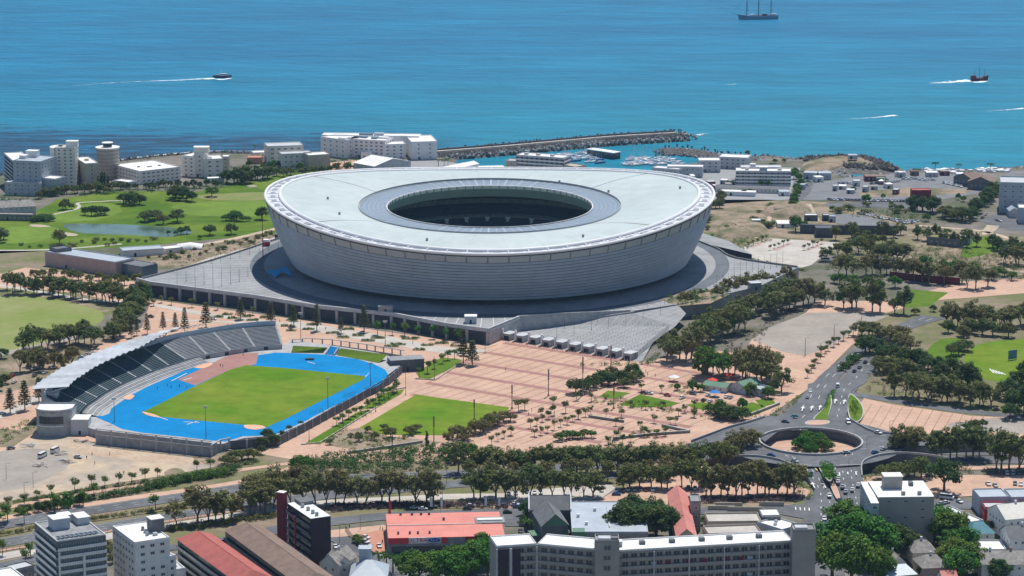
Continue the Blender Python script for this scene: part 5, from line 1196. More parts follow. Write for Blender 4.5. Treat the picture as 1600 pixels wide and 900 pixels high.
# restaurant with green roofs
gable('restaurant', 'green-roofed restaurant beside the car park, long front range', (1098, 601), (1134, 606), 9, h=3, rh=1.6, wall='cream', roof='roof_green', floors=1, cat='restaurant')
gable('restaurant', 'grey and green gabled rear wing of the restaurant', (1141, 601), (1165, 606), 14, h=4, rh=2.6, wall='light_grey', roof='roof_green', along='dc', floors=1, cat='restaurant')
bld('restaurant', 'pale grey flat roofed right end of the restaurant', (1168, 606), (1190, 611), 9, h=3.4, wall='blue_grey_wall', roof='steel_roof', floors=1, cat='restaurant')
bld('signal_hut', 'brown square kiosk under the gum trees by the plaza', (1096, 572), (1104, 572.5), 4, h=5, wall='roof_brown', roof='slate', floors=0, cat='kiosk')
for k, (u, v, m_, lb) in enumerate(((1108, 605, 'umbrella_red', 'big red restaurant umbrella, front one of the cluster'), (1113, 601, 'umbrella_red', 'big red restaurant umbrella, rear one of the cluster'), (1140, 593, 'umbrella_red', 'small red umbrella by the green restaurant roof'), (1117, 620, 'umbrella_blue', 'blue umbrella in the restaurant car park'), (1053, 596, 'white_paint', 'white arched canopy by the garden path'))):
    c = G(u, v); t = thing('umbrella', lb, 'umbrella', c); mb = MB()
    for q in range(8): a, b = q*math.pi/4, (q+1)*math.pi/4; mb.quad((c.x+3.2*math.cos(a), c.y+3.2*math.sin(a), 2.6), (c.x+3.2*math.cos(b), c.y+3.2*math.sin(b), 2.6), (c.x, c.y, 4))
    mb.build('canopy', m_, t); mb = MB(); mb.tube((c.x, c.y, 0), (c.x, c.y, 3.8), .08); mb.build('pole', 'pole_grey', t)
# ---- foreground
t, P = bld('apartment_tower', 'glassy dark apartment tower with white balcony bands at the bottom left', (54, 818.5), (89.3, 848), None, (164, 836), h=26, wall='slate', roof='concrete_mid', floors=8, bands=True, spacing=2.7, ww=2.4, wh=1.9, frame='metal_grey', glass='glass_blue', wfaces=(0, 1), bandm='white_paint', par=.5, parm='white_paint', boxes=((.35, .35, 7, 7, 4.5, 'blue_grey_wall'), (.2, .45, 6, 4, 3, 'light_grey'), (.25, .85, 8, 5, 3, 'light_grey'), (.05, .6, 5, 5, 2.6, 'white_paint')))
P = footprint((54, 818.5), (89.3, 848), None, (164, 836), 26); P = [P[0], P[1], P[2], P[3]]
tq = world_loc(t)
ex = P[2]-P[1]; dn = ex.normalized()
for k in range(9):
    for j in range(2):
        q = P[1]+ex*(.08+.095*k)+(P[0]-P[1]).normalized()*(1.8+j*2.2); mb = MB(); mb.box((q.x, q.y, 27.2), (1.5, 1.5, .12), math.atan2(dn.y, dn.x)); mb.build('solar_panel', 'glass_dark', t)
mb = MB(); a = P[1]+(P[2]-P[1]).normalized()*0; n, _ = face_vis(P[1], P[2])
for f_, w_ in ((.02, .5), (.52, .9)):
    q = P[1].lerp(P[2], f_)+n*1.0; mb = MB(); mb.box((q.x, q.y, 9), (w_, 1.2, 22 if f_ > .1 else 26), math.atan2(dn.y, dn.x)); mb.build('white_fin', 'white_paint', t)
bld('apartment_block', 'white seven-storey apartment block with a dark lift box at the bottom left', (175.5, 824), (210.5, 850), None, (264, 841), h=23, wall='white_paint', roof='roof_white', floors=7, spacing=3.3, ww=2.1, wh=1.5, par=.5, skip=.1, boxes=((.5, .93, 5.5, 5.5, 5.5, 'slate'), (.55, .6, 1.1, 1.1, 1.6, 'metal_grey', 'water_tank'), (.7, .55, 1.1, 1.1, 1.6, 'metal_grey', 'water_tank'), (.4, .62, 1.1, 1.1, 1.6, 'metal_grey', 'water_tank'), (.75, .75, 1.6, 1.6, 1.2, 'light_grey', 'water_tank')))
bld('apartment_block', 'small white corner annex right of the white seven-storey block', (262, 873), (275, 870), 9, h=15, wall='white_paint', roof='light_grey', floors=5, spacing=3.5)
bld('low_building', 'low flat-roofed white building at the bottom below the white block', (247, 896), (290, 890), 12, h=8, wall='white_paint', roof='light_grey', floors=0, boxes=((.5, .5, 7, 4, .8, 'metal_grey'),))
bld('low_building', 'low dark building with a pale roof edge at the bottom left corner', (22, 893), (56, 885), 8, h=6, wall='concrete_mid', roof='light_grey', floors=1)
bld('low_building', 'bright white roof corner at the very bottom left', (-14, 893), (10, 912), None, (40, 905), h=9, wall='white_paint', roof='roof_white', floors=0)
t, P = gable('apartment_slab', 'long four-storey slab with a dull red hipped roof at the bottom', (277.5, 842), (372, 911), 15, h=14, rh=3.6, wall='grey_wall', roof='roof_red', floors=4, hip=4.5, bands='concrete', bfaces=(0, 3), cat='apartment block')
t, P = gable('apartment_slab', 'long slab with a brown hipped roof and dark galleries right of the red roofed slab', (352, 829), (470, 916), 16, h=15, rh=3.6, wall='slate', roof='roof_brown', floors=4, hip=4.5, bands='slate', bfaces=(0, 3), cat='apartment block')
t, P = bld('apartment_tower', 'dark purple apartment tower with a bright white roof', (449.5, 787), (485.5, 811), None, (518, 807.5), h=21.5, wall='purple_wall', roof='roof_white', floors=6, bands='only', bfaces=(0,), bandm='slate', par=0, boxes=((.1, .72, 7, 6, 1.4, 'slate'), (.35, .35, 1.2, 1.2, 1.6, 'metal_grey', 'chimney_pot'), (.55, .4, 1.2, 1.2, 1.6, 'metal_grey', 'chimney_pot'), (.75, .4, 1.2, 1.2, 1.6, 'metal_grey', 'chimney_pot'), (.9, .42, 1.2, 1.2, 1.6, 'metal_grey', 'chimney_pot')))
P = footprint((449.5, 787), (485.5, 811), None, (518, 807.5), 21.5); n, _ = face_vis(P[0], P[1]); q = P[0].lerp(P[1], .42)+n*1.1; mb = MB(); mb.box((q.x, q.y, 9.5), (.9, .5, 19), math.atan2((P[1]-P[0]).y, (P[1]-P[0]).x)); mb.build('red_fin', 'red_wall', t)
t2, _ = bld('lift_tower', 'maroon lift tower with a white cap at the left of the purple tower', (432, 769.5), (443, 771), None, (461, 770), h=26, wall='maroon', roof='roof_white', floors=0, par=0, cat='tower', door=False)
# store with coral roof
t, P = bld('car_showroom', 'wide store with a coral red roof and a red sign band beside a tiled forecourt', (606.4, 842), (789, 838), None, (786, 800), h=7.2, wall='concrete_mid', roof='roof_coral', floors=0, par=0, cat='store', boxes=((.9, .62, 13, 9, .5, 'concrete_mid', 'roof_well'), (.9, .62, 11, 3, 1.0, 'white_paint', 'roof_plant')), door=False)
a, b, c_, d = P; u = (b-a).normalized(); n = Vector((u.y, -u.x, 0)); rz = math.atan2(u.y, u.x); L_ = (b-a).length
def on_front(f0, f1, z0, z1, m, nm, proud=.35):
    q = a+u*(L_*(f0+f1)/2)+n*proud; mb = MB(); mb.box((q.x, q.y, (z0+z1)/2), (L_*(f1-f0), .3, z1-z0), rz); return mb.build(nm, m, t)
on_front(0, .175, 5.0, 7.6, 'red_sign', 'sign_panel'); on_front(.175, .33, 5.0, 7.6, 'white_paint', 'sign_panel'); on_front(.33, .455, 5.0, 7.6, 'steel_roof', 'sign_panel'); on_front(.455, .5, 5.0, 7.6, 'red_sign', 'sign_panel')
on_front(.66, .92, 2.0, 7.6, 'red_wall', 'sign_panel'); on_front(.03, .5, .3, 3.6, 'glass_dark', 'shop_window', .06); on_front(.56, .62, .3, 4.2, 'dark_recess', 'roller_door', .06)
mb = MB(); mb.tube(a+u*0+(d-a)*.5+Vector((0, 0, .45)), a+u*L_*.82+(d-a)*.5+Vector((0, 0, .45)), .25, n=4); mb.build('roof_ridge', 'white_paint', t)
for f in (.09, .19, .26, .36): q = a+u*L_*f+(d-a)*.16; mb = MB(); mb.box((q.x, q.y, 8.0), (.9, .9, 1.2), rz); mb.build('roof_vent', 'slate', t)
for f in (.13, .23, .31, .38, .5): q = a+u*L_*f+(d-a)*(.94 if f < .5 else .7); mb = MB(); mb.box((q.x, q.y, 8.0), (1.0, 1.4, 1.2), rz); mb.build('roof_vent', 'slate', t)
def text_on(txt, size, loc, rz, m, parent, name='lettering'):
    cu = bpy.data.curves.new(name, 'FONT'); cu.body = txt; cu.size = size; cu.extrude = .04; cu.align_x = 'CENTER'; cu.align_y = 'CENTER'; cu.space_character = 1.15
    o = bpy.data.objects.new(name, cu); C.objects.link(o); dg = bpy.context.evaluated_depsgraph_get(); me = bpy.data.meshes.new_from_object(o.evaluated_get(dg)); bpy.data.objects.remove(o)
    me.materials.clear(); me.materials.append(M[m]); o = bpy.data.objects.new(name, me); C.objects.link(o); o.parent = parent; w0 = world_loc(parent)
    o.location = Vector(loc)-w0; o.rotation_euler = (math.pi/2, 0, rz); return o
q = a+u*(L_*.252)+n*.56; text_on('ULTRA', 2.5, (q.x, q.y, 6.3), rz, 'red_sign', t)
q = a+u*(L_*.392)+n*.54; mb = MB()
def disc(c, rx, rz_, m, off): 
    mb = MB(); P_ = [c+u*(rx*math.cos(s))+Vector((0, 0, rz_*math.sin(s)))+n*off for s in np.linspace(0, 2*math.pi, 25)[:-1]]; mb.quad(*P_); return mb.build('sign_oval', m, t)
disc(Vector((q.x, q.y, 6.3)), 3.1, 1.15, 'white_paint', 0); disc(Vector((q.x, q.y, 6.3)), 2.85, 1.0, 'blue_sign', .04); text_on('Ford', 1.3, (q.x+n.x*.1, q.y+n.y*.1, 6.35), rz, 'white_paint', t)
q = a+u*(L_*.79)+n*.56; text_on('PARTS', .8, (q.x, q.y, 5.8), rz, 'white_paint', t) if False else None
def banner(u_, v_, h, m, label):
    c = G(u_, v_); t = thing('banner_flag', label, 'banner', c); mb = MB(); mb.tube(c, (c.x, c.y, h), .08); mb.build('pole', 'pole_grey', t); mb = MB(); mb.box((c.x+.6, c.y, h-2.2), (1.1, .05, 4.2)); mb.build('flag', m, t)
for u_, v_, s_ in ((672, 802, 'leftmost of the upright banners behind the coral roof'), (688, 802, 'second upright banner behind the coral roof'), (757, 801, 'third upright banner behind the coral roof'), (778, 801, 'rightmost of the upright banners behind the coral roof')): banner(u_, v_, 7.5, 'white_paint', 'white and red '+s_)
banner(607, 826, 9, 'red_sign', 'red banner standing at the left wall of the coral roofed store'); banner(608, 812, 9, 'red_sign', 'red banner standing at the rear left corner of the coral roofed store')
# long bottom slab with towers
kw = dict(h=25, wall='grey_wall', roof='dirty_white', floors=7, spacing=3.5, ww=3.1, wh=2.2, frame='grey_wall', wfaces=(0,), bands=True, bandm='grey_wall', par=.5, parm='white_paint', cat='apartment block', piers=13, pierm='light_grey', bfaces=(0,))
bld('slab_block', 'left end of the long grey slab with maroon end panels at the bottom', (776, 855.5), (839, 851.5), 14, **kw)
bld('slab_block', 'bent middle part of the long grey slab left of its lift tower', (839, 851.5), (932, 860), 14, **kw)
t, P = bld('slab_block', 'long right part of the grey slab between its two lift towers', (966, 862), (1240, 846.5), 14, boxes=[(f, .55, 2.2, 2.2, 1.4, 'slate', 'vent_stack') for f in (.16, .33, .5, .66, .83)]+[(.02, .5, 3, 3, 2, 'blue_grey_wall', 'water_tank')], **kw)
for f, cc in ((.28, 'maroon'), (.49, 'maroon'), (.62, 'maroon'), (.2, 'blue_grey_wall'), (.4, 'maroon'), (.7, 'maroon'), (.75, 'blue_grey_wall')):
    for z in (5, 12, 19):
        if random.random() < .5: q = P[0].lerp(P[1], f); n, _ = face_vis(P[0], P[1]); mb = MB(); mb.box((q.x+n.x*.12, q.y+n.y*.12, z), (2.2, .2, 2), math.atan2((P[1]-P[0]).y, (P[1]-P[0]).x)); mb.build('shutter', cc, t)
for k in range(40):      # windows seen between the piers
    pass
bld('lift_tower', 'broad grey lift tower rising in the middle of the long slab', (930, 848), (968, 848), 9, h=30, wall='grey_wall', roof='concrete_mid', floors=7, spacing=8, ww=3.4, wh=2.4, frame='grey_wall', glass='concrete_dark', cat='tower', par=.8, boxes=((.4, .5, 5, 4, .8, 'light_grey'), (.8, .5, 3, 3, .8, 'slate')))
bld('lift_tower', 'tall plain grey lift tower at the right end of the long slab', (1239, 831), (1275, 831), 9, h=31.5, wall='grey_wall', roof='concrete_mid', floors=0, cat='tower', par=.8, boxes=((.4, .5, 5, 4, .8, 'light_grey'),))
p_ = footprint((776, 855.5), (839, 851.5), 14, None, 25); n, _ = face_vis(p_[0], p_[1]); rz = math.atan2((p_[1]-p_[0]).y, (p_[1]-p_[0]).x)
t = thing('end_panels', 'maroon brick panels on the left end of the long grey slab', 'wall panels', (p_[0].x, p_[0].y, 0))
for f, w_, m_ in ((.17, 4.5, 'purple_wall'), (.47, 3.4, 'purple_wall'), (.33, 2.2, 'light_grey')):
    q = p_[0].lerp(p_[1], f)+n*1.1; mb = MB(); mb.box((q.x, q.y, 12.2), (w_, .5, 24.6), rz); mb.build('panel', m_, t)
# slate gabled hall, grey hall, pink roof
gable('chapel_hall', 'slate-roofed hall with white end parapets, rear range', (827.5, 797), (891, 797), 13, h=9, rh=5, wall='slate', roof='slate', floors=0, cat='hall')
gable('chapel_hall', 'slate cross gable with a green front projecting from the slate hall', (847, 823), (888, 821), 22, h=9, rh=5.5, wall='slate', roof='slate', along='dc', floors=0, cat='hall', endwall='roof_green')
for u_ in (826.5, 892): t = thing('gable_parapet', f'white sloping parapet on the {"left" if u_ < 850 else "right"} end of the slate hall', 'parapet', G(u_, 797, 9)); c = G(u_, 797, 9); mb = MB(); wall_line(mb, [Vector((c.x, c.y-1, 9.2)), Vector((c.x, c.y+6.5, 14.6)), Vector((c.x, c.y+14, 9.2))], .6, .6, -.8); mb.build('coping', 'white_paint', t)
bld('green_shed', 'low green flat roof in front of the slate hall', (832, 838), (893, 833), 8, h=4, wall='slate', roof='roof_green', floors=0, cat='shed', par=0)
bld('grey_hall', 'broad grey flat-roofed hall between the slate hall and the fig tree', (893.5, 833), (1013, 833), None, (1012, 785), h=8, wall='concrete_mid', roof='steel_roof', floors=0, par=.4, parm='light_grey', cat='hall', boxes=[(f, g_, 1.3, 1.3, 1.4, 'white_paint', 'roof_vent') for f, g_ in ((.1, .5), (.2, .25), (.33, .7), (.5, .45), (.7, .8), (.85, .6))]+[(.5, .5, .5, 32, .6, 'light_grey', 'roof_joint')])
bld('green_shed', 'small bright green roof at the foot of the grey hall', (895, 832), (914, 832), 6, h=8.8, wall='roof_green', roof='roof_green', floors=0, cat='shed', par=0, door=False)
gable('red_roof_hall', 'long pinkish red gabled roof running towards the grey slab', (1058, 840), (1088, 840), None, (1076, 771), h=8, rh=4, wall='beige_wall', roof='roof_pink', along='dc', floors=0, cat='hall')
bld('apartment_block', 'small brown-grey three-storey block right of the red gabled roof', (1080, 786), (1095, 786), 12, h=13, wall='grey_wall', roof='concrete_mid', floors=3, spacing=4, ww=1.6)
for k, (u0, v0, u1, v1, v2, lb) in enumerate(((1106, 818, 1190, 817, 803, 'rear'), (1106, 837, 1190, 834, 821, 'front'))):
    bld('row_building', f'flat pinkish roof of the {lb} row of the long low building', (u0, v0), (u1, v1), None, (u1, v2), h=8, wall='beige_wall', roof='pink_wall' if False else 'paving_pale', floors=0, par=.8, parm='beige_wall')
for k, (u0, u1, v) in enumerate(((1106, 1148, 797), (1137, 1190, 799), (1118, 1160, 792), (1186, 1225, 791))):
    t = thing('garden_wall', ('low tan garden wall behind the pinkish flat roofs, left piece', 'low tan garden wall behind the pinkish flat roofs, right piece', 'rear tan garden wall near the street, left piece', 'rear tan garden wall near the street, right piece')[k], 'wall', G(u0, v)); mb = MB(); wall_line(mb, pts([(u0, v), (u1, v+.5)]), .5, 2.2, 0); mb.build('wall', 'beige_wall', t)
bld('shop_block', 'dark grey block with a white roof strip left of the white roof', (1190.6, 807), (1220, 806.5), 10, h=10, wall='slate', roof='roof_white', floors=2, spacing=6, ww=3, par=.3)
bld('shop_block', 'bright white irregular flat roof beside the right lift tower', (1222, 830), (1252, 822), None, (1258, 798), h=8, wall='light_grey', roof='roof_white', floors=0, boxes=((.3, .5, 1.2, 1.2, 1), (.6, .7, 1.2, 1.2, 1)))
# tall grey block at right
t, P = bld('apartment_block', 'tall plain grey-brown block with a white roof and rooftop box at the right', (1372, 777.5), (1459.6, 776.5), None, (1430, 752), h=22, wall='grey_wall', roof='roof_white', floors=6, spacing=6.5, ww=2.2, wh=.9, par=0, frame='light_grey', boxes=((.36, .62, 8, 6.5, 5.5, 'grey_wall'), (.72, .72, 1.8, 3, 1.6, 'slate', 'roof_hatch'), (.47, .12, 1.6, 1.6, 1.6, 'grey_wall', 'chimney_pot'), (.76, .12, 1.6, 1.6, 1.6, 'grey_wall', 'chimney_pot')), skip=.25)
bld('apartment_block', 'narrow white-roofed left wing of the tall plain grey block', (1344.5, 753.5), (1361, 787), None, (1372, 784), h=21, wall='blue_grey_wall', roof='roof_white', floors=6, spacing=5, ww=2.2, par=0)
# houses bottom right
bld('workshop', 'white flat-roofed workshop right of the tall grey block', (1499, 821), (1537, 815), None, (1512, 788), h=7, wall='light_grey', roof='roof_white', floors=0, cat='workshop')
t, _ = gable('house', 'teal hip-roofed cream villa among the white roofs', (1517, 835), (1554, 833), 12, h=6, rh=4, wall='cream', roof='roof_teal', hip=4, floors=2)
bld('porch', 'white flat roof below the teal-roofed villa', (1526, 861), (1573, 861), 14, h=4, wall='light_grey', roof='roof_white', floors=0, cat='porch')
for k, (u0, u1) in enumerate(((1531, 1577), (1580, 1640))):
    bld('shop_row', ('long shop with a pale blue roof behind red walls, left bay', 'long shop with a pale blue roof behind red walls, right bay')[k], (u0, 779), (u1, 778), 14, h=8, wall='blue_grey_wall', roof='steel_roof', floors=1, par=.5)
    bld('shop_annex', ('red-walled annex in front of the pale blue shop roof, left one', 'red-walled annex in front of the pale blue shop roof, right one')[k], (u0+8, 795+k), (u1-4 if k == 0 else u1, 795+k), 9, h=6.5, wall='red_wall', roof='light_grey', floors=1)
bld('shop_annex', 'red stub wall block near the white gabled house', (1545, 801), (1561, 801), 6, h=6.5, wall='red_wall', roof='roof_white', floors=0)
gable('house', 'large white gabled house with cream roof at the right edge, rear one', (1572, 812), (1640, 806), 18, h=9, rh=4.5, wall='white_paint', roof='cream', floors=2, chim=1)
gable('house', 'white gabled house with a slate roof at the right edge, front one', (1578, 842), (1640, 840), 14, h=8.5, rh=4, wall='white_paint', roof='slate', floors=2, chim=1)
gable('house_row', 'long weathered grey roof terrace with chimneys in the bottom right corner', (1534, 882), (1640, 882), 15, h=7.5, rh=4, wall='white_paint', roof='roof_grey_old', floors=2, chim=3)
gable('house', 'small grey-roofed cottage under the dark trees, leftmost of the cottages', (1391, 881), (1416, 879), 12, h=5.5, rh=3.5, wall='cream', roof='roof_grey_old', along='dc', floors=1, chim=1)
gable('house', 'grey hip-roofed cottage second from the left below the tall block', (1427, 864), (1464, 863), 13, h=6, rh=4, wall='cream', roof='roof_grey_old', hip=4, floors=1, chim=1)
gable('house', 'pinkish cottage with a grey hip roof in the middle of the cottages', (1442, 888), (1482, 886), 13, h=6, rh=4, wall='pink_wall', roof='roof_grey_old', hip=4, floors=1, chim=1)
gable('house', 'long pale grey cottage roof on the bottom edge', (1384, 901), (1432, 897), 12, h=5.5, rh=3, wall='beige_wall', roof='steel_roof', floors=1, hip=3)
gable('house', 'small red tiled roof on the bottom edge', (1474, 905), (1496, 904), 8, h=5, rh=2.5, wall='white_paint', roof='roof_pink', floors=1)
gable('house', 'cream Victorian house with steep grey gables near the bottom', (499, 879), (530, 884), 14, h=9, rh=4.5, wall='cream', roof='roof_grey_old', along='dc', floors=2, chim=1)
gable('house', 'cream side wing of the Victorian house with a steep grey gable', (524, 886), (552, 882), 12, h=8, rh=4, wall='cream', roof='roof_grey_old', along='dc', floors=2)
gable('house', 'blue-grey metal-roofed house with a square roof lantern at the bottom', (547, 902), (604, 902), 17, h=8, rh=5, wall='light_grey', roof='steel_roof', hip=7, floors=0)
c = G(571, 885, 8); t = thing('roof_lantern', 'square grey lantern box on top of the metal-roofed house', 'roof lantern', (c.x, c.y, 10)); mb = MB(); mb.box((c.x, c.y, 13), (5, 5, 6)); mb.build('wall', 'blue_grey_wall', t); mb = MB(); mb.box((c.x, c.y, 16.2), (5.6, 5.6, .4)); mb.build('roof', 'steel_roof', t)

hs = []
for k in range(26):
    if k < 14: u, v = 1252+k*12+random.uniform(-3, 3), random.choice((268, 276, 290, 296))+random.uniform(-2, 2)
    else: u, v = 1062+(k-14)*9, random.choice((276, 283, 289))+random.uniform(-2, 2)
    if 1300 < u < 1395 and v < 280: v = 283
    w_ = random.uniform(6, 12); t, _ = bld('dock_hut', '', (u, v), (u+w_, v+random.uniform(-.6, .6)), random.uniform(5, 9), h=random.uniform(2.6, 4.2), wall=random.choice(('white_paint', 'cream', 'light_grey', 'blue_grey_wall', 'maroon')), roof=random.choice(('roof_white', 'light_grey', 'roof_grey_old', 'steel_roof')), floors=1, spacing=4, cat='hut', par=0, group='small huts round the harbour yard'); hs.append(t)
number_row(hs, 'small flat-roofed dock hut', 'around the harbour yard')
# ================================================================== TREES AND PLANTING
def leaf_mesh(name, cen, rad, per, size, m, flat=.8, seed=0, ncard=None):
    """leaf-sized faces gathered in clumps: cen (K,3), rad (K,) -> mesh"""
    r = np.random.default_rng(seed); K = len(cen); n = K*per
    c = np.repeat(np.asarray(cen, float), per, 0); R = np.repeat(np.asarray(rad, float), per)
    d = r.normal(size=(n, 3)); d /= np.linalg.norm(d, axis=1)[:, None]; rr = r.uniform(.35, 1.08, n)**.5
    p = c+d*(R*rr)[:, None]*np.array([1, 1, flat])
    nm = d+r.normal(size=(n, 3))*.55+np.array([0, 0, .75]); nm /= np.linalg.norm(nm, axis=1)[:, None]
    a = np.cross(nm, r.normal(size=(n, 3))); a /= np.linalg.norm(a, axis=1)[:, None]; b = np.cross(nm, a)
    s = (size*r.uniform(.6, 1.4, n))[:, None]; V = np.empty((n, 4, 3)); V[:, 0] = p-a*s; V[:, 1] = p-b*s*.6; V[:, 2] = p+a*s; V[:, 3] = p+b*s*.6
    me = bpy.data.meshes.new(name); me.vertices.add(n*4); me.vertices.foreach_set('co', V.reshape(-1)); me.loops.add(n*4); me.loops.foreach_set('vertex_index', np.arange(n*4, dtype=np.int32))
    me.polygons.add(n); me.polygons.foreach_set('loop_start', np.arange(0, n*4, 4, dtype=np.int32)); me.polygons.foreach_set('loop_total', np.full(n, 4, dtype=np.int32)); me.update(calc_edges=True)
    me.materials.append(M[m]); return me
PROTO = {}
def proto(kind, lm, i):
    key = (kind, lm, i)
    if key in PROTO: return PROTO[key]
    r = random.Random(hash((kind, i)) % 1000 if False else sum(map(ord, kind))*7+i*31); cen = []; rad = []; mb = MB(); per = 60; size = .42; flat = .8; bark = 'bark'
    if kind == 'gum':       # spreading crown on forked stems
        H_ = 14; W = (5.2, 4.0, 5.8, 4.6, 3.6, 5.0, 4.4)[i]; lo_ = (0, -2.2, .4, -1.2, -1.6, -3, -.6)[i]; lx = r.uniform(-1.2, 1.2); K = 40; per = 60; size = .38; bark = 'bark_pale'
        forks = []
        for k in range(r.choice((3, 4, 5))):
            a = r.uniform(0, 6.28); q = r.uniform(1.6, 3.6); forks.append(Vector((math.cos(a)*q, math.sin(a)*q, r.uniform(8, 10.5))))
        base = Vector((0, 0, r.uniform(1.2, 2.6))); mb.tube((0, 0, -.3), base, .42, .32, 6)
        for f in forks:
            mid = base.lerp(f, .5)+Vector((r.uniform(-.6, .6), r.uniform(-.6, .6), .4)); mb.tube(base, mid, .24, .17, 5); mb.tube(mid, f, .17, .08, 5)
        for k in range(K):
            f = r.choice(forks); a = r.uniform(0, 6.28); q = W*math.sqrt(r.random()); z = 9.4+4.4*math.sqrt(max(0, 1-(q/W)**2))*r.uniform(-.45, 1)-r.random()*1.8+lo_*r.random()*1.5; a += lx*.2
            cen.append((math.cos(a)*q*.9+f.x*.25, math.sin(a)*q*.9+f.y*.25, z)); rad.append(r.uniform(.9, 1.7))
    elif kind == 'broad':   # wide flat-topped crown near the ground
        W = 4.7; K = 34; per = 60; size = .36; mb.tube((0, 0, -.3), (0, 0, 3), .4, .25, 6)
        for k in range(5): a = k*1.25+i; mb.tube((0, 0, 2), (math.cos(a)*2.4, math.sin(a)*2.4, 5), .2, .08, 5)
        for k in range(K):
            a = r.uniform(0, 6.28); q = W*math.sqrt(r.random()); z = 4.0+3.6*math.sqrt(max(0, 1-(q/W)**2))*r.uniform(-.2, 1); cen.append((math.cos(a)*q, math.sin(a)*q, z)); rad.append(r.uniform(1.0, 1.7))
    elif kind == 'dense':   # large rounded dark tree with foliage almost to the ground
        W = 5.2; K = 46; per = 80; size = .36; mb.tube((0, 0, -.3), (0, 0, 5), .5, .3, 6)
        for k in range(K):
            a = r.uniform(0, 6.28); e = math.asin(r.uniform(-.35, 1)); q = W*r.uniform(.6, 1); cen.append((math.cos(a)*math.cos(e)*q, math.sin(a)*math.cos(e)*q, 5.6+math.sin(e)*q*.92)); rad.append(r.uniform(1.1, 1.9))
    elif kind == 'pine':    # tall whorled conifer with open tiers
        H_ = 15; mb.tube((0, 0, -.3), (0, 0, H_), .3, .05, 6); size = .32; per = 16; flat = .35
        for k in range(11):
            z = 3.2+k*1.08; L_ = 3.3*(1-k/12.5)
            for j in range(5):
                a = j*1.257+k*.7+r.uniform(-.2, .2); mb.tube((0, 0, z), (math.cos(a)*L_, math.sin(a)*L_, z+.5), .07, .03, 3, False)
                for q in (.45, .85): cen.append((math.cos(a)*L_*q, math.sin(a)*L_*q, z+.3*q)); rad.append(.75)
    elif kind == 'cypress':
        mb.tube((0, 0, -.3), (0, 0, 3), .25, .2, 5); size = .3; per = 50
        for k in range(16): cen.append((r.uniform(-.4, .4), r.uniform(-.4, .4), 1+k*.55)); rad.append(1.25*(1-k/20))
    elif kind == 'lolly':   # small clipped round street tree
        mb.tube((0, 0, -.2), (0, 0, 2.4), .12, .08, 5); size = .22; per = 42
        for k in range(9): a = r.uniform(0, 6.28); q = r.uniform(.2, 1.1); cen.append((math.cos(a)*q, math.sin(a)*q, 2.9+r.uniform(-.4, .8))); rad.append(r.uniform(.6, .85))
    elif kind == 'shrub':
        mb.tube((0, 0, -.2), (0, 0, .8), .12, .08, 5); size = .24; per = 46
        for k in range(9): a = r.uniform(0, 6.28); q = r.uniform(.2, 1.6); cen.append((math.cos(a)*q, math.sin(a)*q, .9+r.uniform(-.2, .5))); rad.append(r.uniform(.6, 1.0))
    elif kind == 'palm':
        mb.tube((0, 0, -.2), (0, 0, 6), .28, .2, 6); size = .22; per = 12; flat = .5
        for k in range(18):
            a = k*.7; t_ = r.uniform(.2, 1)
            for q in (.6, 1.2, 1.8, 2.4, 2.9): cen.append((math.cos(a)*q, math.sin(a)*q, 6.2+t_*q*.8-.28*q*q*.6)); rad.append(.28)
    cr = leaf_mesh('crown', cen, rad, per, size, lm, flat, seed=i*17+len(kind))
    tr = bpy.data.meshes.new('trunk'); tr.from_pydata(mb.v, [], mb.f); tr.materials.append(M[bark]); PROTO[key] = (tr, cr); return PROTO[key]
NAMES = {'gum': ('gum_tree', 'tree'), 'broad': ('spreading_tree', 'tree'), 'dense': ('leafy_tree', 'tree'), 'pine': ('norfolk_pine', 'tree'), 'cypress': ('cypress_tree', 'tree'), 'lolly': ('street_tree', 'tree'), 'shrub': ('round_shrub', 'shrub'), 'palm': ('palm_tree', 'palm')}
def tree(kind, p, s=1.0, lm='leaf_gum', sx=None):
    i = random.randrange(7); tr, cr = proto(kind, lm, i); nm, cat = NAMES[kind]
    sx = (sx or 1.0)*random.uniform(.9, 1.15); s *= 1.13 if kind == 'gum' else 1.06; t = thing(nm, '', cat, p, random.uniform(0, 6.28)); t.scale = (s*sx, s*sx*random.uniform(.88, 1.12), s*random.uniform(.86, 1.14))
    link('trunk', tr, t); link('crown', cr, t); return t
LOOK = {('gum', 'leaf_gum'): 'olive gum tree', ('gum', 'leaf_olive'): 'dark olive gum tree', ('gum', 'leaf_green'): 'green tall tree', ('gum', 'leaf_brown'): 'brownish gum tree', ('broad', 'leaf_olive'): 'spreading olive tree', ('broad', 'leaf_dark'): 'spreading dark tree', ('broad', 'leaf_green'): 'spreading green tree', ('broad', 'leaf_gum'): 'spreading grey-olive tree',
        ('broad', 'leaf_bright'): 'spreading bright green tree', ('dense', 'leaf_dark'): 'dense dark green tree', ('dense', 'leaf_green'): 'dense leafy green tree', ('dense', 'leaf_bright'): 'dense bright green tree', ('dense', 'leaf_olive'): 'dense olive tree', ('pine', 'leaf_pine'): 'tall tiered pine', ('cypress', 'leaf_dark'): 'dark narrow cypress',
        ('lolly', 'leaf_olive'): 'small round-crowned tree', ('lolly', 'leaf_green'): 'small green street tree', ('shrub', 'leaf_olive'): 'low olive shrub', ('shrub', 'leaf_green'): 'low green shrub', ('shrub', 'leaf_hedge'): 'low dark shrub', ('palm', 'leaf_green'): 'palm tree'}
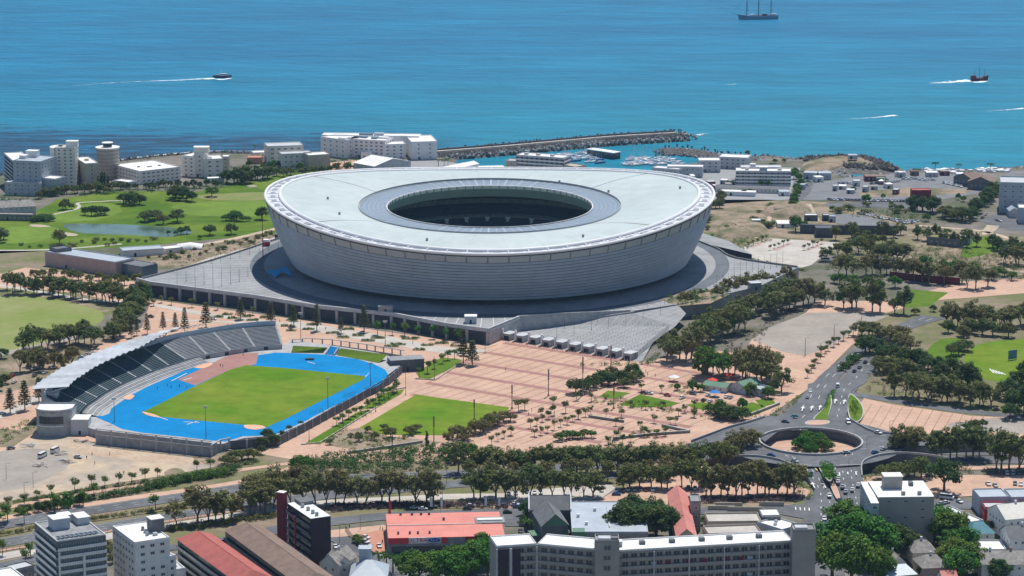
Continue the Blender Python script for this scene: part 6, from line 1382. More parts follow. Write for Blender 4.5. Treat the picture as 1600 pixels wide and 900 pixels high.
def grp(kind, pl, where, s=1.0, ds=.15, lm='leaf_gum', ju=0, jv=0, z=.1, sx=None):
    """pl: list of (u,v[,scale]) trunk feet"""
    out = []
    for q in pl:
        u, v = q[0]+random.uniform(-ju, ju), q[1]+random.uniform(-jv, jv); k = q[2] if len(q) > 2 else 1
        out.append(tree(kind, G(u, v, z), s*k*random.uniform(1-ds, 1+ds), lm, sx))
    if len(out) > 1:
        for o in out: o['group'] = LOOK[(kind, lm)]+'s '+where
    number_row(out, LOOK[(kind, lm)], where); return out
def along(px, n):
    P = [Vector((a[0], a[1], 0)) for a in px]; L = [0]
    for a, b in zip(P[:-1], P[1:]): L.append(L[-1]+(b-a).length)
    out = []
    for k in range(n):
        d = L[-1]*(k+.5)/n; i = max(j for j in range(len(L)-1) if L[j] <= d); q = P[i].lerp(P[i+1], (d-L[i])/(L[i+1]-L[i])); out.append((q.x, q.y))
    return out
# boulevard rows
grp('gum', along([(712, 741), (820, 740), (960, 739), (1080, 735), (1140, 733)], 30), 'in the upper boulevard row', .92, .1, 'leaf_olive', 4, 2)
grp('gum', along([(720, 752), (900, 750), (1060, 748)], 11), 'in the middle boulevard row', .72, .12, 'leaf_gum', 6, 2)
grp('gum', along([(392, 789), (450, 789), (560, 787), (690, 785)], 17), 'in the lower boulevard row', .98, .12, 'leaf_gum', 5, 2)
grp('gum', along([(728, 779), (800, 780), (940, 775)], 12), 'above the coral roofed store', .95, .12, 'leaf_olive', 5, 2)
grp('gum', along([(962, 764), (1100, 762)], 9), 'beside the parked car row', .85, .12, 'leaf_olive', 5, 2)
grp('gum', along([(1098, 775), (1180, 774), (1244, 773)], 13), 'on the pink verge left of the roundabout', .98, .12, 'leaf_gum', 4, 2)
grp('gum', [(276, 822, .8), (309, 817, 1.15), (326, 815, .8), (337, 816, .9), (350, 814, 1.1), (362, 812)], 'between the white block and purple tower', 1.0, .06, 'leaf_gum')
grp('gum', along([(388, 803), (432, 797)], 4), 'behind the purple tower', 1.0, .1, 'leaf_gum', 3, 2)
grp('broad', along([(395, 765), (480, 757)], 6), 'on the boulevard median', .9, .15, 'leaf_gum', 5, 2)
grp('gum', [(1403, 712), (1416, 713), (1428, 712)], 'right of the roundabout', 1.15, .1, 'leaf_gum')
grp('gum', along([(1455, 717), (1535, 716)], 7), 'beyond the eastern ramp', 1.1, .12, 'leaf_olive', 4, 2)
grp('gum', along([(1552, 736), (1604, 734)], 5), 'at the right edge by the ramp', 1.25, .1, 'leaf_olive', 4, 2)
grp('broad', [(1475, 768, 1.5)], 'standing alone above the street at the right', 1.15, .05, 'leaf_dark')
grp('broad', along([(1375, 748), (1445, 745)], 6), 'inside the south-east curve of the roundabout', .95, .15, 'leaf_olive', 4, 3)
grp('gum', [(1171, 712, 1), (1158, 716, .8), (1130, 728, 1.0), (1148, 720, .9)], 'at the western rim of the roundabout', 1.05, .1, 'leaf_gum')
grp('broad', [(1256, 703), (1270, 702), (1283, 704), (1262, 697), (1277, 696), (1250, 697, .8), (1288, 698, .8), (1243, 701, .7), (1294, 703, .7), (1266, 708, .8), (1260, 690, .8), (1280, 690, .8)], 'inside the roundabout pit', .78, .1, 'leaf_green', z=.35)
# gum groves right of the forecourt
grp('gum', [(1042, 564), (1052, 567), (1062, 562), (1072, 566), (1080, 561), (1048, 556)], 'at the foot of the forecourt fence', 1.15, .1, 'leaf_gum')
grp('gum', along([(1085, 548), (1110, 535), (1135, 525), (1165, 516)], 11), 'in the diagonal grove beside the forecourt', 1.05, .12, 'leaf_olive', 4, 3)
grp('gum', along([(1095, 530), (1130, 510), (1170, 492), (1210, 478), (1245, 468)], 15), 'in the long diagonal grove beside the podium', 1.0, .12, 'leaf_olive', 5, 3)
grp('gum', along([(1195, 502), (1225, 487), (1262, 478), (1280, 476)], 9), 'along the upper edge of the gravel lot', 1.05, .12, 'leaf_gum', 4, 3)
grp('gum', [(1289, 477, .9), (1318, 481, .9), (1331, 482, 1.2), (1338, 481), (1363, 487, 1.25), (1375, 488, .95), (1398, 490, .8), (1412, 491, 1.1)], 'behind the gravel lot by the lawn', 1.15, .06, 'leaf_olive')
grp('gum', [(1098, 590), (1106, 584), (1114, 583), (1124, 592), (1130, 588), (1138, 583), (1148, 585)], 'behind the restaurant', 1.05, .1, 'leaf_green')
grp('gum', [(1160, 598), (1170, 602), (1182, 599), (1192, 604), (1203, 600), (1165, 590), (1198, 592)], 'at the right of the restaurant', 1.2, .08, 'leaf_gum')
grp('gum', [(1221, 613)], 'with bare lower limbs alone by the north road', 1.1, .02, 'leaf_gum')
grp('dense', [(1058+0, 610, .35), (1082, 612, .5), (1095, 612, .4), (1172, 618, .6), (1200, 622, .5), (1160, 640, .5), (1125, 648, .6), (1140, 650, .55), (1152, 652, .5), (1110, 645, .45), (1208, 612, .5)], 'in the restaurant garden', 1.15, .1, 'leaf_green')
grp('broad', along([(1115, 652), (1165, 658)], 6), 'above the west parapet', .8, .15, 'leaf_dark', 4, 3)
grp('broad', along([(890, 612), (925, 606), (965, 598), (1000, 590)], 10), 'in the clump on the plaza', .85, .15, 'leaf_dark', 5, 4)
grp('broad', [(975, 606, .8), (990, 598), (955, 590, .9), (945, 596)], 'at the right of the plaza clump', .8, .1, 'leaf_olive')
# east park
grp('dense', along([(1345, 545), (1372, 560), (1400, 572), (1440, 580), (1470, 590), (1500, 602), (1528, 610)], 16), 'in the dark park grove east of the road', .95, .15, 'leaf_dark', 6, 8)
grp('broad', along([(1340, 530), (1370, 527), (1400, 535), (1430, 545)], 9), 'at the head of the park grove', 1.1, .12, 'leaf_gum', 6, 5)
grp('dense', along([(1360, 575), (1400, 590), (1450, 600)], 8), 'on the lower side of the park grove', .85, .15, 'leaf_olive', 8, 6)
grp('gum', along([(1392, 622), (1440, 625), (1500, 630), (1560, 638)], 14), 'along the park street', .95, .12, 'leaf_olive', 6, 4)
grp('gum', along([(1478, 505), (1520, 512), (1570, 515), (1606, 510)], 14), 'in the upper right park grove', 1.0, .12, 'leaf_gum', 6, 6)
grp('dense', along([(1475, 522), (1500, 525), (1530, 520), (1580, 530)], 6), 'at the foot of the upper right grove', .75, .15, 'leaf_olive', 6, 3)
grp('dense', [(1584, 640, 1), (1600, 650, 1.2), (1595, 610, 1.1), (1606, 600, 1.1), (1575, 625, .9), (1578, 655, .7)], 'at the right edge beside the sports field', 1.05, .08, 'leaf_dark')
grp('broad', along([(1480, 556), (1520, 545)], 4), 'by the sports field', .85, .1, 'leaf_olive', 3, 3)
grp('shrub', along([(1316, 580), (1326, 571), (1340, 560)], 9), 'on the north road median', 1.5, .2, 'leaf_hedge', 3, 2, z=.3)
grp('lolly', [(1268, 582), (1272, 574), (1278, 566), (1284, 556), (1294, 548), (1303, 542), (1310, 537), (1318, 532), (1326, 527), (1333, 523), (1262, 590), (1290, 552)], 'between gravel lot and north road', 1.3, .15, 'leaf_olive')
grp('broad', [(1430, 492, .6), (1458, 487, .6), (1495, 680, .5), (1510, 672, .6), (1523, 672, .7), (1535, 668, .6)], 'standing alone on pink paving at the right', .9, .1, 'leaf_dark')
grp('gum', along([(1292, 408), (1330, 400), (1372, 404), (1420, 412)], 12), 'around the pale square', .85, .15, 'leaf_olive', 8, 5)
grp('gum', along([(1300, 432), (1350, 428), (1400, 432), (1450, 440), (1545, 450)], 18), 'behind the maroon hoarding', .95, .15, 'leaf_gum', 6, 4)
grp('dense', along([(1330, 378), (1360, 380), (1395, 385)], 6), 'beneath the dark fort wall', .65, .15, 'leaf_olive', 6, 4)
grp('dense', along([(1545, 385), (1580, 392), (1610, 398)], 7), 'right of the grass-roofed barracks', .8, .15, 'leaf_dark', 5, 4)
grp('gum', along([(1560, 412), (1608, 415)], 5), 'at the right edge above the pink paving', .9, .12, 'leaf_olive', 4, 3)
grp('dense', along([(1424, 330), (1460, 332)], 6), 'below the red-roofed harbour box', .95, .12, 'leaf_dark', 3, 3)
grp('dense', along([(1468, 338), (1505, 345)], 7), 'between barracks and harbour lot', .75, .12, 'leaf_olive', 4, 3)
grp('dense', along([(1512, 345), (1530, 330), (1545, 315), (1552, 300)], 13), 'in the dark belt beside the blue-grey office', .85, .12, 'leaf_dark', 6, 4)
grp('dense', [(1243, 362, .9), (1192, 352, .4), (1380, 311, .35), (1333, 300, .4), (1353, 317, .6), (1408, 328, .4), (1448, 346, .5), (1480, 366, .4), (1258, 356, .4), (1300, 330, .35), (1497, 312, .4), (1505, 315, .4)], 'standing alone on the fort land', 1.0, .1, 'leaf_green')
grp('shrub', [(1150+random.uniform(-50, 60), 350+random.uniform(-30, 15)) for k in range(14)]+[(1300+random.uniform(0, 130), 325+random.uniform(-5, 12)) for k in range(12)], 'scattered over the brown fort earth', 1.7, .4, 'leaf_olive')
grp('dense', along([(1236, 330), (1242, 312), (1250, 290), (1238, 270)], 10), 'beside the stepped marina flats', .6, .15, 'leaf_green', 3, 3)
grp('dense', along([(1110, 330), (1128, 322), (1122, 310)], 5), 'just right of the stadium rim', .65, .15, 'leaf_olive', 4, 3)
grp('dense', along([(1160, 305), (1175, 303)], 3), 'between the yard sheds', .4, .1, 'leaf_dark', 2, 1)
grp('dense', [(1168, 243, .4), (1173, 279, .4), (1190, 291, .4), (1140, 290, .4), (1200, 291, .35), (1205, 262, .4), (1211, 255, .35), (1225, 254, .3)], 'among the marina flats', 1.0, .1, 'leaf_green')
grp('palm', [(1384, 292), (1461, 268), (1498, 268), (1547, 268), (1430, 276)], 'along the harbour front', .9, .15, 'leaf_green')
# golf course
grp('broad', [(193, 318), (202, 321), (210, 319), (218, 320), (206, 315)], 'in the upper left golf clump', .95, .08, 'leaf_dark')
grp('broad', [(133, 336), (143, 337), (152, 337), (163, 336), (158, 334)], 'in the golf clump beside the white path', .8, .08, 'leaf_dark')
grp('broad', [(226, 347), (233, 345), (242, 343), (255, 350)], 'in the golf clump above the pond', 1.05, .08, 'leaf_olive')
grp('broad', [(277, 347)], 'standing alone right of the pond clump', 1.15, .02, 'leaf_olive')
grp('dense', [(270, 312), (280, 313), (291, 313), (300, 315), (275, 308), (286, 309)], 'in the large golf clump by the white-roofed block', .8, .08, 'leaf_dark')
grp('broad', [(331, 307)], 'alone on the fairway below the cream hotel', 1.0, .02, 'leaf_green')
grp('broad', [(353, 345, .7), (362, 344, 1), (370, 345, 1), (380, 346, .7), (388, 345, .5), (366, 341, .8)], 'in the low golf thicket near the stadium', .8, .08, 'leaf_green')
grp('broad', [(409, 343), (328, 367, .9), (361, 366, .9)], 'single on the golf grass near the stadium', .95, .05, 'leaf_dark')
grp('broad', [(93, 381)], 'alone beside the lower bunker', 1.1, .02, 'leaf_gum')
grp('dense', [(0, 378, .8), (6, 374, .7), (103, 327, .6), (98, 328, .5), (112, 327, .5)], 'at the golf clubhouse side', 1.0, .1, 'leaf_olive')
grp('dense', along([(60, 315), (80, 305), (110, 302), (150, 300), (190, 299)], 15), 'at the foot of the tall coast flats', .62, .2, 'leaf_olive', 4, 3)
grp('cypress', along([(150, 296), (172, 295)], 5), 'in front of the round tower', 1.1, .15, 'leaf_dark', 2, 1)
grp('dense', along([(195, 296), (240, 295), (300, 293), (345, 292)], 13), 'in the belt before the wide cream building', .5, .2, 'leaf_dark', 5, 2)
grp('dense', along([(352, 287), (375, 284), (400, 282), (420, 280)], 11), 'in the large belt right of the cream hotel', .95, .15, 'leaf_dark', 5, 4)
grp('dense', along([(385, 265), (430, 262), (470, 266)], 9), 'behind the large belt by the shore', .5, .2, 'leaf_green', 5, 3)
grp('dense', along([(425, 276), (470, 273), (520, 268), (560, 266)], 11), 'above the left rim of the stadium', .55, .2, 'leaf_olive', 5, 2)
grp('palm', [(352, 246), (398, 236), (520, 262), (530, 264), (538, 260), (545, 262), (557, 258), (586, 258), (685, 260), (694, 262), (700, 258), (592, 262)], 'around the seafront hotels', .8, .15, 'leaf_green')
grp('shrub', [(30+k*17+random.uniform(-5, 5), 381+random.uniform(-3, 6)) for k in range(10)]+[(150+k*13, 378-k*.2+random.uniform(-3, 3)) for k in range(8)], 'along the lower golf path', 1.1, .3, 'leaf_olive')
grp('shrub', [(232+k*9, 409-k*1.9+random.uniform(-7, 7)) for k in range(22)], 'dotted over the scrub slope', 1.1, .4, 'leaf_olive')
grp('dense', [(283, 366, .5), (292, 365, .55), (275, 368, .4), (312, 374, .35), (263, 367, .3)], 'at the right end of the pond', .9, .1, 'leaf_green')
mb_ = [(60+random.uniform(-10, 45), 344+random.uniform(-3, 3)) for k in range(10)]
grp('shrub', mb_, 'in the dark bank above the pond', 1.8, .3, 'leaf_hedge')
# left grove and cricket field edge
grp('gum', along([(8, 456), (60, 458), (110, 465), (160, 470), (215, 474)], 26), 'in the long row above the cricket field', .85, .12, 'leaf_olive', 5, 4)
grp('dense', along([(50, 432), (110, 436), (170, 442), (215, 448)], 12), 'behind the cricket row by the long hall', .55, .2, 'leaf_olive', 6, 4)
grp('dense', along([(222, 470), (212, 490), (198, 505), (185, 520), (172, 535)], 13), 'in the dark belt right of the cricket field', .95, .15, 'leaf_olive', 7, 5)
grp('dense', along([(232, 462), (222, 480), (205, 500)], 6), 'nearest the podium corner', .8, .15, 'leaf_dark', 4, 4)
grp('gum', along([(38, 550), (70, 545), (110, 540), (150, 538)], 14), 'below the cricket field', .85, .12, 'leaf_olive', 6, 5)
grp('gum', along([(30, 580), (60, 575), (95, 578), (120, 568)], 10), 'in the car park left of the grandstand', .8, .15, 'leaf_gum', 6, 6)
grp('dense', [(2, 560, .7), (8, 600, .5), (-2, 610, .6), (48, 560, .5), (100, 535, .6), (130, 520, .6)], 'at the left edge by the cricket field', 1.0, .1, 'leaf_dark')
grp('pine', [(16, 646, .95), (39, 641, .95), (61, 628, .8), (81, 620, .8), (66, 618, .6)], 'left of the grandstand canopy', 1.0, .04, 'leaf_pine')
grp('pine', [(289, 521, .9), (322, 512, 1.05), (274, 516, .7), (255, 518, .75), (230, 522, .7), (376, 499, .95), (205, 528, .7), (214, 524, .6)], 'behind the grandstand', 1.0, .04, 'leaf_pine')
grp('pine', [(423, 507, 1), (459, 510, .9), (495, 517, .95), (533, 521, .7), (569, 519, 1.0), (724, 568, 1.1), (738, 571, 1.05)], 'along the walk below the podium', 1.0, .04, 'leaf_pine')
grp('lolly', [(590, 523), (613, 523), (632, 524), (654, 526), (678, 529), (695, 531), (716, 534)], 'in front of the podium wall', 1.7, .08, 'leaf_green')
grp('lolly', [(252, 473), (268, 476), (240, 478), (300, 480), (340, 484), (395, 492)], 'on the walk at the podium foot', 1.2, .1, 'leaf_olive')
# plaza street trees
LP = [(829, 669), (839, 665), (847, 659), (857, 655), (768, 694), (778, 689), (788, 684.5), (798.5, 680), (835, 682), (845, 679.5), (856, 676), (866, 671.5), (876, 667), (886, 663), (895, 659), (904, 655), (1047, 663), (1055, 664), (962, 665), (970, 680), (1022, 661), (1000, 672)]
grp('lolly', LP, 'on the lower pink plaza', 1.05, .12, 'leaf_olive')
L2 = [(845, 652), (857, 655), (864, 637, 1.3), (866, 649), (884, 645, 1.2), (915, 651), (923, 647), (903, 654), (947, 652), (971, 652), (1002, 612), (1034, 614), (901, 626), (924, 628), (985, 636), (1009, 640), (1036, 638), (1060, 650), (1070, 645), (1085, 652), (1085, 638), (820, 640, 1.6), (810, 643, 1.4)]
grp('lolly', L2, 'on the upper pink plaza', 1.15, .12, 'leaf_olive')
grp('lolly', [(574, 641), (583, 636), (592, 630), (600, 624), (607, 621), (614, 616), (620, 613)]+[(545, 655), (555, 650), (564, 646), (535, 660), (526, 665)]+[(655, 590), (668, 583), (679, 576), (692, 568), (700, 563), (710, 560)], 'in the lawn strips beside the dark track wall', 1.35, .15, 'leaf_green')
grp('broad', [(585, 688, .8), (560, 690, .8), (610, 684), (640, 680, 1), (575, 676, .6), (600, 672, .7), (515, 695, .6), (548, 684, .6), (650, 676, .9)], 'in the planted corner below the event lawn', .6, .1, 'leaf_olive')
grp('broad', along([(700, 690), (740, 682), (770, 668), (800, 655)], 12), 'along the lower edge of the event lawn', .72, .15, 'leaf_gum', 6, 4)
grp('cypress', [(667, 700)], 'beside the pale wall under the event lawn', .9, .02, 'leaf_dark')
grp('dense', [(470, 742, .75), (480, 738, .6), (462, 736, .5), (711, 722, .7), (722, 718, .75), (735, 716, .6), (700, 716, .5)], 'standing over the boulevard hedge', 1.05, .06, 'leaf_green')
grp('broad', along([(870, 688), (930, 684)], 6), 'in the bright green plaza clump', .55, .15, 'leaf_green', 3, 2)
grp('lolly', along([(940, 690), (1050, 684)], 8), 'in the tan bed by the low wall', 1.1, .15, 'leaf_green', 5, 5)
grp('dense', [(418, 690, .55), (428, 697, .6), (410, 700, .5), (440, 688, .45), (452, 680, .45), (470, 672, .4), (408, 710, .4)], 'at the lower corner of the dark track wall', 1.0, .1, 'leaf_dark')
# hedge-side little trees at the left
grp('lolly', [(13, 793), (38, 788), (58, 781), (80, 775), (117, 768), (143, 762), (164, 761), (186, 758), (206, 755), (227, 752), (246, 748), (308, 738), (329, 733)], 'between sand lot and pink walk', 1.35, .12, 'leaf_olive')
grp('lolly', [(12, 815), (38, 818), (85, 800), (107, 792), (130, 790), (147, 778), (243, 798), (107, 806), (0, 822)], 'on the boulevard verge at the left', 1.8, .12, 'leaf_green')
grp('dense', along([(20, 806), (60, 800), (105, 792), (130, 788)], 7), 'clipped along the left hedge', .42, .12, 'leaf_dark', 2, 1)
grp('broad', along([(345, 728), (400, 714)], 6), 'on the verge below the sand lot', .62, .12, 'leaf_olive', 4, 3)
# foreground
grp('dense', [(1318, 832, 1.15), (1342, 838, 1.0), (1305, 866, 1.3), (1336, 872, 1.4), (1362, 880, 1.3), (1300, 905, 1.3), (1330, 915, 1.6), (1372, 915, 1.2), (1350, 858, 1.1)], 'in the big dark mass right of the grey slab', 1.25, .05, 'leaf_green')
grp('dense', [(1385, 868, 1), (1402, 872, 1.1), (1420, 868, .9), (1394, 855, .8)], 'against the tall plain block', 1.15, .05, 'leaf_dark')
grp('dense', [(1460, 845, 1.1), (1478, 850, 1.2), (1496, 848, 1.0), (1510, 862, .9), (1470, 835, 1.0), (1490, 862, .9)], 'right of the tall plain block', 1.15, .05, 'leaf_green')
grp('dense', [(1492, 895, 1.1), (1510, 900, 1.1), (1528, 898, .9), (1500, 910, 1.2), (1480, 882, .7)], 'between the cottages and the terrace', 1.15, .05, 'leaf_bright')
grp('dense', [(1562, 912, .8), (1442, 905, .5), (1545, 830, .35)], 'small among the bottom right houses', 1.1, .05, 'leaf_dark')
grp('dense', [(640, 905, .9), (655, 912, 1.0), (680, 905, 1.1), (700, 915, 1.2), (725, 910, 1.1), (745, 888, 1.1), (735, 900, 1.2), (762, 905, 1.3), (755, 875, .9), (768, 880, .9), (705, 890, .8)], 'in front of the coral roofed store', 1.1, .05, 'leaf_green')
grp('dense', [(960, 838, .9), (980, 840, 1.1), (1005, 836, 1.2), (1025, 840, 1.2), (1048, 842, .9), (990, 822, 1.0), (1020, 820, 1.1), (970, 826, .8)], 'in the huge fig clump on the grey hall', 1.2, .05, 'leaf_dark')
grp('dense', [(822, 806, .6), (828, 816, .6), (818, 820, .4)], 'left of the slate hall', 1.0, .05, 'leaf_dark')
grp('palm', [(822, 838), (614, 895), (604, 900), (592, 893)], 'near the bottom street', 1.1, .1, 'leaf_green')
grp('broad', [(885, 845, .6), (900, 848, .5)], 'with brown leaves behind the slab roof', .9, .05, 'leaf_gum')
grp('dense', [(1110, 828, .35), (1102, 820, .35), (650+0, 832, .3), (558, 848, .35), (562, 852, .3)], 'small in the back yards', 1.0, .05, 'leaf_green')
grp('broad', [(168, 860, .6), (172, 870, .7), (176, 880, .6)], 'with brown twigs between the two left blocks', .9, .05, 'leaf_gum')
grp('lolly', [(48, 870), (40, 882), (4, 868)], 'on the pavement at the bottom left', 1.5, .1, 'leaf_green')
grp('lolly', [(1170+k*7, 385-k*2.6) for k in range(5)]+[(1203+k*7, 391-k*2.4) for k in range(5)]+[(1256+k*7, 391-k*2.4) for k in range(5)], 'in the bed rows of the pale square', .9, .15, 'leaf_olive')
grp('gum', along([(1068, 492), (1100, 480), (1150, 468), (1200, 456), (1240, 440)], 16), 'close against the right podium wall', .9, .15, 'leaf_gum', 5, 4)
# joined shrub masses (nobody could count them)
def mass(px, label, h=1.6, dens=.10, lm='leaf_hedge', z=.15, r0=.8, r1=1.6, per=26, size=.3, line=None, width=3, cat='shrubs', name='shrub_mass'):
    cen = []; rad = []
    if line:
        P = resample(smooth_line(pts(line, z), 4), 1.0); L_ = len(P)
        for k in range(int(L_*width*dens*4)): p = random.choice(P); cen.append((p.x+random.uniform(-width, width)*.5, p.y+random.uniform(-width, width)*.5, z+random.uniform(.3, h))); rad.append(random.uniform(r0, r1))
    else:
        P = pts(px, z); x0, x1 = min(p.x for p in P), max(p.x for p in P); y0, y1 = min(p.y for p in P), max(p.y for p in P); n = int((x1-x0)*(y1-y0)*dens)
        for k in range(n):
            x, y = random.uniform(x0, x1), random.uniform(y0, y1)
            if inpoly(x, y, P): cen.append((x, y, z+random.uniform(.2, h))); rad.append(random.uniform(r0, r1))
    if not cen: return
    me = leaf_mesh(name, cen, rad, per, size, lm, .75, seed=len(cen)); o = bpy.data.objects.new(name, me); C.objects.link(o); tag(o, label, cat, kind='stuff'); return o
mass([(478, 745), (480, 722), (520, 714), (620, 706), (680, 700), (712, 706), (700, 732), (620, 738), (540, 744)], 'dense dark green shrubbery between boulevard and planted corner', 3.6, .16, 'leaf_hedge', r0=1.2, r1=2.2, per=40, size=.36)
mass([(700, 728), (712, 706), (900, 700), (1110, 692), (1130, 702), (1000, 716), (850, 726)], 'green and brown understorey along the upper boulevard row', 2.0, .10, 'leaf_olive', per=26)
mass(None, 'long clipped hedge between sand lot and pink walk', 2.4, .16, 'leaf_hedge', line=[(60, 796), (120, 784), (180, 775), (235, 764), (300, 750), (350, 742), (372, 734)], width=6, r0=1.0, r1=1.8, per=34)
mass(None, 'thick hedge in the middle of the left walk', 3.4, .16, 'leaf_green', line=[(225, 764), (260, 757), (300, 750), (350, 742)], width=6, r0=1.2, r1=2.0, per=36)
mass(None, 'low green verge below the sand lot', 1.0, .12, 'leaf_olive', line=[(0, 790), (100, 772), (200, 757), (300, 742), (400, 722)], width=3)
mass(None, 'low planting on the boulevard median', 1.0, .12, 'leaf_olive', line=[(0, 836), (80, 821), (150, 811), (230, 799), (320, 787), (400, 774)], width=4)
mass(None, 'dark purple-brown scrub strip along the street', 1.4, .14, 'leaf_purple', line=[(505, 797), (560, 792), (640, 790), (720, 790), (800, 793)], width=8, per=30)
mass(None, 'dark scrub strip below the gum row left of the roundabout', 1.2, .14, 'leaf_purple', line=[(1060, 784), (1130, 782), (1200, 781), (1245, 779)], width=9, per=30)
mass(None, 'green and dark shrubs below the left gum trees', 1.6, .14, 'leaf_olive', line=[(262, 828), (300, 824), (345, 818), (380, 812), (432, 806)], width=7, per=34)
mass([(1235, 742), (1250, 735), (1272, 770), (1268, 785), (1250, 778)], 'green shrubs beside the south-west arm of the roundabout', 1.4, .14, 'leaf_green')
mass([(1350, 748), (1362, 745), (1378, 755), (1365, 762), (1350, 765)], 'green shrubs beside the south-east arm of the roundabout', 1.4, .14, 'leaf_green')
mass([(1178, 665), (1185, 655), (1235, 625), (1250, 618), (1254, 624), (1240, 640), (1205, 656)], 'green bank along the western slip road', 1.0, .12, 'leaf_bright', per=22)
mass([(1240, 704), (1248, 690), (1286, 690), (1296, 702), (1280, 708), (1250, 708)], 'leafy ground planting inside the roundabout pit', 1.2, .14, 'leaf_green', z=.36)
mass([(1326, 634), (1336, 626), (1344, 640), (1342, 654), (1332, 654)], 'green shrubs on the planted island by the eastern plaza', 1.6, .14, 'leaf_green', z=1.4)
mass(None, 'shrubs on the northern splitter island', 1.0, .14, 'leaf_green', line=[(1290, 640), (1296, 625), (1302, 610)], width=2.2, z=2.6)
mass(None, 'shrubs on the southern splitter island', 1.2, .14, 'leaf_green', line=[(1290, 724), (1293, 735), (1297, 748)], width=6, z=4.4)
mass([(1350, 612), (1400, 622), (1480, 632), (1540, 640), (1540, 600), (1440, 590), (1360, 580)], 'shaded undergrowth beneath the park grove', 1.4, .05, 'leaf_brown', per=22)
mass([(1400, 600), (1350, 560), (1350, 530), (1420, 545), (1530, 590), (1540, 610)], 'dark undergrowth inside the park grove', 2.0, .06, 'leaf_dark', per=26)
mass([(1098, 366), (1200, 366), (1206, 376), (1165, 391), (1120, 386)], 'green scrub on the slope behind the podium', 1.2, .06, 'leaf_green', per=22)
mass([(1180, 560), (1090, 560), (1165, 520), (1245, 478), (1260, 486), (1200, 512)], 'leaf litter and low brush under the diagonal grove', .9, .05, 'leaf_brown', per=18)
mass([(900, 572), (900, 570), (1010, 566), (1030, 550), (1036, 555), (1020, 568), (1000, 572)], 'green shrubs at the foot of the forecourt fence', 1.2, .14, 'leaf_green', per=26)
mass([(205, 414), (265, 394), (330, 380), (440, 366), (400, 386), (350, 402), (280, 417), (225, 419)], 'dry brown brush on the slope behind the podium hall', .6, .03, 'leaf_brown', per=16)
mass([(1300, 402), (1340, 385), (1420, 392), (1500, 405), (1540, 430), (1400, 425)], 'mixed scrub around the fort gardens', 1.5, .03, 'leaf_olive', per=24)
mass([(1460, 735), (1500, 733), (1600, 735), (1600, 742), (1500, 742), (1460, 741)], 'green verge beyond the eastern car park', 1.2, .1, 'leaf_olive', per=24)
mass([(0, 672), (60, 652), (66, 660), (20, 690), (0, 700)], 'green and brown scrub at the left edge below the walk', 1.0, .1, 'leaf_bright', per=22)
mass([(1036, 470), (1042, 464), (1090, 452), (1130, 456), (1140, 466), (1100, 474), (1060, 477)], 'garden shrubs in the brown bed on the podium', 1.5, .05, 'leaf_green', z=PZ+.2, per=30)
mass(None, 'purple-dark hedge ring by the fort mound', 1.0, .1, 'leaf_olive', line=[(1100, 410), (1140, 400), (1180, 408), (1230, 418), (1262, 424)], width=4)
for P_, lb in (([(922, 628), (940, 616), (1000, 626), (1065, 640), (1050, 645), (985, 640)], 'green shrubs lining the plaza garden lawns'), ([(1060, 645), (1100, 634), (1200, 645), (1180, 655), (1110, 655)], 'green shrubs below the restaurant car park'), ([(1040, 606), (1060, 600), (1090, 610), (1075, 618)], 'dark hedge left of the restaurant'), ([(520, 690), (570, 674), (640, 680), (620, 694), (560, 700)], 'low shrubs in the planted corner below the event lawn'), ([(500, 694), (560, 646), (585, 640), (520, 690)], 'shrubs in the lower lawn strip by the track wall'), ([(570, 640), (600, 616), (630, 609), (600, 632)], 'shrubs in the upper lawn strip by the track wall'), ([(940, 690), (1000, 672), (1076, 676), (1000, 686)], 'thin green plants in the tan bed by the low wall')):
    mass(P_, lb, .9, .09, 'leaf_green', z=.25, per=24)
mass([(1290, 420), (1330, 385), (1450, 385), (1560, 400), (1620, 420), (1620, 440), (1500, 436), (1380, 436)], 'scrub and small trees filling the fort gardens', 2.6, .05, 'leaf_olive', per=30, r0=1, r1=2)
mass([(1285, 332), (1340, 326), (1440, 335), (1460, 350), (1400, 345), (1330, 338)], 'green scrub between the car lot and the fort yard', 2.0, .05, 'leaf_green', per=26, r0=1, r1=1.8)
mass([(0, 262+46), (60, 306), (200, 292), (360, 288), (420, 280), (420, 284), (300, 298), (100, 308), (0, 318)], 'green garden belt between golf course and coast flats', 2.2, .07, 'leaf_green', per=26, r0=1, r1=1.8)
mass([(350, 262), (420, 258), (500, 262), (560, 264), (540, 270), (440, 274), (370, 272)], 'green gardens below the seafront hotels', 2.2, .07, 'leaf_green', per=26, r0=1, r1=1.8)
mass([(1236, 300), (1244, 270), (1258, 268), (1250, 300), (1246, 330), (1236, 330)], 'green belt beside the stepped marina flats', 3, .1, 'leaf_olive', per=26, r0=1, r1=2)
grp('gum', along([(1300, 372), (1420, 372), (1540, 392)], 14), 'between fort wall and barracks', .75, .15, 'leaf_olive', 8, 6)
grp('dense', along([(1290, 440), (1360, 452), (1400, 448)], 8), 'on the pink walk behind the lawn', .6, .2, 'leaf_green', 8, 4)
grp('broad', along([(1440, 415), (1500, 425), (1590, 440)], 12), 'above the upper right pink paving', .8, .15, 'leaf_green', 8, 6)
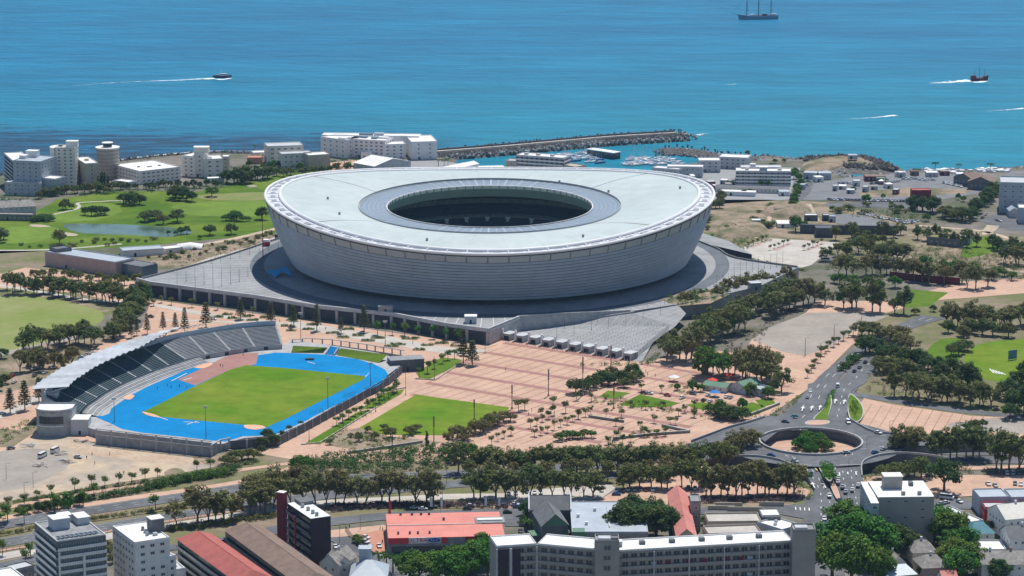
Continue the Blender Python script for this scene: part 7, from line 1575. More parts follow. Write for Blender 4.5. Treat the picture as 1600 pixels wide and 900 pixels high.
# planting beds on the walk
bed = [(385, 494, 6), (395, 500, 7), (402, 507, 7), (415, 496, 7), (450, 509, 8), (482, 514, 7), (520, 520, 8), (536, 527, 7), (455, 500, 6), (488, 507, 7), (575, 532, 8), (590, 528, 8), (560, 524, 7), (622, 538, 9), (640, 529, 9), (668, 539, 7), (612, 541, 8), (690, 536, 8), (715, 540, 8), (655, 546, 7), (340, 495, 7), (355, 491, 6), (365, 497, 7), (455, 516, 6), (545, 514, 6), (720, 547, 6)]
bo = []
for k, (u, v, w_) in enumerate(bed):
    c = G(u, v, .2); t = thing('planting_bed', '', 'planting bed', c); cen = [(random.uniform(-w_, w_)*.45, random.uniform(-1.8, 1.8), random.uniform(.2, .7)) for q in range(14)]
    me = leaf_mesh('plants', cen, [random.uniform(.7, 1.1)]*14, 24, .26, 'leaf_hedge' if k % 3 else 'leaf_olive', .6, seed=k); link('plants', me, t); mb = MB(); mb.box((c.x, c.y, .25), (w_*1.05, 5, .12)); mb.build('soil', 'scrub_ground', t); t['group'] = 'planting beds on the walk'; bo.append(t)
number_row(bo, 'oval dark green planting bed', 'on the pale walk below the podium')
# ================================================================== CARS, MASTS, BOATS, PEOPLE
def profile_body(prof, w, m, name, parent, local=True):
    mb = MB(); n = len(prof); i = len(mb.v)
    for s in (-1, 1):
        for x, z in prof: mb.v.append((x, s*w/2, z))
    for k in range(n): a, b = k, (k+1) % n; mb.f.append((a, b, b+n, a+n)); mb.m.append(0)
    mb.f.append(tuple(range(n-1, -1, -1))); mb.f.append(tuple(range(n, 2*n))); mb.m += [0, 0]
    return mb.build(name, m, parent, local=local)
CARS = {}
def car_proto(col, kind='car', far=False):
    key = (col, kind, far)
    if key in CARS: return CARS[key]
    if kind == 'car': body = [(-2.1, .35), (2.1, .35), (2.15, .75), (1.2, .95), (-1.9, 1.0), (-2.15, .8)]; cab = [(-1.6, .98), (.95, .93), (.3, 1.42), (-1.1, 1.45)]; roof = (-.4, 1.46, 1.35); w_ = 1.75; ax = 1.3
    elif kind == 'van': body = [(-2.4, .35), (2.4, .35), (2.45, 1.0), (1.9, 1.2), (-2.4, 1.2)]; cab = [(-2.38, 1.18), (1.95, 1.18), (1.3, 1.95), (-2.3, 2.0)]; roof = (-.5, 2.02, 3.5); w_ = 1.9; ax = 1.5
    else: body = [(-3.2, .4), (3.2, .4), (3.2, 1.2), (2.6, 1.5), (-3.2, 1.5)]; cab = [(-3.15, 1.48), (2.7, 1.48), (2.3, 2.4), (-3.15, 2.45)]; roof = (-.4, 2.5, 5.4); w_ = 2.1; ax = 2.1
    t = thing({'car': 'parked_car', 'van': 'van', 'bus': 'minibus'}[kind], '', {'car': 'car', 'van': 'van', 'bus': 'minibus'}[kind])
    profile_body(body, w_, col, 'body', t); profile_body(cab, w_-.22, 'car_glass', 'windows', t)
    mb = MB(); mb.box((roof[0], 0, roof[1]), (roof[2], w_-.3, .07)); mb.build('roof', col, t)
    if not far:
        mb = MB(); mb.tube((0, -.11, 0), (0, .11, 0), .34, n=10); wm = bpy.data.meshes.new('wheel'); wm.from_pydata(mb.v, [], mb.f); wm.materials.append(M['rubber'])
        for x in (-ax, ax):
            for y in (-w_/2, w_/2): link('wheel', wm, t, (x, y, .34))
        for y in (-.6, .6): mb = MB(); mb.box((body[2][0]-.02, y, .68), (.08, .34, .16)); mb.build('headlight', 'frame_white', t)
    CARS[key] = [t, False]; return CARS[key]
CN = {'car_white': 'white', 'car_silver': 'silver', 'car_grey': 'dark grey', 'car_black': 'black', 'car_blue': 'blue', 'car_red': 'red', 'car_teal': 'teal'}
def car(u, v, col, dirv, z=.3, kind='car', far=False):
    pr = car_proto(col, kind, far); p = G(u, v, z); q = G(u+dirv[0], v+dirv[1], z); rz = math.atan2(q.y-p.y, q.x-p.x)
    if not pr[1]: pr[1] = True; o = pr[0]; o.location = p; o.rotation_euler.z = rz; KIDS[o.name] = [(c, []) for c in o.children]
    else: o = dup(pr[0], p, rz)
    return o
def cars(lst, where, grpn, z=.3, far=False):
    """lst: (u, v, colour, (du,dv)[, kind[, z]])"""
    by = {}; allc = []
    for q in lst:
        kind = q[4] if len(q) > 4 and q[4] else 'car'; zz = q[5] if len(q) > 5 else z; o = car(q[0], q[1], q[2], q[3], zz, kind, far); o['group'] = grpn; by.setdefault((q[2], kind), []).append(o); allc.append(o)
    for (c, kind), os_ in by.items(): number_row(os_, CN[c]+' '+{'car': 'car', 'van': 'van', 'bus': 'minibus'}[kind], where)
W, S_, Gy, Bk, Bl, Rd, Tl = 'car_white', 'car_silver', 'car_grey', 'car_black', 'car_blue', 'car_red', 'car_teal'
ZD = ZR+.05
cars([(1241.4, 652, Tl, (9, -2), None, ZD), (1227.3, 660, Gy, (10, 1), None, ZD), (1325, 661, W, (4, 5), 'van', ZD), (1372, 677.5, W, (8, 2), None, ZD), (1424, 686.5, W, (8, 2), None, 4.7), (1380.6, 703, S_, (9, -3), None, ZD), (1367, 708, Bl, (9, -3), None, ZD), (1322, 708.5, S_, (10, -1), None, ZD), (1205, 712.5, Bl, (10, 1), None, ZD), (1242, 722, S_, (10, 3), None, ZD)],
     'on the roundabout deck', 'cars driving round the roundabout')
cars([(1310, 747, W, (1, -5), None, 3.2), (1309.7, 754, W, (1, -5), None, 2.6), (1316.5, 761.5, S_, (1, -5), None, 1.9), (1321.5, 769.5, S_, (1, -5), None, 1.3), (1332, 766.5, W, (1, -5), None, 1.4), (1341, 759, W, (1, -5), None, 2.0), (1296, 775.7, W, (1, 5), None, 1.0), (1312, 783, Bk, (-3, -3), None, .6), (1288, 812, W, (1, 5), None, .45), (1291.5, 824, Bk, (1, 5), 'van', .45), (1280, 834, W, (1, 5), None, .45), (1281, 845.5, W, (1, 5), None, .45)],
     'on the southern arm of the roundabout', 'cars on the southern arm')
cars([(1266, 612.5, W, (1, 4), None, .9), (1261.6, 621.5, S_, (2, -6), None, 2.1), (1309, 604.5, W, (0, -5), 'van', .7), (1325, 560, W, (3, -5), None, .5), (1335, 581, Bk, (6, -6), None, .5), (1343, 575, Gy, (6, -6), None, .5), (1352, 567, Bk, (6, -6), None, .5)], 'on the northern road', 'cars on the northern road')
cars([(1479.6, 779.5, W, (9, 1), 'bus'), (1471, 788.5, S_, (9, -2)), (1478, 786.5, W, (9, -2)), (1499, 785, W, (6, 3)), (1452, 744.5, Gy, (9, 0)), (1563.5, 741, Rd, (0, 4)), (1574, 741, W, (0, 4)), (1583, 741, S_, (0, 4)), (1593, 740.5, Tl, (0, 4)), (1544, 757.5, W, (3, 3)), (1555, 760, S_, (3, 3)), (1586, 757, Gy, (0, 4)), (1595, 758, W, (0, 4))], 'on the lots at the far right', 'cars parked at the right edge')
cars([(795, 773, W, (0, 4)), (806, 772, S_, (0, 4)), (824, 769.5, Gy, (0, 4)), (835.5, 771, W, (0, 4)), (845, 771, W, (0, 4)), (859, 756, Gy, (0, 4)), (867, 756, W, (0, 4)), (875, 756, S_, (0, 4)), (913, 756, W, (0, 4)), (940, 767.5, W, (0, 4)), (940, 754.5, Gy, (0, 4)), (963, 767.5, W, (0, 4)), (974, 768, Gy, (0, 4)), (981.5, 766, W, (0, 4)), (992, 766, S_, (0, 4)), (1001, 766, Gy, (0, 4)), (1009, 766.5, Rd, (0, 4)), (1020.5, 766.5, W, (0, 4)), (963, 773.5, Bl, (5, 0)), (1075.5, 763.5, Bl, (0, 4)), (1086, 764.5, W, (0, 4)), (1100, 761, Gy, (9, 0)), (1106, 759.5, Gy, (9, 0)), (1092, 746, W, (9, 1))], 'in the row behind the slate hall', 'cars parked on the pale and pink lot')
cars([(787.5, 791.5, Gy, (9, 0)), (804.5, 790, W, (9, 0)), (810, 793.5, Bl, (9, 0)), (793, 802, Bk, (9, 0)), (648, 795, S_, (9, 0)), (661, 796.5, W, (9, 0)), (676, 793, Gy, (9, 0)), (735.5, 791.5, W, (9, 0)), (730, 796.5, Bk, (9, 0)), (814, 832, Bk, (3, 5))], 'in the street behind the coral roofed store', 'cars behind the store')
cars([(524.5, 856, W, (3, 5)), (571.5, 841, W, (8, 2)), (571.5, 847.5, W, (8, 2)), (574, 852.5, S_, (8, 2)), (592.5, 854.5, W, (2, 4)), (654, 876, Rd, (0, 4)), (665.5, 876, W, (0, 4)), (675, 876.5, W, (0, 4)), (680, 862, W, (6, 2), 'van'), (686, 866, Rd, (6, 2)), (700, 860, Gy, (8, 1)), (694, 859, Bk, (8, 1))], 'in front of the coral roofed store', 'cars at the store forecourt')
cars([(373, 787.5, W, (9, -1)), (264, 828, Gy, (9, -1)), (282, 826, Bk, (9, -1)), (17, 701.5, Gy, (9, -1)), (779, 724.5, S_, (9, -1)), (787, 724, W, (9, -1)), (1145, 706, W, (9, -1)), (1085, 722, Gy, (9, -1))], 'on the boulevard', 'cars on the boulevard')
cars([(66.5, 714, W, (6, -3), 'bus'), (86, 706, W, (6, -3), 'bus'), (122, 715.5, S_, (8, 1))], 'standing on the sand lot', 'vehicles on the sand lot')
cars([(1006, 615, Bk, (7, 1)), (1015, 615.5, W, (7, 1)), (1043, 618.5, Rd, (7, 1)), (1066, 622.5, W, (6, -2)), (1083, 616, Gy, (7, 1)), (1099.5, 626.5, Bk, (5, -3)), (1109, 628, W, (5, -3)), (1125, 627, S_, (5, -3)), (1135.5, 621, W, (5, -3)), (1141.5, 622, S_, (5, -3)), (1106, 618, W, (5, -3)), (1090, 604, W, (7, 1))], 'in the restaurant car park', 'cars at the restaurant')
cars([(236, 495.5, Bk, (7, 1)), (129, 559, W, (6, -3)), (136, 554.5, S_, (6, -3)), (144, 552.5, W, (6, -3)), (126, 561, Bl, (6, -3)), (84, 575, W, (6, -3)), (53, 577, W, (6, -3)), (62, 570, S_, (6, -3)), (20, 588, Rd, (6, -3)), (15, 591, Rd, (6, -3)), (4, 596, Bl, (6, -3)), (22, 598, W, (6, -3)), (3, 647, W, (7, -1)), (54, 588, Gy, (6, -3)), (334, 499, W, (7, 1)), (567, 521, W, (7, 1)), (70, 583, W, (6, -3))], 'among the trees at the left', 'cars parked among the left trees')
far = []
for k in range(15): far.append((1296+k*5.2, 312.5+k*.15+random.uniform(-.5, .5), random.choice((W, S_, Gy, W, Bl)), (5, 1)))
for k in range(12): far.append((1362+k*5, 313.6+k*.15, random.choice((W, S_, Gy, Bk)), (5, 1)))
cars(far, 'in the lot below the harbour yard', 'cars in the fort car park', z=.2, far=True)
far = []
for k in range(8): far.append((1312+k*3.5, 287+random.uniform(-1, 1), random.choice((W, S_, Tl)), (4, 1)))
for k in range(11): far.append((1362+k*4.2, 287.5-k*.35, random.choice((W, W, S_, Gy)), (5, -1)))
for k in range(12): far.append((1412+k*4.2, 281+random.uniform(-2.5, 1.5), random.choice((W, W, S_)), (4, 0)))
for k in range(8): far.append((1474+k*4.0, 286+k*.9, random.choice((W, W, Tl, S_)), (1, 2)))
cars(far, 'in the harbour yard', 'cars in the harbour yard', z=.2, far=True)
far = []
for k in range(22): far.append((1342+k*3.9+random.uniform(-1, 1), 334+k*.75+random.uniform(-1.2, 1.2), random.choice((W, W, S_, Gy, Bl)), (3, 1.4)))
for k in range(10): far.append((1396+k*4, 347+random.uniform(-2, 2), random.choice((W, W, S_)), (3, 1)))
cars(far, 'in the fort yard', 'cars in the fort yard', z=.2, far=True)
cars([(1540, 336, W, (4, -1)), (1558, 345, S_, (4, 1)), (1562, 346, W, (4, 1)), (1497, 343, W, (4, 1)), (1535, 341, Gy, (4, -1)), (1290, 398+10, W, (5, 0), 'bus'), (1185, 293, W, (5, 0)), (1260, 290, S_, (3, 0)), (1263, 284, Tl, (3, 0)), (1262, 277, W, (3, 0))], 'around the upper right lots', 'cars at the upper right', z=.2, far=True)
for key, (t, used) in list(CARS.items()):
    if not used:
        for c in list(t.children): bpy.data.objects.remove(c)
        bpy.data.objects.remove(t)
# ---- masts and lamps
def mast(u, v, vt, label='', kind='flood', z=.2, m='pole_grey', r=.16, group=None):
    p = G(u, v, z); sl = math.hypot(p.y, H-z); h = (v-vt)/(F/sl*.975)
    nm = {'flood': 'floodlight_mast', 'lamp': 'street_lamp', 'flag': 'slim_mast', 'col': 'lighting_column'}[kind]
    t = thing(nm, label, {'flood': 'floodlight', 'lamp': 'street lamp', 'flag': 'mast', 'col': 'lighting column'}[kind], p, 0, group)
    mb = MB(); mb.tube(p, (p.x, p.y, z+h), r, r*.6, 6); mb.build('pole', m, t)
    if kind == 'flood': mb = MB(); mb.box((p.x, p.y, z+h), (2.6, .5, .5)); mb.box((p.x, p.y-.2, z+h-.7), (2.0, .4, .35)); mb.build('lamp_head', 'light_grey', t)
    elif kind == 'lamp': mb = MB(); mb.tube((p.x, p.y, z+h), (p.x+1.6, p.y, z+h+.3), .07, n=4); mb.box((p.x+1.7, p.y, z+h+.28), (.9, .3, .18)); mb.build('lamp_arm', m, t)
    elif kind == 'col': mb = MB(); mb.box((p.x, p.y, z+.35), (1.1, 1.1, .7)); mb.build('plinth', 'terracotta', t); mb = MB(); mb.box((p.x, p.y, z+h*.8), (r*2.6, r*2.6, h*.4)); mb.build('lamp_sleeve', m, t)
    else: mb = MB(); mb.tube((p.x, p.y, z), (p.x, p.y, z+.6), r*2, n=6); mb.build('base', m, t)
    return t
def masts(lst, look, where, kind, z=.2, r=.16, grpn=None, m='pole_grey'):
    o = [mast(q[0], q[1], q[2], '', kind, q[3] if len(q) > 3 else z, m, r, grpn) for q in lst]; number_row(o, look, where); return o
masts([(800, 638, 601), (857, 618, 577), (910.5, 618, 558), (954.6, 576, 540), (959, 638, 604), (741, 655, 624), (678, 692, 650), (613, 707, 680)], 'tall rust-grey lighting column', 'on the pink plaza', 'col', r=.28, grpn='lighting columns on the plaza', m='roof_brown')
masts([(470, 532, 489), (602, 539, 502), (512.5, 638, 590, AZ), (322, 685, 635, AZ), (179, 660, 622, AZ), (579, 603, 567, AZ)], 'slim floodlight mast', 'around the blue track', 'flood', r=.2, grpn='floodlights round the blue track')
masts([(634, 617, 577), (587, 643, 604), (536, 670, 635), (483, 689, 655), (678.6, 592, 556), (758, 551, 523)], 'grey lamp mast', 'along the walk right of the track', 'flag', r=.16, grpn='masts along the track walk')
masts([(1258, 556, 528), (1303, 533, 507), (1346, 508, 494), (1282, 560, 536)], 'tall lamp mast', 'beside the gravel lot', 'lamp', r=.2, grpn='masts by the gravel lot')
masts([(531, 847, 818), (563, 828, 805), (698, 756, 722), (691.5, 781, 765), (1354, 712, 682), (1225, 718, 705), (1390, 672, 658), (1161, 690, 676), (1326, 742, 716), (640, 770, 745), (905, 792, 770), (1245, 640, 622), (1278, 650, 632), (38, 770, 754), (10, 748, 724), (52, 762, 738)], 'grey street lamp', 'along the roads', 'lamp', r=.12, grpn='street lamps')
fl = [(277, 447, 423), (291, 440, 422), (305, 448, 417), (319, 444, 417), (333, 452, 409), (346.5, 447, 416), (360.5, 444, 415), (374, 440, 419), (387.5, 432, 417)]
masts(fl, 'thin flagless mast', 'on the left of the podium', 'flag', z=PZ, r=.13, grpn='masts on the left podium')
fl = [(330+k*15, 412-k*3.4, 396-k*3.4) for k in range(8)]
masts(fl, 'short thin mast', 'on the far left podium edge', 'flag', z=PZ, r=.1, grpn='masts on the podium edge')
fl = []
for k in range(9): fl.append((882+k*26, 512-k*5.6+random.uniform(-2, 2), 492-k*5.6, 3.0+k*.7))
for k in range(7): fl.append((870+k*27, 527-k*5.5, 505-k*5.5, 1.5+k*.8))
masts(fl, 'thin grey mast', 'on the turnstile forecourt', 'flag', r=.1, grpn='masts on the forecourt')
fl = [(1147+k*9.5, 432-k*2.2+random.uniform(-2, 2), 410-k*2.2) for k in range(9)]+[(1120+k*9, 446-k*.5, 428-k*.5) for k in range(4)]
masts(fl, 'thin grey mast', 'on the right end of the podium', 'flag', z=PZ, r=.1, grpn='masts on the right podium')
t = mast(411, 402, 322, 'tall red and dark crane-like mast at the left of the stadium', 'flag', PZ, 'maroon', .3)
c = G(416, 384, PZ); t = thing('red_kiosk', 'small white and red round kiosk on the left edge of the podium', 'kiosk', c); mb = MB(); mb.tube((c.x, c.y, PZ), (c.x, c.y, PZ+3), 2.6, 2.6, 10); mb.build('wall', 'red_wall', t); mb = MB(); mb.tube((c.x, c.y, PZ+3), (c.x, c.y, PZ+4.4), 2.9, 2.2, 10); mb.build('roof', 'white_paint', t)
# road sign
c = G(1262, 757, .6); t = thing('road_sign', 'green direction sign at the edge of the south-west arm', 'road sign', c); mb = MB(); mb.tube(c, (c.x, c.y, 4.5), .12, n=5); mb.build('post', 'pole_grey', t); mb = MB(); mb.box((c.x, c.y, 5.4), (4.6, .15, 2.6), .1); mb.build('panel', 'sign_green', t)
# sports screen on the field, cricket sight boards
c = G(1582, 562, .2); t = thing('sight_screen', 'blue-grey sight screen standing on the sports field', 'screen', c); mb = MB(); mb.box((c.x, c.y, 3.2), (6, .3, 5.2), .5); mb.build('panel', 'screen_blue', t); mb = MB(); mb.tube((c.x-2.6, c.y-1.2, 0), (c.x-2.6, c.y-1.2, 3), .12); mb.tube((c.x+2.6, c.y+1.4, 0), (c.x+2.6, c.y+1.4, 3), .12); mb.build('frame', 'pole_grey', t)
mb = MB()
for k in range(5): a = G(1545+k*4.5, 576+k*1.4, .25); b = G(1552+k*4.5, 583+k*.6, .25); mb.quad(a, a+Vector((.8, 0, 0)), b+Vector((.8, 0, 0)), b)
struct('practice_strip', mb, 'road_paint')
# construction bits on the sand lot
for u, v, lb in ((127, 690, 'pile of pale planks by the concrete wall'), (352, 704, 'heap of timber at the corner of the sand lot'), (42, 697, 'low stack of brown boards at the left of the sand lot'), (105, 722, 'row of dark crates on the grey part of the sand lot'), (93, 709, 'long stack of grey beams behind the white minibuses'), (64, 727, 'short brown plank stack below the minibus')):
    c = G(u, v, .2); t = thing('material_pile', lb, 'pile', c)
    for k in range(9): mb = MB(); mb.box((c.x+random.uniform(-3, 3), c.y+random.uniform(-3, 3), .35+.1*k), (random.uniform(2, 5), .5, .18), random.uniform(-.8, .8)); mb.build('plank', random.choice(('beige_wall', 'roof_brown', 'light_grey')), t)
mound('soil_heap', [(255, 738), (270, 731), (285, 733), (292, 740), (275, 745), (258, 744)], .8, 'earth')
# low walls in the plaza
for px, lb in (([(543, 709), (600, 701), (660, 692)], 'long low dark wall below the planted corner'), ([(958, 687), (1020, 680), (1078, 676)], 'long low wall on the lower plaza above the gum row'), ([(920, 652), (960, 658), (975, 660)], 'short dark seat wall on the plaza'), ([(1034, 666), (1060, 672), (1078, 676)], 'slanting dark seat wall on the plaza'), ([(1165, 652), (1190, 643), (1218, 632)], 'curb wall around the restaurant garden')):
    P = pts(px, .15); t = thing('seat_wall', lb, 'wall', P[0]); mb = MB(); wall_line(mb, P, .6, 1.2, 0); mb.build('wall', 'concrete_mid', t); mb = MB(); wall_line(mb, P, .8, 1.35, 1.2); mb.build('coping', 'paving_pale', t)
for a_, b_, c_, lb in (((562, 641), (600, 612), (634, 606), 'pale kerb around the upper lawn strip beside the track wall'), ((470, 695), (500, 692), (590, 636), 'pale kerb around the lower lawn strip beside the track wall'), ((650, 592), (680, 594), (722, 566), 'pale kerb around the lawn strip by the gate house')):
    P = pts((a_, b_, c_), .2); t = tag(MB().build('x', 'kerb') if False else thing('garden_kerb', lb, 'kerb', P[0])); mb = MB(); wall_line(mb, P, .5, .5, 0); mb.build('kerb_stone', 'paving_pale', t)
# hurdle / equipment on the track
for u, v, lb in ((545, 620, 'blue equipment cage by the right straight of the track'), (494, 646, 'second blue equipment cage lower on the straight')):
    c = G(u, v, AZ); t = thing('equipment_cage', lb, 'cage', c); mb = MB()
    for k in range(5): mb.tube((c.x-3+k*1.5, c.y-2.4+k*1.6, AZ), (c.x-3+k*1.5, c.y-2.4+k*1.6, AZ+1.8), .08, n=4)
    for z in (.9, 1.8): mb.tube((c.x-3, c.y-2.4, AZ+z), (c.x+3, c.y+4, AZ+z), .08, n=4)
    mb.build('frame', 'boat_blue', t)
c = G(484, 562, AZ); t = thing('landing_mat', 'dark blue landing mat on the blue bend of the track', 'mat', c); mb = MB(); mb.box((c.x, c.y, AZ+.4), (5, 3, .7)); mb.build('pad', 'boat_navy', t)
# railings along the pale pavement
fence('red_fence', [(0, 862, .4), (80, 849, .4), (200, 826, .4), (330, 806, .4), (430, 790, .4)], 1.3, 'long low brick-red railing between pavement and boulevard', 'terracotta', 3.0)
# palisade by the store
fence('palisade_fence', [(540, 828, .4), (552, 845, .4), (566, 858, .4), (583, 872, .4)], 2.2, 'dark palisade fence around the tiled forecourt', 'slate', 2.0)
# ---- people
def person_mesh(pose, cl):
    J = [(0, 0, .95), (0, 0, 1.2), (0, 0, 1.45), (0, 0, 1.55), (0, 0, 1.68), (-.2, 0, 1.42), (-.27, .05*pose, 1.15), (-.25, .15*pose, .9), (.2, 0, 1.42), (.27, -.05*pose, 1.15), (.25, -.12*pose, .9), (-.1, 0, .9), (-.12, .16*pose, .5), (-.12, .2*pose, .05), (.1, 0, .9), (.12, -.1*pose, .5), (.12, -.28*pose, .08), (-.12, .2*pose+.14, .03), (.12, -.28*pose+.14, .05)]
    E = [(0, 1), (1, 2), (2, 3), (3, 4), (2, 5), (5, 6), (6, 7), (2, 8), (8, 9), (9, 10), (0, 11), (11, 12), (12, 13), (0, 14), (14, 15), (15, 16), (13, 17), (16, 18)]
    R = [.14, .13, .15, .06, .11, .08, .055, .04, .08, .055, .04, .1, .075, .05, .1, .075, .05, .04, .04]
    me = bpy.data.meshes.new('tmp'); me.from_pydata(J, E, []); o = bpy.data.objects.new('tmp', me); C.objects.link(o); md = o.modifiers.new('s', 'SKIN')
    for k, r in enumerate(R): me.skin_vertices[0].data[k].radius = (r, r)
    me.skin_vertices[0].data[0].use_root = True
    dg = bpy.context.evaluated_depsgraph_get(); out = bpy.data.meshes.new_from_object(o.evaluated_get(dg)); bpy.data.objects.remove(o); out.name = 'person'
    out.materials.clear()
    for m in ('skin', cl, 'cloth_dark'): out.materials.append(M[m])
    for f in out.polygons:
        z = f.center.z; f.material_index = 0 if z > 1.52 or (abs(f.center.x) > .22 and z < 1.1) else (1 if z > .95 else 2)
    return out
try: PM = [person_mesh(1, 'cloth_light'), person_mesh(.6, 'cloth_dark'), person_mesh(1, 'cloth_red')]
except Exception as e: print('person', e); PM = []
def people(lst, where, z=.2):
    by = {}
    for k, (u, v) in enumerate(lst):
        i = k % 3; o = link('person', PM[i], None, G(u, v, z), random.uniform(0, 6.28)); o['category'] = 'person'; o['group'] = 'people '+where; by.setdefault(i, []).append(o)
    for i, os_ in by.items(): number_row(os_, ('walking person in a pale top', 'standing person in dark clothes', 'walking person in a red top')[i], where)
if PM:
    people([(144, 711), (135.5, 717), (148, 725.5), (171.5, 711), (187, 742), (193.5, 741), (221.7, 742.5)], 'on the sand lot')
    people([(261.5, 603), (267.5, 606), (280.5, 605), (292, 606), (344.5, 573), (348, 573.5), (380, 556), (246, 608)], 'on the athletics ground', AZ+.1)
    people([(790, 579), (825, 629), (831, 643), (826, 649), (1000, 585), (1012, 586), (1024, 588), (1046, 592), (1009, 581)], 'on the pink plaza')
    people([(594, 827), (598, 829), (597.5, 849), (541, 826), (546, 825)], 'on the tiled forecourt', .35)
    people([(437, 503), (509, 515), (553, 517), (602, 527), (645, 537), (737, 549), (738.5, 500.5)], 'on the walk below the podium')
    people([(760+5, 741), (759, 742), (373.5, 757)], 'on the boulevard walk')
# ---- boats
def hull(L_, B, D_, m, name, parent, sheer=.5, transom=.7):
    mb = MB(); st_ = []
    for k in range(9):
        f = k/8; x = -L_/2+L_*f; w_ = B/2*(transom+(1-transom)*min(1, f*3))*(1-max(0, (f-.55)/.45)**2.2); z1 = D_*(1+sheer*(abs(f-.4)*1.2)**2)
        st_.append([Vector((x+(.04*L_*f), -w_, z1)), Vector((x, -w_*.75, -.3)), Vector((x, 0, -.6)), Vector((x, w_*.75, -.3)), Vector((x+(.04*L_*f), w_, z1))])
    for a, b in zip(st_[:-1], st_[1:]): mb.strip(a, b)
    mb.quad(*st_[0][::-1]); mb.strip([s[4] for s in st_], [s[0] for s in st_])
    return mb.build(name, m, parent, local=True)
def yacht(u, v, rz, L_, hm='boat_hull', sail=True, label='', group=None):
    t = thing('yacht' if sail else 'motor_boat', label, 'yacht' if sail else 'boat', G(u, v, SEA_Z), rz, group); hull(L_, L_*.3, 1.2, hm, 'hull', t)
    mb = MB(); mb.box((-.05*L_, 0, 1.6), (L_*.4, L_*.18, .9), 0, .8); mb.build('cabin', 'boat_hull', t, local=True)
    if sail:
        mb = MB(); mb.tube((L_*.08, 0, 1), (L_*.08, 0, L_*1.25), .12, .07, 5); mb.build('mast', 'frame_white', t, local=True); mb = MB(); mb.tube((L_*.08, 0, 2.4), (-L_*.35, 0, 2.4), .18, n=5); mb.build('boom', 'boat_blue', t, local=True)
    else: mb = MB(); mb.box((-.1*L_, 0, 2.4), (L_*.25, L_*.16, .8), 0, .8); mb.build('flybridge', 'boat_hull', t, local=True)
    return t
ya = [(702, 244, 0), (707, 245, 0), (757, 239.5, 0), (764, 239, 0), (780, 238, 0), (795, 236.5, 0), (808, 235.5, 0), (822, 234, 0), (712, 247, 0)]+[(700+k*9+random.uniform(-3, 3), 246-k*.7+random.uniform(-2, 1), 0) for k in range(12)]
g_ = [yacht(u+random.uniform(-1, 1), v, random.uniform(-.4, .6), random.uniform(12, 17), sail=False, group='motor boats under the long breakwater') for u, v, _ in ya]; number_row(g_, 'white motor boat', 'moored under the long breakwater')
ya = [(886, 242), (890, 243), (898, 244.5), (908, 241), (914, 240), (920, 238), (926, 244), (906, 249), (916, 248), (930, 249), (938, 255), (945, 241), (900, 252), (922, 254)]+[(880+random.uniform(0, 60), 246+random.uniform(-4, 8)) for k in range(10)]
g_ = [yacht(u, v, random.uniform(-.5, .6), random.uniform(9, 13), random.choice(('boat_hull', 'boat_hull', 'boat_blue')), group='yachts left of the long pier shed') for u, v in ya]; number_row(g_, 'moored sailing yacht', 'around the floating pier shed')
ya = [(985, 256), (989, 248), (995, 254), (1002, 251), (1009, 248), (1014, 255), (1020, 252), (1031, 248), (1036, 253), (1045, 250), (1054, 254), (1060, 257), (1026, 257)]+[(980+random.uniform(0, 70), 253+random.uniform(-4, 5)) for k in range(10)]
g_ = [yacht(u, v, random.uniform(-.5, .6), random.uniform(10, 15), group='yachts near the curved breakwater') for u, v in ya]; number_row(g_, 'moored sailing yacht', 'beyond the right part of the roof')
po = []
for k, (a_, b_) in enumerate((((704, 231), (722, 246)), ((726, 230), (744, 243)), ((747, 228), (762, 240)), ((769, 226), (784, 239)), ((805, 223), (818, 234)), ((823, 221), (836, 233)), ((935, 240), (948, 244)), ((985, 258), (1055, 252)))):
    p, q = G(*a_, SEA_Z+.7), G(*b_, SEA_Z+.7); t = thing('pontoon', '', 'pontoon', p); mb = MB(); wall_line(mb, [p, q], 1.8, .15, -.5); mb.build('deck', 'paving_pale', t)
    mb = MB(); [mb.tube((p.lerp(q, f).x, p.lerp(q, f).y, SEA_Z-1), (p.lerp(q, f).x, p.lerp(q, f).y, SEA_Z+2), .15, n=5) for f in (.05, .5, .95)]; mb.build('mooring_pile', 'pole_grey', t)['kind'] = 'stuff'; t['group'] = 'pontoons in the marina'; po.append(t)
number_row(po, 'narrow pale pontoon', 'in the marina')
# tall ship
c = G(1185, 30, SEA_Z); t = thing('tall_ship', 'three-masted tall ship with a blue-grey hull at the top of the picture', 'ship', c, math.pi+.12); mat('ship_hull', (.16, .30, .40), .5)
hull(50, 9, 4.2, 'ship_hull', 'hull', t, 1.2); mb = MB(); mb.box((0, 0, 4.5), (44, 6.5, .5)); mb.build('deck', 'boat_wood', t, local=True)
for x, L_ in ((-16, 27), (0, 32), (15, 30)):
    mb = MB(); mb.tube((x, 0, 3), (x, 0, L_+3), .55, .2, 6); mm = mb.build('mast', 'boat_navy', t, local=True)
    for z in (12, 19, 25): mb = MB(); mb.tube((x, -6, z), (x, 6, z), .18, n=4); mb.build('yard', 'boat_navy', t, local=True)
mb = MB(); mb.tube((24, 0, 5), (34, 0, 8), .3, .12, 5); mb.build('bowsprit', 'boat_navy', t, local=True)
for x, l_, h_ in ((-19, 7, 2.2), (-8, 6, 1.6), (8, 5, 1.4)): mb = MB(); mb.box((x, 0, 5.4+h_/4), (l_, 4, h_)); mb.build('deckhouse', 'frame_white' if x != -8 else 'boat_wood', t, local=True)
mb = MB()
for x in (-16, 0, 15):
    for y in (-4, 4): mb.tube((x-3, y, 4.5), (x, 0, 25), .07, n=3); mb.tube((x+3, y, 4.5), (x, 0, 25), .07, n=3)
mb.tube((34, 0, 8), (15, 0, 30), .07, n=3); mb.build('rigging', 'boat_navy', t, local=True)['kind'] = 'stuff'
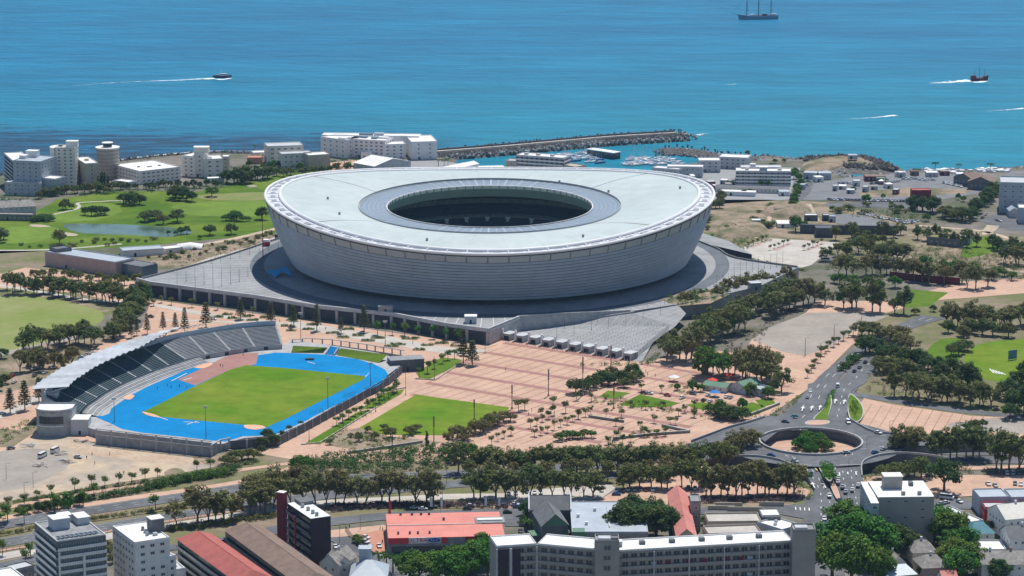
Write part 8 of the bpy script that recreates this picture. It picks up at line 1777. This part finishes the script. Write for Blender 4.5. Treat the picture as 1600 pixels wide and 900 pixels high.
# patrol boat
c = G(347, 121.5, SEA_Z); t = thing('patrol_boat', 'navy-hulled patrol boat with a white wheelhouse and foamy wake', 'boat', c, -.08)
hull(19, 5.2, 2.2, 'boat_navy', 'hull', t, .9); mb = MB(); mb.box((1.5, 0, 3.3), (8, 3.6, 2.2), 0, .9); mb.build('wheelhouse', 'boat_hull', t, local=True); mb = MB(); mb.box((2, 0, 3.7), (7.6, 3.7, .7)); mb.build('windows', 'car_glass', t, local=True)
mb = MB(); mb.box((-5, 0, 2.9), (4.5, 3.4, 1.2)); mb.build('aft_cabin', 'metal_grey', t, local=True); mb = MB(); mb.tube((-1, 0, 4), (-1, 0, 8), .14); mb.tube((-1, -1.2, 6.6), (-1, 1.2, 6.6), .1); mb.build('radar_mast', 'frame_white', t, local=True)
# replica pirate boat
c = G(1530, 126, SEA_Z); t = thing('pirate_boat', 'small dark brown three-masted excursion boat with high stern at the right', 'boat', c, .1)
hull(18, 5.5, 2.8, 'boat_wood', 'hull', t, 2.2); mb = MB(); mb.box((-6.2, 0, 4.2), (5, 4.4, 2.4)); mb.build('stern_castle', 'boat_wood', t, local=True); mb = MB(); mb.box((6.0, 0, 3.8), (3.6, 3.6, 1.6)); mb.build('fore_castle', 'boat_wood', t, local=True)
for x, L_ in ((-5, 12), (0, 17), (5.5, 13)):
    mb = MB(); mb.tube((x, 0, 2), (x, 0, L_), .22, .1, 5); mb.build('mast', 'boat_navy', t, local=True); mb = MB(); mb.tube((x, -2.2, L_*.7), (x, 2.2, L_*.7), .14, n=4); mb.build('yard', 'boat_navy', t, local=True)
mb = MB(); mb.tube((9, 0, 3.8), (13, 0, 5), .16, .08, 4); mb.build('bowsprit', 'boat_navy', t, local=True)
# foam
def foam(name, label, px, w0, w1, broken=0.0, step=2.5):
    P = resample(smooth_line(pts(px, SEA_Z+.08), 5), step); mb = MB(); n = len(P); L_, R_ = [], []
    for i in range(n):
        f = i/max(1, n-1); j = min(i, n-2); d = (P[j+1]-P[j]).normalized(); nn = Vector((-d.y, d.x, 0)); w_ = (w0+(w1-w0)*f)*(1-f)**.8*.5 if broken else (w0+(w1-w0)*f)*.5
        L_.append(P[i]+nn*w_*random.uniform(.5, 1.2)); R_.append(P[i]-nn*w_*random.uniform(.5, 1.2))
        if broken and f > .3:
            for k in range(2): o = nn*random.uniform(-.6, .6)*w1; q = P[i]+o; e = random.uniform(.4, 1.3)*(1.3-f); mb.quad(q-d*e*2-nn*e, q+nn*e*.4-d*e, q+d*e*2+nn*e, q-nn*e*.5+d*e)
    mb.strip(R_, L_); o = mb.build(name, 'foam'); tag(o, label, 'foam', kind='stuff')
foam('wake_foam', 'white wake trailing left behind the patrol boat', [(336, 122.5), (315, 123.2), (300, 124), (280, 124.6)], 13, 10, .3)
foam('trail_foam', 'thin long foam trail far behind the patrol boat', [(288, 124.8), (240, 126.5), (180, 129), (110, 134)], 5, 2, .2)
foam('bow_foam', 'white bow wave along the patrol boat', [(338, 123.5), (350, 124), (361, 121.5)], 8, 5, 0)
foam('wake_foam', 'white wake trailing left behind the dark excursion boat', [(1518, 126), (1500, 127), (1480, 128.5), (1450, 130)], 20, 16, .35)
foam('bow_foam', 'white bow wave along the excursion boat', [(1517, 127.5), (1530, 128), (1543, 126)], 9, 7, 0)
foam('wave_crests', 'line of small white crests right of the long breakwater', [(1400, 180), (1385, 181.5), (1360, 184), (1320, 186)], 7, 3, .7)
foam('wave_crests', 'small white crests by the right edge of the sea', [(1600, 169), (1580, 171), (1540, 174)], 6, 3, .6)
foam('wave_crests', 'thin white crests in the middle of the sea', [(1150, 131), (1140, 132), (1130, 131)], 3, 2, .3)
foam('shore_foam', 'white surf at the end of the long breakwater', [(1090, 211), (1100, 209), (1110, 208)], 7, 4, .2)
foam('shore_foam', 'broken surf along the kelp shore', [(-20, 280), (70, 264), (130, 258), (190, 249), (260, 241), (330, 236), (400, 236)], 6, 6, .75)
mb = MB()
for k in range(60): p = G(1495+random.uniform(-50, 80), 266+random.uniform(-2, 4), .3); mb.box(p, (random.uniform(2, 6), random.uniform(2, 4), random.uniform(1, 3)), random.random())
tag(mb.build('moored_dinghies', 'white_paint'), 'crowded row of small white dinghies and gear along the far right shore', 'dinghies', kind='stuff')
# ---- the air: one closed even box of haze round everything
if HAZE:
    mb = MB(); mb.box((0, 7500, 176), (28800, 26200, 370)); me = bpy.data.meshes.new('haze'); me.from_pydata(mb.v, [], mb.f); o = bpy.data.objects.new('haze', me); C.objects.link(o); o['kind'] = 'stuff'
    m = bpy.data.materials.new('haze'); m.use_nodes = True; n = m.node_tree; n.nodes.remove(n.nodes['Principled BSDF']); v = n.nodes.new('ShaderNodeVolumePrincipled'); v.inputs['Color'].default_value = (.40, .66, 1, 1); v.inputs['Density'].default_value = HAZE; v.inputs['Anisotropy'].default_value = .3
    n.links.new(v.outputs[0], n.nodes['Material Output'].inputs['Volume']); me.materials.append(m)
for o in C.objects:
    l = o.get('label')
    if l and len(l.split()) > 16: print('LONG', len(l.split()), l)
